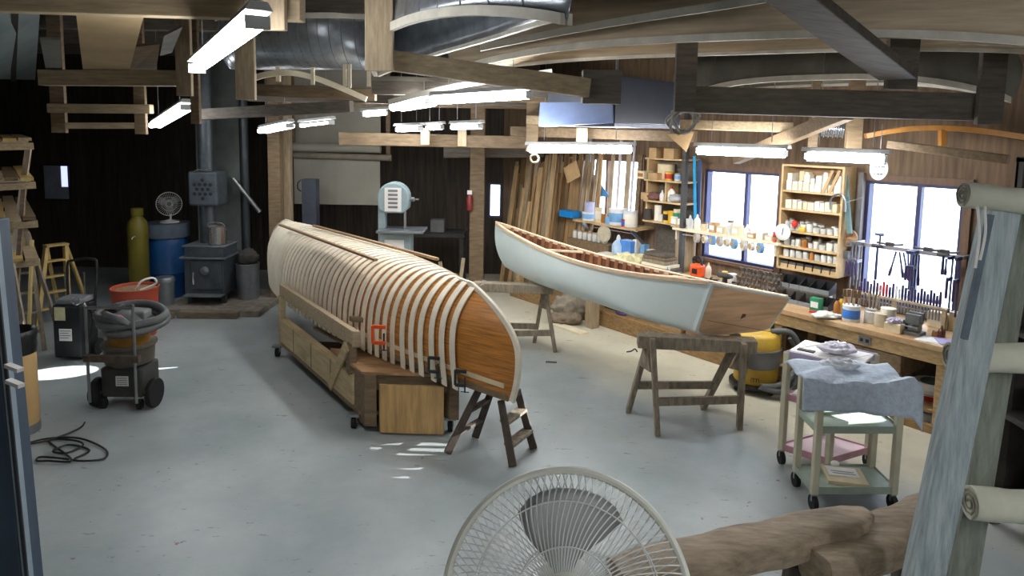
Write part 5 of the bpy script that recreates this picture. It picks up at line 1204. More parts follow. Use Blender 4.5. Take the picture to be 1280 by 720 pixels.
can(*S2(937, 356), ZT, .035, .07, mat('grey_tin', (130, 128, 120), .4, .4), 'grey tin on the bench left of the amber tin', lid=METAL)
can(*S2(950, 358), ZT, .045, .065, mat('amber_tin', (216, 160, 50), .4), 'low amber tin on the bench under the spring clamps', lid=METAL)
for k, (px, py, lb) in enumerate(((879, 325, 'black clamp behind the orange tool'), (916, 338, 'red-handled clamp behind the white tub'), (902, 332, 'dark clamp behind the cream glue bottle'))): hand_tool(px, py, .45, lb, 3, BLACK, None, .5 + k, L=.22)
# spring clamps hung in a row on a rail below the window: 12 of them
spc = ws(S(950, 330, .44), .44, ZT)
sr_ = thing('clamp_rail', 'wooden rail with legs holding the grey spring clamps under the middle window', 'rail', spc)
wbox(S(928, 325, .44), S(978, 335, .44), .42, .46, ZT + .20, ZT + .24).build('rail_bar', W_BROWN, sr_)
for px in (929, 977): wbox(S(px, 330, .44) - .02, S(px, 330, .44) + .02, .42, .46, ZT, ZT + .20).build('leg', W_BROWN, sr_)
proto = None
for k in range(22):
    s = S(930 + (k % 11) * 4.5, 330, .40); oo = .40 - .075 * (k // 11); zz = ZT + .20 - .09 * (k // 11)
    p = ws(s, oo, zz)
    if proto is None:
        t = thing('spring_clamp', 'grey spring clamp in the crowded cluster under the middle window', 'clamp', p, 'spring clamps under the middle window'); proto = t; k0 = p
        for sg in (-1, 1):
            MB().tube([p + WU * sg * .028 - V(0, 0, .07), p + WU * sg * .010, p + WU * sg * .022 + V(0, 0, .06) - WN * .02], [.010, .012, .013], 6).build('jaw_arm', mat('clamp_grey_brown', (112, 100, 88), .5, .3, rnd=.15), t)
        MB().lathe(p - WN * .0, [(.016, -.02), (.016, .02)], 10, WNX).build('spring', METAL, t)
    else: copy_tree(proto, p, .35 * math.sin(k * 2.1))
# right bench: bottles, boxes and loose tools
bx('carton', S(1021, 372, .22), .22, ZT + .0, .10, .08, .13, GREEN, 'green and white carton on the bench under the jar shelf', 'carton', mk=WHITE)
bx('carton', S(1036, 352, .46), .46, ZT, .07, .06, .12, WHITE, 'white carton standing at the right end of the black bins', 'carton', mk=RED)
hand_tool(1030, 381, .12, 'chisel with a red handle on the bench right of the green carton', 2, DKC, RED, .2, L=.26)
hand_tool(1040, 386, .10, 'pliers with red grips beside the red-handled chisel', 0, DKC, RED, .1, L=.2)
o = MB().ball(ws(S(1034, 386, .04), .04, ZT + .02), (.14, .06, .025), 12, 6).build('cloth_bundle', mat('white_rag', (230, 226, 220), .9, bump=.5), smooth=True); tag(o, 'crumpled white rag at the bench edge under the jar shelf', 'cloth')
for k, px in enumerate((1047, 1052, 1057)): bottle(S(px, 372, .25 + .04 * k), .25 + .04 * k, ZT, .03, .17 + .02 * k, AMB if k != 1 else YELLOW, ['amber bottle left of the blue-labelled paint bucket', 'yellow bottle behind the blue-labelled paint bucket', 'second amber bottle, behind the yellow one'][k], cap=BLACK)
pb = can(S(1064, 390, .14), .14, ZT, .078, .15, mat('bucket_white', (230, 230, 232), .4), 'white paint bucket with a blue label holding brushes on the bench', name='bucket', lid=None, band=mat('bucket_blue', (60, 120, 200), .4))
for k in range(5):
    c = ws(S(1064, 390, .14) + (k - 2) * .022, .14 + .02 * ((k * 7) % 3 - 1), ZT + .012)
    t = thing('paint_brush', 'long-handled brush standing in the blue-labelled paint bucket', 'brush', c, 'brushes in the blue-labelled paint bucket')
    MB().tube([c, c + V((k - 2) * .01, 0, .22)], .006, 6).build('handle', W_TANZ, t); MB().box(c + V((k - 2) * .01, 0, .25), (.03, .012, .07)).build('bristles', mat('bristle', (120, 96, 70), .9), t)
cs_ = S(1088, 398, .22)
jar(cs_, .22, ZT, .055, .14, GLJ, 'cloudy jar of brushes on the bench right of the paint bucket', lid=GLJ)
for k in range(6):
    c = ws(cs_ + (k - 2.5) * .014, .22 + .012 * (k % 2), ZT + .14); o = MB().tube([c, c + V((k - 2.5) * .012, .0, .14 + .02 * (k % 3))], .006, 6).build('dowel', W_TANZ if k % 2 else W_DARK); tag(o, 'thin rod standing in the cloudy jar of brushes', 'rod', 'rods in the cloudy jar')
can(S(1101, 396, .18), .18, ZT, .055, .12, mat('beige_can', (206, 196, 172), .5), 'beige can with drips, left one of two on the bench before the tool window', lid=SMW)
can(S(1110, 396, .24), .24, ZT, .065, .17, mat('cream_can', (226, 218, 196), .5), 'larger cream can with a tilted lid before the tool window', lid=SMW)
bx('wood_block', S(1118, 406, .10), .10, ZT, .14, .09, .08, SMC, 'pale wood block on the bench left of the vise', 'block')
o = MB().ball(ws(S(1118, 401, .10), .10, ZT + .10), (.06, .04, .025), 10, 5).build('cloth_bundle', mat('lilac_rag', (206, 196, 220), .9, bump=.5)); tag(o, 'lilac rag lying on the pale wood block', 'cloth')
vs_ = S(1143, 408, .16); c = ws(vs_, .16, ZT); t = thing('bench_vise', 'grey metal bench vise on the bench before the tool window', 'vise', c)
VM = mat('vise_grey', (118, 120, 116), .45, .5, var=.2)
wbox(vs_ - .07, vs_ + .07, .10, .24, ZT, ZT + .03).build('base', VM, t, bevel=.005); wbox(vs_ - .045, vs_ + .045, .12, .22, ZT + .03, ZT + .12).build('body', VM, t, bevel=.012)
wbox(vs_ - .06, vs_ + .06, .165, .2, ZT + .10, ZT + .20).build('fixed_jaw', VM, t, bevel=.005); wbox(vs_ - .06, vs_ + .06, .105, .135, ZT + .10, ZT + .19).build('moving_jaw', VM, t, bevel=.005)
MB().tube([ws(vs_, .05, ZT + .09), ws(vs_, .12, ZT + .09)], .014, 8).build('screw', METAL, t); MB().tube([ws(vs_ - .07, .05, ZT + .09), ws(vs_ + .07, .05, ZT + .09)], .006, 6).build('handle', METAL, t)
hand_tool(1130, 404, .2, 'small grey hand plane beside the vise', 1, VM, BLACK, 2.4, L=.18)
bottle(S(1178, 404, .22), .22, ZT, .03, .12, mat('brown_glass', (92, 48, 30), .2), 'small brown bottle on the bench right of the vise', cap=BLACK)
jar(S(1171, 403, .24), .24, ZT, .03, .06, AMB, 'low amber jar left of the small brown bottle')
for k in range(3):
    o = MB().box(ws(S(1172 + k * 10, 418, .10), .10 + .03 * k, ZT + .003 + k * .006), (.28, .20, .005), ax=(WU * math.cos(.3 * k) + WN * math.sin(.3 * k), WN * math.cos(.3 * k) - WU * math.sin(.3 * k), V(0, 0, 1))).build('paper_sheet', PAPER if k < 2 else mat('lilac_paper', (180, 172, 214), .8)); tag(o, ['bottom white sheet of paper at the near bench end', 'white sheet of paper lying across the other at the near bench end', 'lilac sheet of paper on top at the near bench end'][k], 'paper')
# ------------------------------------------------------------------ hand tools hanging across the large window
OR = .60
def RP(px, py, o=OR): return wp(px, py, o)
rl = thing('tool_rail', 'metal rail across the large window with hand tools hanging from it', 'rail', RP(1135, 313))
zr = (RP(1066, 304).z + RP(1204, 322).z) / 2; s_a, s_b = S(1064, 304, OR), S(1206, 322, OR)
MB().bar(ws(s_a, OR, zr), ws(s_b, OR, zr), .03, .035, up=V(0, 0, 1)).build('rail_bar', mat('rail_grey', (150, 146, 150), .5, .4), rl)
for s in (s_a + .02, s_b - .02): MB().bar(ws(s, OR, zr), ws(s, WOFF, zr), .025, .025).build('bracket', METAL, rl)
o = thing('chisel_rack', 'low wooden rack of chisels and screwdrivers under the large window', 'rack', ws((s_a + s_b) / 2, OR, ZT))
zk = (RP(1062, 362, .52).z + RP(1180, 385, .52).z) / 2; ra, rb = S(1058, 362, .52), S(1186, 386, .52)
wbox(ra, rb, .49, .56, zk - .02, zk).build('rack_board', W_TAN, o, bevel=.003)
for s in (ra + .03, (ra + rb) / 2, rb - .03): wbox(s - .015, s + .015, .50, .54, ZT, zk - .02).build('leg', W_TAN, o)
DKB = mat('dark_blue_steel', (52, 58, 92), .45, .3, var=.2, rnd=.3); PURP = mat('dark_violet_handle', (64, 50, 86), .5, rnd=.3)
def hang(px, py0, py1, label, kind, m=DKB, group=None, lean=0.0):
    s = S(px, py0, OR); L_ = (RP(px, py0).z - RP(px, py1).z); c = ws(s, OR - .03, zr - .02)
    b = c - V(0, 0, L_) + WU * lean
    nm = {'file': 'file', 'clamp': 'bar_clamp', 'hammer': 'hammer', 'spokeshave': 'spokeshave', 'saw': 'hand_saw'}[kind]
    t = thing(nm, label, nm.replace('_', ' '), b, group)
    if kind == 'file':
        MB().bar(c - V(0, 0, L_ * .0), c + (b - c) * .62, .016, .006, up=WN).build('blade', m, t); MB().tube([c + (b - c) * .6, c + (b - c) * .8, b], [.009, .015, .012], 8).build('handle', PURP, t)
    elif kind == 'clamp':
        MB().bar(c + V(0, 0, .03), b, .016, .008, up=WN).build('bar', m, t); MB().box(c + V(0, 0, .02) - WN * .045, (.022, .10, .03), ax=WAX).build('fixed_jaw', m, t); MB().box(c + (b - c) * .35 - WN * .045, (.022, .10, .03), ax=WAX).build('sliding_jaw', m, t); MB().tube([c + (b - c) * .35 - WN * .09, c + (b - c) * .7 - WN * .09], .012, 6).build('handle', PURP, t)
    elif kind == 'hammer':
        MB().tube([c + V(0, 0, .02), b], [.011, .014], 8).build('handle', m, t); MB().tube([c + V(0, 0, .03) - WU * .05, c + V(0, 0, .03) + WU * .045], [.02, .014], 8).build('head', DKC, t)
    elif kind == 'spokeshave':
        MB().tube(smoothp([c - WU * .12 + V(0, 0, .04), c - WU * .05 + V(0, 0, .02), c + WU * .05 + V(0, 0, .02), c + WU * .12 + V(0, 0, .04)]), .012, 7).build('handles', m, t); MB().box(c + V(0, 0, .02) - WN * .01, (.06, .02, .035), ax=WAX).build('blade_holder', DKC, t)
        t.location.z = t.location.z
    return t
for k, px in enumerate((1067, 1071, 1075, 1079)): hang(px, 308, 362 - (k % 2) * 4, 'steel bar clamp hanging at the left end of the window tool rail', 'clamp', mat('clamp_bar_grey', (120, 118, 120), .4, .5, rnd=.3), 'bar clamps at the left end of the tool rail')
hang(1099, 306, 345, 'hammer hanging on the window tool rail, left of the mullion', 'hammer')
for k, px in enumerate((1122, 1126, 1131, 1137)): hang(px, 316, 348, 'dark blue file hanging in the middle of the window tool rail', 'file', DKB, 'files in the middle of the tool rail', lean=(-.05, .05, .06, .02)[k])
for k, px in enumerate((1141, 1145, 1148)): hang(px, 316, 362, 'long dark blue bar clamp hanging just right of the mullion', 'clamp', DKB, 'bar clamps right of the mullion')
hang(1151, 316, 355, 'dark blue file hanging right of the long bar clamps', 'file', lean=.01)
hang(1181, 321, 342, 'short dark hammer hanging near the right end of the window tool rail', 'hammer'); hang(1185, 321, 342, 'short dark file hanging beside the short hammer', 'file')
hang(1193, 322, 390, 'long violet-grey bar clamp near the right end of the tool rail', 'clamp'); hang(1202, 323, 395, 'longest dark bar clamp at the right end of the tool rail', 'clamp')
def lying(px, py, label, kind):
    s = S(px, py, OR); c = ws(s, OR, zr + .018); t = thing('spokeshave', label, 'spokeshave', c)
    MB().tube(smoothp([c - WU * .12 + V(0, 0, .02), c - WU * .05 + V(0, 0, .016), c + WU * .05 + V(0, 0, .016), c + WU * .12 + V(0, 0, .03)]), .012, 7).build('handles', DKC, t); MB().box(c + V(0, 0, .018), (.07, .03, .036), ax=WAX).build('blade_holder', DKC, t)
lying(1160, 314, 'dark spokeshave lying on the tool rail right of the mullion', 0); lying(1181, 316, 'second dark spokeshave lying on the tool rail, above the short hammer', 0); lying(1112, 309, 'dark spokeshave lying on the tool rail left of the mullion', 0)
sh_ = S(1100, 300, OR); c = ws(sh_, OR, zr + .017); t = thing('small_hammer', 'small hammer standing head up on the tool rail before the window', 'hammer', c)
MB().tube([c, c + V(0, 0, .10)], .009, 7).build('handle', DKC, t); MB().tube([c + V(0, 0, .10) - WU * .05, c + V(0, 0, .10) + WU * .03], [.012, .018], 8).build('head', DKB, t)
# handles standing in the chisel rack
for k in range(26):
    px = 1076 + k * 4.0; s = S(px, 368, .525); c = ws(s, .525, zk - .12)
    col, lb, g = ((RED, 'red-handled screwdriver standing in the chisel rack', 'red handles in the chisel rack') if 6 <= k <= 8 else (WHITE, 'white-handled chisel standing in the chisel rack', 'white handles in the chisel rack') if k in (11, 12) else (PURP, 'dark violet chisel handle standing in the chisel rack', 'dark handles in the chisel rack'))
    c = ws(s, .525, zk); t = thing('chisel', lb, 'chisel', c, g)
    MB().tube([c, c + V(0, 0, .03), c + V(0, 0, .10 + .02 * ((k * 5) % 3))], [.009, .013, .011], 7).build('handle', col, t); MB().bar(c, c - V(0, 0, .13), .014, .005, up=WN).build('blade', METAL, t)
for k in range(3): bx('carton', S(1168 + k * 8, 388 + k * 2, .55), .50, zk if False else ZT + .10, .07, .06, .06, SMC, 'x', 'carton') if False else None
bx('flat_box', S(1174, 398, .62), .62, ZT, .17, .10, .14, SMC, 'cream box standing behind the small brown bottle', 'box', mk=SMW)
bx('flat_box', S(1196, 404, .62), .62, ZT, .10, .10, .17, SMC, 'tall cream box at the right end of the bench', 'box')
# ------------------------------------------------------------------ hung items between jar shelf and large window
c = wp(1062, 297, .70); o = MB().lathe(c, [(.085, 0), (.09, .01), (.09, .03), (.05, .035)], 22, WNX).build('straw_hat', mat('straw_disc', (186, 146, 108), .8, scale=20, bump=.3), smooth=True); tag(o, 'round tan disc hanging right of the jar shelf', 'disc')
a = wp(1058, 318, .70); o = MB().box(a, (.075, .09, .08), ax=WAX).build('grey_box', GREYP, bevel=.006); tag(o, 'small grey box hanging below the round tan disc', 'box')
sA = S(1078, 235, .75)
o = MB().box(ws(sA - .02, .77, 1.6), (.05, .05, 1.1), ax=WAX).build('square_pole', mat('grey_pole', (120, 116, 112), .6)); tag(o, 'grey square pole standing at the left edge of the large window', 'pole')
a = wp(1056, 215, .62); b = wp(1062, 292, .62)
o = MB().bar(a, b, .05, .02, up=WN).build('level', mat('teal_level', (96, 124, 122), .5)); tag(o, 'long teal spirit level hanging at the right side of the jar shelf', 'level')
a, b, c2_, d_ = wp(1040, 262, .5), wp(1040, 245, .5), wp(1054, 243, .5), wp(1057, 262, .5)
o = MB().tube(smoothp([wp(1038, 262, .5), wp(1039, 248, .5), wp(1050, 242, .5), wp(1056, 250, .5), wp(1056, 265, .5)]), .010, 6).build('bent_wire', METAL, smooth=True); tag(o, 'bent metal wire loop hanging in front of the second jar shelf', 'wire')
a, b = wp(1056, 254, .5), wp(1077, 247, .5); o = MB().tube([a, b], .006, 6).build('metal_rod', METAL); tag(o, 'thin metal rod sticking out right of the jar shelf', 'rod')
# blue strap and dark plank between can shelf and middle window
a, b = wp(868, 195, .62), wp(869, 275, .62); o = MB().bar(a, b, .035, .012, up=WN).build('webbing_strap', mat('sky_blue_strap', (40, 160, 210), .5)); tag(o, 'bright blue strap hanging left of the middle window', 'strap')
a, b = wp(875, 200, .66), wp(873, 270, .66); o = MB().bar(a, b, .05, .014, up=WN).build('webbing_strap', mat('dark_blue_strap', (48, 70, 110), .5)); tag(o, 'dark blue strap hanging between the bright blue strap and the middle window', 'strap')
o = wbox(S(843, 310, .70), S(866, 310, .70), .72, .76, ZT, zT - .04).build('plywood_sheet', W_TANZ); tag(o, 'tan plywood panel under the left end of the tape shelf', 'panel')
# oval sign with scribbled lines
c = aty(1099, 211, 6.0); sg = thing('oval_sign', 'oval white sign with faint grey lettering hanging below the bench light', 'sign', c - V(0, 0, .1))
sx2 = V(1, 0, 0)
rows_ = [c + V(.078 * math.cos(a), 0, .10 * math.sin(a)) for a in [2 * math.pi * i / 28 for i in range(28)]]
MB().prism(rows_, [p + V(0, .012, 0) for p in rows_]).build('sign_board', WHITE, sg)
MB().tube([p + V(0, .006, 0) for p in rows_], .006, 6, closed=True).build('sign_rim', GREYP, sg)
for k, (dz, ws_) in enumerate(((.045, (.02, .03, .015, .02)), (.018, (.03, .02, .03)), (-.045, (.02, .025, .02)))):
    x = -.05
    for w in ws_:
        MB().box(c + V(x + w / 2, -.003, dz), (w, .004, .016)).build('lettering', GREYP, sg); x += w + .008
MB().tube([c + V(0, 0, .1), V(c.x, c.y, 2.62)], .003, 5).build('hanging_wire', METAL, sg)
# ------------------------------------------------------------------ lumber standing against the far part of the wall, and in front of the small window
LUM = [mat('lumber_%s' % n, c_, .7, scale=3, stretch=(8, 8, .7), var=.25, rnd=.25) for n, c_ in (('tan', (196, 164, 118)), ('brown', (156, 124, 84)), ('grey', (168, 150, 124)))]
R = random.Random(5)
for k in range(72):
    px = 634 + k * 1.45 + R.uniform(-1.5, 1.5); f = k / 72
    off = .62 - .18 * R.random() - (.1 if k % 4 == 0 else 0) if px < 692 else R.uniform(.64, .69)
    s = S(px, 300, off); h = R.uniform(1.7, 2.25) if k > 12 else R.uniform(1.3, 2.0)
    a = ws(s, off - .12, .015); b = ws(s + R.uniform(-.06, .09), min(off + .10, .78), h + .1)
    o = MB().bar(a, b, R.uniform(.04, .10), .02, up=WN).build('standing_board', LUM[k % 3]); 
    tag(o, 'rough board leaning upright in the lumber stand left of the small window', 'board', 'boards in the lumber stand beyond the canoe bow')
for k, (px, y0, y1, m, w, lb) in enumerate(((733, 190, 300, mat('grey_pvc', (170, 176, 184), .4), .05, 'pale grey pipe standing left of the small window'), (747, 215, 280, CARD, .07, 'cardboard strip standing in front of the small window'), (762, 195, 275, W_TANZ, .06, 'tan board standing in front of the small window, left one'),
      (771, 192, 275, mat('white_strip', (222, 214, 214), .5), .04, 'white strip standing between the boards before the small window'), (782, 190, 280, W_TANZ, .08, 'wide tan board standing in front of the small window, right one'), (796, 192, 290, W_BROWN, .07, 'brown board standing at the right edge of the small window'), (788, 195, 285, mat('white_strip2', (226, 222, 226), .5), .03, 'thin white strip standing beside the wide tan board'))):
    s = S(px, 230, .75); o = MB().bar(ws(s, .76, ZT if px < 738 else zL), ws(s + .02, .79, 2.42 - .1 * (k % 3)), w, .02, up=WN).build('standing_board', m); tag(o, lb, 'board')
c = wp(715, 215, .45); o = MB().box(c, (.28, .02, .24), ax=(WU * .9 + V(0, 0, .43), WN, V(0, 0, .9) - WU * .43)).build('cardboard_sheet', CARD); tag(o, 'tilted cardboard sheet hung over the standing lumber', 'cardboard')
a, b, c_ = wp(738, 215, .80), wp(757, 240, .80), wp(738, 240, .80)
o = MB().prism([wp(738, 212, .80), wp(762, 246, .80), wp(738, 246, .80)], [p + WN * .008 for p in (wp(738, 212, .80), wp(762, 246, .80), wp(738, 246, .80))]).build('set_square', mat('blue_sheet', (80, 140, 190), .4)); tag(o, 'blue triangular sheet standing in the small window', 'sheet')
# ------------------------------------------------------------------ under the bench
def ub(px, py, o_, w, d, h, m, name, lb, cat, rz=0, z=.19, mk=None): return bx(name, S(px, py, o_), o_, z, w, d, h, m, lb, cat, rz=rz, mk=mk)
ub(846, 438, .2, .30, .3, .24, CARD, 'cardboard_box', 'cardboard box under the bench between the sawhorse legs, left one', 'box', .05, mk=None)
ub(880, 445, .2, .32, .3, .24, mat('brown_carton', (160, 116, 80), .8), 'cardboard_box', 'darker cardboard box under the bench between the sawhorse legs, right one', 'box')
ub(910, 450, .25, .22, .3, .22, CARD, 'cardboard_box', 'cardboard box under the bench behind the yellow vacuum', 'box')
ub(660, 370, .35, .4, .3, .25, W_TAN, 'wooden_crate', 'tan crate under the far end of the bench', 'crate')
ub(688, 382, .35, .25, .3, .22, mat('red_brown_box', (150, 92, 66), .8), 'storage_box', 'red-brown box under the bench beside the tan crate', 'box')
o = MB().ball(V(*(onz(714, 398) + V(0, 0, .16))), (.24, .16, .17), 16, 8).build('cloth_sack', mat('grey_sack', (150, 140, 122), .95, bump=.9, scale=14), smooth=True); tag(o, 'slumped grey cloth sack on the floor beyond the canoe, by the bench', 'sack')
o = MB().ball(onz(707, 403) + V(0, -.06, .07), (.2, .13, .075), 14, 6).build('cloth_sack', mat('brown_sack', (128, 114, 94), .95, bump=.9, scale=14), smooth=True); tag(o, 'flat brown cloth bundle lying before the slumped grey sack', 'sack')
p = onz(741, 412); o = MB().box(p + V(.0, .1, .30), (.13, .13, .60), WANG).build('wooden_post', W_TANZ, bevel=.004); tag(o, 'short tan upright board at the bench edge beside the slumped sack', 'board')
o = MB().bar(onz(735, 395) + V(-.05, -.05, .35), onz(735, 395) + V(.2, 0, .52), .2, .02).build('wooden_board', W_CREAM); tag(o, 'pale board resting tilted over the short tan upright', 'board')
o = MB().box(onz(712, 412) + V(0, -.0, .012), (.55, .14, .024), WANG).build('wooden_board', W_CREAM); tag(o, 'pale thin board lying flat on the floor before the sacks', 'board')
c = ws(S(754, 385, -.04), -.05, .45)
o = MB().tube([c + WU * .07 * math.cos(a) - WN * .012 * (a / 12) + V(0, 0, .11 * math.sin(a)) for a in [i * .4 for i in range(64)]], .008, 5).build('cord_coil', mat('orange_cord', (196, 128, 70), .6)); tag(o, 'coil of orange-brown cord hanging on the bench front', 'cord')
t = thing('tote_bag', 'dark open bag with cables under the bench left of the sawhorse', 'bag', ws(S(785, 405, .3), .3, .19)); wbox(S(763, 405, .3), S(800, 412, .3), .15, .42, .19, .46).build('bag_body', mat('dark_slate_bag', (54, 60, 64), .8, bump=.3), t, bevel=.03)
MB().tube(smoothp([ws(S(780, 405, .1), .12, .40), ws(S(784, 405, .1), .05, .50), ws(S(790, 405, .1), .06, .50), ws(S(793, 405, .1), .12, .40)]), .012, 6).build('handle', BLACK, t)
o = MB().tube(smoothp([ws(S(768, 408, .08), .1, .205), ws(S(772, 408, .05), .04, .215), ws(S(777, 408, .05), .06, .21), ws(S(781, 408, .08), .1, .205)]), .012, 6).build('strap', mat('purple_strap', (84, 66, 140), .6)); tag(o, 'purple strap lying on the lower shelf before the dark bag', 'strap')
p = onz(790, 441); o = MB().tube(smoothp([p + V(-.06, 0, .01), p + V(0, .03, .012), p + V(.03, -.01, .05), p + V(.06, .01, .012)]), .008, 6).build('bent_wire', DKC); tag(o, 'bit of bent dark wire on the floor left of the near sawhorse', 'wire')
p = onz(689, 453); o = MB().bar(p + V(-.06, 0, .006), p + V(.06, -.01, .006), .03, .01).build('wood_scrap', W_DARK); tag(o, 'small dark scrap on the floor between the two canoes', 'scrap')
# yellow shop vacuum at the bench
yc = onz(950, 492); c = V(yc.x, yc.y + .15, 0)
yv = thing('shop_vacuum', 'yellow drum shop vacuum with a grey hose beside the near sawhorse', 'vacuum cleaner', c)
YV = mat('mustard_drum', (196, 158, 52), .45, var=.1); GV = mat('grey_vac_plastic', (112, 112, 112), .5)
MB().lathe(c + V(0, 0, .09), [(.20, 0), (.21, .02), (.21, .16), (.2, .17)], 28).build('lower_drum', YV, yv, smooth=True)
MB().lathe(c + V(0, 0, .25), [(.21, 0), (.222, .01), (.222, .17), (.21, .18)], 28).build('grey_band', GV, yv, smooth=True)
MB().lathe(c + V(0, 0, .42), [(.215, 0), (.215, .015), (.22, .02), (.21, .13), (.17, .17), (.05, .18)], 28).build('motor_lid', YV, yv, smooth=True)
MB().tube(ring_pts(c + V(0, 0, .43), .225, 28)[:-1], .012, 6, closed=True).build('rim', GV, yv)
f = (V(0, 0, 0) - V(c.x, c.y, 0)).normalized(); fx = V(-f.y, f.x, 0)
for k in (-.025, 0, .025): MB().tube(smoothp([c + f * .214 + fx * (k - .012) + V(0, 0, .13), c + f * .214 + fx * (k - .010) + V(0, 0, .165), c + f * .214 + fx * (k + .010) + V(0, 0, .165), c + f * .214 + fx * (k + .012) + V(0, 0, .13)]), .004, 5).build('drum_mark', DKST, yv)
MB().lathe(c, [(.12, .045), (.25, .05), (.25, .08), (.2, .09)], 24).build('dolly', BLACK, yv)
for a in (.4, 2.0, 3.5, 5.1): MB().ball(c + V(.22 * math.cos(a), .22 * math.sin(a), .028), .027, 8, 6).build('caster', RUBBER, yv, smooth=True)
hp = [c + V(.1, -.08, .60), c + V(.28, -.10, .60), c + V(.36, -.12, .45), c + V(.30, -.2, .24), c + V(.14, -.27, .13), c + V(-.05, -.29, .12), c + V(.2, -.28, .07), c + V(.36, -.1, .12), c + V(.40, -.02, .34), c + V(.33, .0, .52)]
MB().tube(smoothp(hp, 5), .030, 10).build('hose', HOSE, yv, smooth=True)
# white pail under the near end of the bench
pc = onz(1166, 528); c = V(pc.x + .02, pc.y + .10, 0)
pl_ = thing('plastic_pail', 'white plastic pail with a red and white label under the near bench end', 'bucket', c)
if True:
    z0 = .0
    MB().lathe(c, [(.105, 0), (.125, .28), (.132, .285), (.132, .32), (.137, .325), (.137, .345), (.12, .345), (.1, .02)], 26).build('pail_body', WHITE, pl_, smooth=True)
    f = (V(0, 0, 0) - c).normalized(); a0 = math.atan2(f.y, f.x)
    def patch(z0_, z1_, r_, da, m, nm):
        rows = [[c + V(math.cos(a0 + da * (i / 8 - .5)), math.sin(a0 + da * (i / 8 - .5)), 0) * (r_ + .02 * z / .28) + V(0, 0, z) for i in range(9)] for z in (z0_, z1_)]
        return MB().grid(rows).build(nm, m, pl_, solid=.001)
    patch(.19, .235, .1085, 1.3, RED, 'red_label'); patch(.06, .16, .1075, 1.5, mat('label_grey', (196, 200, 206), .6), 'grey_label')
    for k in range(3): patch(.075 + .027 * k, .083 + .027 * k, .1085, 1.1, mat('print_blue', (80, 86, 130), .6), 'print_line')
    MB().tube([c + V(.13 * math.cos(a0 + t_), .13 * math.sin(a0 + t_), .30 - .05 * math.sin((t_ + 1.57) / 3.14 * math.pi)) + V(f.x, f.y, 0) * .012 for t_ in [-1.5 + 3 * i / 12 for i in range(13)]], .004, 5).build('handle', METAL, pl_)
    MB().ball(c + V(0, 0, .34), (.09, .09, .03), 10, 5).build('rag_inside', mat('dark_green_rag', (70, 78, 74), .9, bump=.5), pl_)
# ------------------------------------------------------------------ utility carts
PUTTY = mat('putty_enamel', (196, 190, 164), .45, var=.1, scale=4); GRNE = mat('grey_green_enamel', (150, 164, 148), .45, var=.12); PINK = mat('pink_stained_enamel', (222, 198, 204), .5, var=.12, scale=3)
REDE = mat('red_enamel_edge', (196, 146, 156), .5, var=.15)
def ucart(label, FLp, FRp, BLp, zs, tray_m, leg_m, lip_m, wheel=.05):
    FL_, FR_, BL_ = onz(*FLp, zs[0]), onz(*FRp, zs[0]), onz(*BLp, zs[0])
    FL_, FR_, BL_ = [V(p.x, p.y, 0) for p in (FL_, FR_, BL_)]; BR_ = BL_ + FR_ - FL_
    cs4 = [FL_, FR_, BR_, BL_]; cen_ = sum(cs4, V(0, 0, 0)) / 4
    t = thing('utility_cart', label, 'cart', cen_)
    for i, z in enumerate(zs):
        MB().prism([p + V(0, 0, z - .006) for p in cs4], [p + V(0, 0, z) for p in cs4]).build('tray', tray_m[i], t)
        for a in range(4):
            p, q = cs4[a], cs4[(a + 1) % 4]; sg = -.025 if i < len(zs) - 1 or True else .02
            MB().bar(p + V(0, 0, z - .012), q + V(0, 0, z - .012), .006, .05).build('tray_lip', lip_m[i], t)
    for p in cs4:
        d = (cen_ - p); d.normalize(); p2 = p + d * .015
        MB().bar(p2 + V(0, 0, zs[0] - .04), p2 + V(0, 0, zs[-1] + .005), .045, .045, up=(FR_ - FL_).normalized()).build('leg', leg_m, t, bevel=.006)
        k = MB().bar(p2 + V(0, 0, zs[0] - .04), p2 + V(.0, 0, wheel * 1.2), .022, .035).build('caster', METAL, t)
        MB().lathe(p2 + V(-.016, 0, wheel), [(.02, 0), (wheel, 0), (wheel, .032), (.02, .032)], 18, (V(0, 1, 0), V(0, 0, 1), V(1, 0, 0))).build('wheel', RUBBER, k, smooth=True)
    return cs4, cen_
zs1 = (.15, .575, .87)
c4, cc1 = ucart('putty-coloured three-shelf steel cart with a blue-grey towel draped over it', (1016, 611), (1120, 611), (993, 582), zs1, (GRNE, GRNE, GRNE), PUTTY, (GRNE, GRNE, PUTTY))
zs2 = (.15, .55, .88)
c5, cc2 = ucart('taller rear steel cart with pink-stained shelves and a cluttered white top', (1036, 575), (1088, 560), (975, 556), zs2, (PINK, PINK, mat('white_lilac_tray', (214, 204, 220), .5)), PUTTY, (REDE, REDE, mat('lilac_lip', (170, 160, 190), .5)))
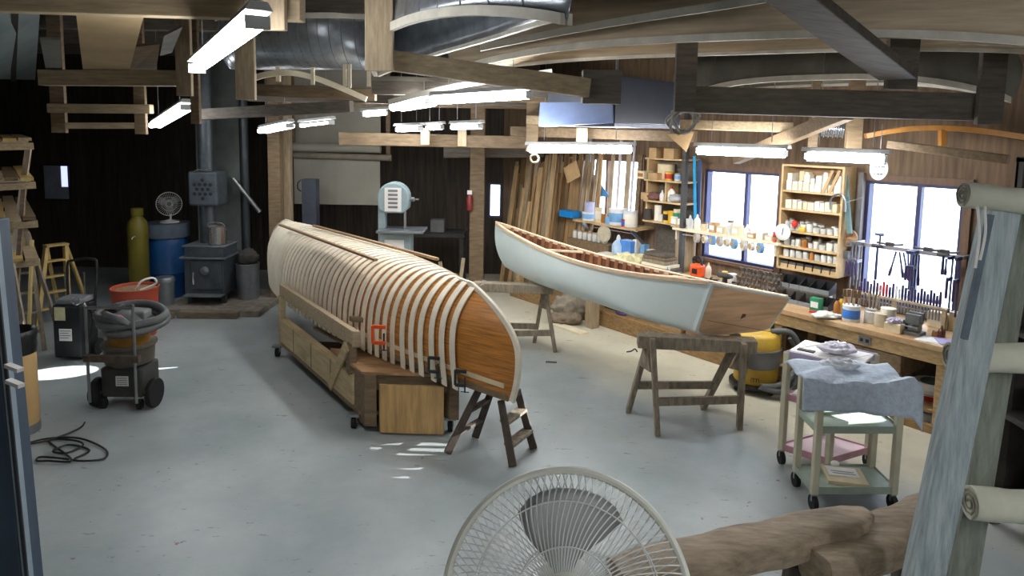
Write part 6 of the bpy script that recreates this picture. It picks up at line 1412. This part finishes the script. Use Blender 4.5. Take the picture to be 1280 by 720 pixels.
# towel
TOW = mat('blue_grey_towel', (196, 208, 222), .95, scale=28, var=.12, bump=.8)
FLc, FRc, BRc, BLc = c4; ex = (FRc - FLc); ey = (BLc - FLc)
rows = []
R = random.Random(3)
zt = zs1[2] + .022
for i in range(23):
    v = i / 22; row = []
    for j in range(31):
        u = j / 30; uu = -.20 + 1.44 * u
        wob = .012 * math.sin(u * 9 + i * .5) + .008 * math.sin(u * 23 + 1.3 * i)
        side = max(0, uu - 1.10) / .14
        if v < .60:
            t_ = v / .60; p = FLc + ex * min(uu, 1.22) + ey * (1.03 - 1.07 * t_); z = zt + .02 * math.sin(t_ * 3 + u * 4) + .012 * math.sin(u * 14 + t_ * 8) + .014
        else:
            t_ = (v - .60) / .40; p = FLc + ex * min(uu, 1.22) + ey * (-.04 - .02 * t_ - .035 * math.sin(u * 8) * t_); z = zt + .012 - t_ * (.19 + .06 * u)
        z -= side * .10
        row.append(V(p.x, p.y, z + wob * .5))
    rows.append(row)
o = MB().grid(rows).build('towel', TOW, smooth=True, solid=.012); tag(o, 'blue-grey towel draped over the top of the putty-coloured cart', 'towel')
o = MB().ball(V(*(FLc + ex * .42 + ey * .75)) + V(0, 0, zt + .035), (.11, .07, .035), 16, 8).build('cloth_bundle', mat('white_towel', (222, 226, 232), .95, bump=.9, scale=22), smooth=True); tag(o, 'crumpled white rag on top of the blue-grey towel', 'cloth')
# clipboard with papers on the bottom shelf
def lay(c, w, d, z, h, ax_): return MB().box(V(c.x, c.y, z + h / 2), (w, d, h), ax=ax_)
exn = ex.normalized(); eyn = V(-exn.y, exn.x, 0)
q = FLc + ex * .50 + ey * .48
r_ = .25; ax_ = (exn * math.cos(r_) - eyn * math.sin(r_), eyn * math.cos(r_) + exn * math.sin(r_), V(0, 0, 1))
t = thing('paper_pad', 'tan pad with white papers lying on the lower shelf of the putty-coloured cart', 'papers', V(q.x, q.y, zs1[0]))
lay(q, .26, .24, zs1[0], .022, ax_).build('pad', mat('tan_pad', (206, 192, 158), .8), t); lay(q + eyn * .03, .20, .13, zs1[0] + .022, .004, ax_).build('white_sheet', PAPER, t); lay(q + eyn * .03, .15, .008, zs1[0] + .026, .001, ax_).build('print_line', GREYP, t); lay(q + eyn * .0, .15, .008, zs1[0] + .026, .001, ax_).build('print_line', GREYP, t)
o = MB().ball(q + eyn * .13 + V(0, 0, zs1[0] + .035), (.035, .025, .02), 8, 5).build('paper_scrap', PAPER); tag(o, 'small crumpled white scrap at the back edge of the tan pad', 'scrap')
# clutter on the rear cart top and shelf
a5, b5, c5_, d5 = c5; e1, e2 = b5 - a5, d5 - a5
for k, (u, v, w, d, h, m, nm, lb, ct) in enumerate(((.5, .5, .5, .36, .012, PAPER, 'white_board', 'white board covered with paint marks lying on the rear cart top', 'board'), (.25, .8, .12, .05, .02, BLACK, 'paint_tray', 'dark flat tray at the back corner of the rear cart top', 'tray'))):
    p = a5 + e1 * u + e2 * v; o = MB().box(V(p.x, p.y, zs2[2] + h / 2), (w, d, h), ax=(e2.normalized(), V(-e2.y, e2.x, 0).normalized(), V(0, 0, 1))).build(nm, m, bevel=.002); tag(o, lb, ct)
p = a5 + e1 * .45 + e2 * .35
o = MB().ball(V(p.x, p.y, zs2[2] + .055), (.12, .09, .035), 14, 7).build('cloth_bundle', mat('white_lilac_rag', (226, 222, 234), .95, bump=.9, scale=18), smooth=True); tag(o, 'white rag heaped on the rear cart top', 'cloth')
p = a5 + e1 * .3 + e2 * .55; o = MB().box(V(p.x, p.y, zs2[1] + .012), (.3, .24, .024), ax=(e2.normalized(), V(-e2.y, e2.x, 0).normalized(), V(0, 0, 1))).build('white_board', PAPER); tag(o, 'white panel lying on the middle pink shelf of the rear cart', 'panel')

# ------------------------------------------------------------------ foreground pedestal fan
FC = aty(708, 752, 1.28); fd = (FC - CAM).dot(_F); FR = 153 / FPX * fd
fn = (CAM - FC).normalized(); fn = (fn + V(0, -.10, -.12)).normalized(); fxx = fn.cross(V(0, 0, 1)).normalized() * -1; fyy = fn.cross(fxx); 
if fyy.z < 0: fyy = -fyy
fan = thing('pedestal_fan', 'large grey-white pedestal fan in the foreground, seen from above', 'fan', V(FC.x, FC.y + .12, 0))
FANW = mat('fan_white', (226, 228, 214), .4, var=.05); WIRE = mat('fan_wire', (226, 228, 224), .35, .0, var=.05)
BLADE = mat('fan_blade_grey', (150, 154, 152), .4, var=.06)
MB().tube(ring_pts(FC, FR, 72, (fxx, fyy))[:-1], .0085, 8, closed=True).build('cage_rim', FANW, fan, smooth=True)
wf = MB(); wb = MB()
def cage_h(q): return .055 * (1 - q ** 3.2)
for k in range(96):
    a = 2 * math.pi * k / 96
    if math.sin(a) < -.6: continue
    for mbx, sgn, n_ in ((wf, 1, 1), (wb, -1, 1)):
        pts = []
        for i in range(9):
            q = .22 + .78 * i / 8; aa = a + (.42 * (1 - q) if sgn > 0 else -.30 * (1 - q))
            pts.append(FC + (fxx * math.cos(aa) + fyy * math.sin(aa)) * FR * q + fn * (sgn * cage_h(q)))
        mbx.tube(pts, .0015, 4, caps=False)
for mbx, sgn in ((wf, 1), (wb, -1)):
    for q in (.42, .76): mbx.tube(ring_pts(FC + fn * sgn * (cage_h(q) + .002), FR * q, 60, (fxx, fyy))[:-1], .0016, 5, closed=True)
wf.build('front_grille', WIRE, fan); wb.build('rear_grille', WIRE, fan)
for k in range(3):
    a0 = math.radians(100 + 120 * k); rows = []
    for i in range(11):
        q = .14 + .72 * i / 10; w0 = .30 + .62 * math.sin(min(1, i / 8) * math.pi / 2); rows.append([])
        for j in range(9):
            s_ = j / 8 - .5; aa = a0 + s_ * w0 * 1.35 - .25 * q; qq = q * (1 - .10 * (2 * s_) ** 4 * (i / 10))
            rows[-1].append(FC + (fxx * math.cos(aa) + fyy * math.sin(aa)) * FR * qq + fn * (s_ * .05))
    MB().grid(rows).build('blade', BLADE, fan, smooth=True, solid=.003)
MB().lathe(FC, [(.045, -.03), (.05, .02), (.03, .03), (.01, .032)], 20, (fxx, fyy, fn)).build('hub', BLADE, fan, smooth=True)
MB().lathe(FC + fn * .055, [(.06, 0), (.055, .008), (.01, .012)], 24, (fxx, fyy, fn)).build('grille_badge', FANW, fan, smooth=True)
MB().lathe(FC - fn * .19, [(.045, 0), (.07, .03), (.07, .11), (.05, .14)], 20, (fxx, fyy, fn)).build('motor_housing', FANW, fan, smooth=True)
pb_ = FC - fn * .12; MB().tube([V(pb_.x, pb_.y, .04), V(pb_.x, pb_.y, pb_.z)], .018, 12).build('pole', METAL, fan, smooth=True)
MB().lathe((pb_.x, pb_.y, 0), [(.20, 0), (.20, .015), (.06, .04), (.02, .045)], 28).build('base', FANW, fan, smooth=True)

# ------------------------------------------------------------------ rough timbers on a low trestle, bottom right
W_LOG = mat('old_brown_timber', (172, 154, 130), .75, scale=4, stretch=(1.5, 6, 6), var=.3, rgb2=(124, 108, 88), bump=.3)
def timber(a, b, za, zb_, w, h, w1, label):
    p, q = onz(*a, za), onz(*b, zb_); d = (q - p).normalized(); s = d.cross(V(0, 0, 1)).normalized(); u = s.cross(d); rows = []
    n = 14; L_ = (q - p).length
    for i in range(n + 1):
        t_ = i / n; e = max(0, (t_ - .86) / .14); e0 = max(0, (.06 - t_) / .06); k = math.sqrt(max(0, 1 - .8 * e ** 2)) * math.sqrt(max(0, 1 - .5 * e0 ** 2)); ww = (w + (w1 - w) * t_) * k; hh = h * (1 - .25 * e)
        c = p + (q - p) * t_ + V(0, 0, -.5 * h) + s * .01 * math.sin(i * 1.7)
        rows.append([c + s * (ww / 2) * (abs(math.cos(a_)) ** .5 * (1 if math.cos(a_) > 0 else -1)) + u * (hh / 2) * (abs(math.sin(a_)) ** .6 * (1 if math.sin(a_) > 0 else -1)) for a_ in [2 * math.pi * j / 20 for j in range(20)]])
    mbx = MB().grid(rows, True); mbx.f += [tuple(reversed(range(20))), tuple(range(n * 20, n * 20 + 20))]
    o = mbx.build('old_timber', W_LOG, smooth=True); tag(o, label, 'timber'); return o
timber((770, 706), (1086, 633), .62, .62, .26, .15, .22, 'long worn brown timber behind the foreground fan, its rounded end at the carts')
timber((1020, 690), (1215, 610), .56, .56, .26, .17, .30, 'short thick brown timber ending beside the weathered blue-grey post')
tr_ = thing('low_trestle', 'low dark trestle under the worn brown timbers', 'trestle', onz(1020, 700, .3) * V(1, 1, 0) if False else V(onz(1020, 700, .3).x, onz(1020, 700, .3).y, 0))
a, b = onz(1012, 668, .39), onz(1110, 672, .39)
MB().bar(V(1.05, 3.12, .41), V(2.3, 3.62, .38), .10, .05).build('cross_bar', W_HORSE2, tr_, bevel=.005)
for (x, y) in ((1.12, 3.2), (1.45, 3.22), (2.2, 3.52)):
    MB().bar((x, y, .36), (x - .05, y - .03, .0), .07, .07, up=V(0, 1, 0)).build('leg', W_HORSE2, tr_, bevel=.005)
# ------------------------------------------------------------------ weathered post and canvas rolls at the right edge
PY_ = 2.75
WPOST = mat('weathered_blue_paint', (178, 188, 188), .75, scale=5, stretch=(7, 7, .8), var=.3, rgb2=(126, 140, 144), bump=.6)
def lean_post(x0t, x1t, yt, x0b, x1b, yb, Y, depth, m, label, name='wooden_post'):
    a, b = aty(x0t, yt, Y), aty(x1t, yt, Y); c, d = aty(x0b, yb, Y), aty(x1b, yb, Y)
    def ext(t, q): 
        k = (t.z - 0) / (t.z - q.z); r = t + (q - t) * k; r.z = 0; return r
    c, d = ext(a, c), ext(b, d); dd = V(.25, .97, 0) * depth
    o = MB().prism([c, d, d + dd, c + dd], [a, b, b + dd, a + dd]).build(name, m, bevel=.006); tag(o, label, 'post'); return o
lean_post(1241, 1280, 256, 1147, 1190, 690, PY_, .12, WPOST, 'leaning weathered blue-grey post at the right edge')
lean_post(1276, 1300, 262, 1194, 1230, 690, PY_ + .26, .05, mat('grey_green_board', (122, 128, 116), .8, scale=5, stretch=(6, 6, 1), var=.25), 'grey-green board leaning behind the weathered blue-grey post')
a, b = aty(1238, 268, PY_ - .03), aty(1205, 424, PY_ - .03)
o = MB().bar(a, b, .022, .02, up=V(0, 1, 0)).build('narrow_board', mat('slate_slat', (92, 106, 116), .7, var=.2)); tag(o, 'thin slate-coloured slat along the left side of the weathered post', 'board')
CANVR = mat('dusty_canvas', (196, 196, 178), .95, scale=4, var=.1, bump=.5)
def roll(x0, y0, x1, y1, Y0, Y1, r, label):
    a, b = aty(x0, y0, Y0), aty(x1, y1, Y1); t = thing('canvas_roll', label, 'canvas', a - V(0, 0, r))
    n = 8; MB().tube([a + (b - a) * i / n + V(0, 0, -.012 * math.sin(math.pi * i / n)) for i in range(n + 1)], [r * (1 + .04 * math.sin(i * 2.3)) for i in range(n + 1)], 20).build('rolled_canvas', CANVR, t, smooth=True)
    d = (a - b).normalized(); x = d.cross(V(0, 0, 1)).normalized(); y = x.cross(d)
    MB().tube([a + d * .004 + (x * math.cos(k * .7) + y * math.sin(k * .7)) * r * (.15 + .8 * k / 24) for k in range(25)], .005, 5).build('spiral_edge', mat('canvas_edge', (150, 146, 130), .95), t)
    return t
roll(1204, 243, 1420, 258, PY_ + .02, PY_ - .05, .052, 'top roll of dusty canvas on the rack at the right edge')
roll(1188, 446, 1420, 442, PY_ + .19, PY_ + .15, .066, 'middle roll of dusty canvas passing behind the weathered post')
roll(1212, 628, 1430, 638, PY_ + .19, PY_ + .12, .075, 'lowest roll of dusty canvas at the right edge')
for k, (x, y0, y1) in enumerate(((1231, 258, 325), (1222, 258, 335))):
    a, b = aty(x, y0, PY_ - .04), aty(x - 6 + k * 3, y1, PY_ - .04); o = MB().tube(smoothp([a, (a + b) / 2 + V(.012, 0, 0), b]), .005, 6).build('loose_cord', PAPER); tag(o, ['pale cord hanging from the top canvas roll beside the post', 'second pale cord hanging left of the first at the top canvas roll'][k], 'cord')
# dark storage rack further right
rk = thing('storage_rack', 'dark storage rack filling the gap right of the weathered post', 'rack', V(3.78, 3.75, 0))
DKR = mat('dark_rack_wood', (58, 54, 48), .8, scale=4, var=.3)
for (x, y) in ((3.2, 3.75), (4.38, 3.75)):
    for dy in (0, .5): MB().box((x, y + dy, 1.2), (.07, .07, 2.4)).build('upright', DKR, rk, bevel=.004)
for z in (.22, .75, 1.3, 1.85, 2.38): MB().box((3.79, 4.0, z), (1.25, .58, .03)).build('shelf_board', DKR, rk, bevel=.003)
MB().box((3.79, 4.27, 1.3), (1.25, .02, 2.2)).build('back_panel', DKR, rk)
for k, (x, z, w, h, m, lb) in enumerate(((3.0, .235, .35, .26, CARD, 'cardboard box on the low shelf of the dark rack'), (3.4, .765, .4, .3, SMD, 'dark box on the second shelf of the dark rack'), (2.95, .765, .3, .22, W_BROWN, 'brown wooden box on the second shelf of the dark rack'), (3.05, 1.315, .4, .22, SMD, 'dark box on the third shelf of the dark rack'), (3.55, 1.315, .3, .3, W_DARK, 'brown-grey box on the third shelf of the dark rack'), (3.2, 1.865, .5, .25, W_DARK, 'long brown-grey box on the fourth shelf of the dark rack'))):
    o = MB().box((x + .48, 3.95, z + h / 2), (w, .34, h)).build('storage_box', m, bevel=.006); tag(o, lb, 'box')

# ------------------------------------------------------------------ stored overhead
SILV = mat('silver_canvas_hull', (150, 156, 162), .3, .65, scale=5, var=.25, bump=.3); TANH = mat('tan_hull_planks', (206, 186, 156), .6, scale=2, stretch=(1, 1, 14), var=.16)
OLVH = mat('dark_olive_hull', (118, 114, 102), .6, scale=3, var=.2); GUN = mat('pale_gunwale', (220, 214, 198), .5, scale=6, var=.12)
def over_hull(label, p0, p1, B, zg, zk, m, sheer, ribs=0, full=2.3, te=(.05, 0, .35), ribm=None):
    a, b = aty(*p0), aty(*p1); d = V(b.x - a.x, b.y - a.y, 0); L_ = d.length
    H = Hull(a, d, L_, B, zg, zk, sheer=sheer, full=full, sq=2.4, te=te); mm_ = a + (b - a) / 2
    t = thing('stored_canoe', label, 'canoe', V(mm_.x, mm_.y, min(zg, zk)))
    mb = MB(); mb.grid(H.surf(1, 40, 12)); mb.grid(H.surf(-1, 40, 12)); mb.build('hull', m, t, smooth=True, solid=.012)
    for sd in (1, -1): rail(H, sd, .0, .035, .05, .05, L_ - .05, 50, .03).build('gunwale', GUN, t)
    for i in range(ribs): H.rib(L_ * (.08 + .84 * i / (ribs - 1)), .02, .006, v0=0).build('rib', ribm or GUN, t)
    return t
over_hull('tan planked canoe stored bottom up in the rafters at the upper right', (560, 88, 6.1), (1420, 80, 4.1), .42, 3.16, 3.56, TANH, .16)
over_hull('dim olive canoe stored bottom up beyond the tan one, over the bench', (840, 130, 7.3), (1275, 112, 5.5), .38, 3.02, 3.36, OLVH, .22)
over_hull('silver ribbed canoe stored above the curved white rail', (275, 64, 7.2), (470, 72, 6.9), .45, 3.55, 3.10, SILV, .05, ribs=16, full=4, te=(.0, .0, .12), ribm=mat('grey_rib', (120, 124, 126), .5))
over_hull('silver canoe stored bottom up beside the nail-holed hanger, running toward the viewer', (470, 105, 6.2), (720, -160, 3.0), .34, 3.14, 3.54, SILV, .16, ribs=14, ribm=mat('grey_rib', (120, 124, 126), .5))
def bow(pts, w, h, m, label, posts=(), name='bent_rail'):
    P_ = [aty(*p) for p in pts]; sp_ = smoothp(P_, 6); t = thing(name, label, 'rail', P_[0])
    mbx = MB(); vs = []
    for i, p in enumerate(sp_):
        tg = (sp_[min(i + 1, len(sp_) - 1)] - sp_[max(i - 1, 0)]).normalized(); o_ = tg.cross(V(0, 1, 0)).normalized()
        for e, f in ((-w / 2, -h / 2), (w / 2, -h / 2), (w / 2, h / 2), (-w / 2, h / 2)): vs.append(p + V(0, 1, 0) * e + o_ * f)
    n = len(sp_); mbx.add(vs, [(i * 4 + j, i * 4 + (j + 1) % 4, i * 4 + 4 + (j + 1) % 4, i * 4 + 4 + j) for i in range(n - 1) for j in range(4)] + [(0, 1, 2, 3), (n * 4 - 4, n * 4 - 1, n * 4 - 2, n * 4 - 3)]); mbx.build('curved_rail', m, t)
    for (x, y0, y1, Y, w_) in posts:
        a, b = aty(x, y0, Y), aty(x, y1, Y); MB().bar(a, b, w_, w_, up=V(0, 1, 0)).build('spindle', m, t)
    return t
bow(((316, 98, 6.2), (335, 93, 6.2), (362, 91, 6.2), (392, 97, 6.3), (424, 109, 6.4), (458, 124, 6.5)), .04, .05, W_CREAM, 'curved white bent rail with short spindles under the silver ribbed canoe', ((348, 84, 102, 6.2, .035), (391, 84, 106, 6.28, .03), (431, 80, 108, 6.4, .03), (437, 80, 110, 6.4, .03), (461, 88, 108, 6.5, .03)))
bow(((1082, 170, 6.4), (1120, 163, 6.3), (1165, 160, 6.2), (1220, 163, 6.0), (1290, 173, 5.8)), .05, .045, mat('orange_varnish_rail', (222, 156, 78), .35, var=.15), 'varnished orange bent rail above the large tool window', ((1178, 162, 182, 6.15, .05),))
bow(((600, 60, 5.5), (690, 42, 5.1), (780, 26, 4.7), (890, 9, 4.25), (980, -6, 3.9)), .04, .05, GUN, 'long pale batten bent along the tan stored canoe')
bow(((486, 128, 6.4), (520, 119, 6.3), (570, 108, 6.2), (625, 99, 6.0), (690, 90, 5.8)), .04, .05, GUN, 'pale bent batten behind the middle tube light')
# slate air cleaner hung behind the long tie beam
BLK = mat('slate_sheet_metal', (48, 54, 66), .45, .2, var=.1); HOOD = mat('pale_blue_sheet_metal', (140, 160, 204), .35, .3, var=.08)
z1, z0 = aty(768, 93, 5.9).z, aty(768, 154, 5.9).z
p1 = aty(768, 150, 5.9); p2 = aty(850, 150, 6.75); dl = V(-(p2 - p1).y, (p2 - p1).x, 0).normalized(); p4 = p1 + dl * .75; p3 = p2 + dl * .75
ac = thing('air_cleaner', 'slate sheet-metal air cleaner box hung under the ceiling with a pale blue hood', 'air cleaner', V(((p1 + p3) / 2).x, ((p1 + p3) / 2).y, z0))
fl = lambda p, z: V(p.x, p.y, z)
MB().prism([fl(p, z0) for p in (p1, p2, p3, p4)], [fl(p, z1) for p in (p1, p2, p3, p4)]).build('box_body', BLK, ac, bevel=.008)
MB().prism([fl(p, z0 - .03) for p in (p1, p2, p3, p4)], [fl(p, z0) for p in (p1, p2, p3, p4)]).build('bottom_pan', mat('lit_underside', (150, 154, 172), .4, .3), ac)  # paler colour stands for light reflected on the underside
h1, h2 = aty(675, 128, 6.15), aty(766, 127, 5.88); h3, h4 = aty(766, 154, 5.80), aty(673, 158, 6.05); dd = V(.1, .5, 0)
MB().prism([h4, h3, h3 + dd, h4 + dd], [h1, h2, h2 + dd, h1 + dd]).build('hood', HOOD, ac, bevel=.004)
for p in (p1, p3): MB().tube([fl(p, z1 - .01) * .98 + fl((p1 + p3) / 2, z1 - .01) * .02, fl(p, CEIL) * .98 + fl((p1 + p3) / 2, CEIL) * .02], .006, 5).build('hanging_wire', METAL, ac)
R = random.Random(9)
cx_ = aty(856, 152, 5.6)
o = MB().tube(smoothp([cx_ + V(.11 * math.cos(i * 1.1) + .03 * R.uniform(-1, 1), .08 * math.sin(i * 1.3), .10 * math.sin(i * 1.1) + .02 * R.uniform(-1, 1)) for i in range(22)], 4), .012, 6).build('cable_bundle', mat('grey_cable', (150, 146, 136), .6, rnd=.1)); tag(o, 'tangled bundle of grey cable hanging at the right end of the air cleaner', 'cable')
# plywood sheet and boards lying on the tie beams, upper left
def sheet(name, corners, th, m, label, cat):
    P_ = [aty(*c) for c in corners]; o = MB().prism(P_, [p + V(0, 0, th) for p in P_]).build(name, m); tag(o, label, cat); return o
sheet('plywood_sheet', ((95, 17, 4.15), (180, 19, 4.15), (161, 91, 6.35), (104, 91, 6.35)), .02, mat('tan_plywood', (170, 146, 108), .7, scale=2, var=.12), 'tan plywood sheet lying across the tie beams at the upper left', 'plywood')
sheet('grey_board', ((50, 50, 5.2), (76, 50, 5.2), (78, 91, 6.35), (58, 91, 6.35)), .02, mat('grey_board_face', (130, 128, 120), .7), 'grey board lying on the tie beams left of the plywood sheet', 'board')
sheet('grey_board', ((205, 45, 5.2), (228, 34, 5.0), (215, 66, 6.0), (200, 70, 6.1)), .02, mat('grey_board_face2', (140, 140, 136), .7), 'small grey board lying on the tie beams right of the plywood sheet', 'board')
sheet('long_board', ((160, 60, 5.6), (200, 55, 5.6), (195, 91, 6.4), (162, 91, 6.4)), .02, W_BROWN, 'brown board lying on the tie beams beside the plywood sheet', 'board')
# sloped roof panel, upper left
P_ = [aty(-40, 8, 6.5), aty(50, 14, 7.4), aty(44, 100, 10.6), aty(-40, 98, 8.4)]
struct('ceiling_slope', MB().prism(P_, [p + V(0, 0, .03) for p in P_]), mat('grey_white_panel', (128, 140, 138), .8, scale=1.5, var=.12), 'grey-white sloped ceiling panels at the upper left', 'ceiling')
for k in (.28, .62):
    a, b = P_[0] + (P_[1] - P_[0]) * k, P_[3] + (P_[2] - P_[3]) * k
    struct('trim_%d' % (1 if k < .5 else 2), MB().bar(a - V(0, 0, .015), b - V(0, 0, .015), .06, .03), DKR, 'dark batten on the sloped ceiling panels', 'trim')
# ribbed silver duct over the bench shelf
a, b = aty(1018, 158, 6.9), aty(1056, 160, 6.8); n = 26
o = MB().tube([a + (b - a) * i / n for i in range(n + 1)], [.10 + (.012 if i % 4 < 2 else 0) for i in range(n + 1)], 20).build('ribbed_duct', mat('bright_foil', (190, 196, 204), .25, .8), smooth=True); tag(o, 'short silver ribbed duct stored above the jar shelf', 'duct')
p = aty(852, 166, 6.9); o = MB().prism([aty(834, 168, 6.9), aty(868, 164, 6.9), aty(858, 190, 6.9)], [aty(834, 168, 7.0), aty(868, 164, 7.0), aty(858, 190, 7.0)]).build('triangular_bracket', CARD); tag(o, 'tan triangular bracket hanging above the can shelf', 'bracket')
c = aty(668, 198, 7.6); o = MB().tube([c + V(.045 * math.cos(a), .01 * math.sin(a * 2), .045 * math.sin(a)) for a in [2 * math.pi * i / 18 for i in range(18)]], .012, 6, closed=True).build('hanging_ring', mat('tan_ring', (200, 186, 160), .6), smooth=True); tag(o, 'tan ring hanging at the left end of the bench tube light', 'ring')
# ------------------------------------------------------------------ crumple the cloth heaps
from mathutils import noise as _nz
for o in list(COL.objects):
    if o.type == 'MESH' and (o.name.startswith('cloth_bundle') or o.name.startswith('cloth_sack')):
        bm = bmesh.new(); bm.from_mesh(o.data); bmesh.ops.subdivide_edges(bm, edges=bm.edges[:], cuts=2, smooth=1.0, use_grid_fill=True)
        sz = max(o.dimensions.x, .05) * .11; sd = V(o.location.x * 3.1, o.location.y * 2.3, 1.7)
        for v in bm.verts:
            n = v.co.normalized() if v.co.length > 1e-6 else V(0, 0, 1); k = v.co / max(o.dimensions.x, .05) * 5
            f = abs(_nz.noise(k + sd)) * 2 - .5 + .5 * (1 - abs(_nz.noise(k * 2.3 + sd)) * 2)
            q = v.co + n * sz * f; q.z = max(q.z, .0); v.co = q
        bm.to_mesh(o.data); bm.free()
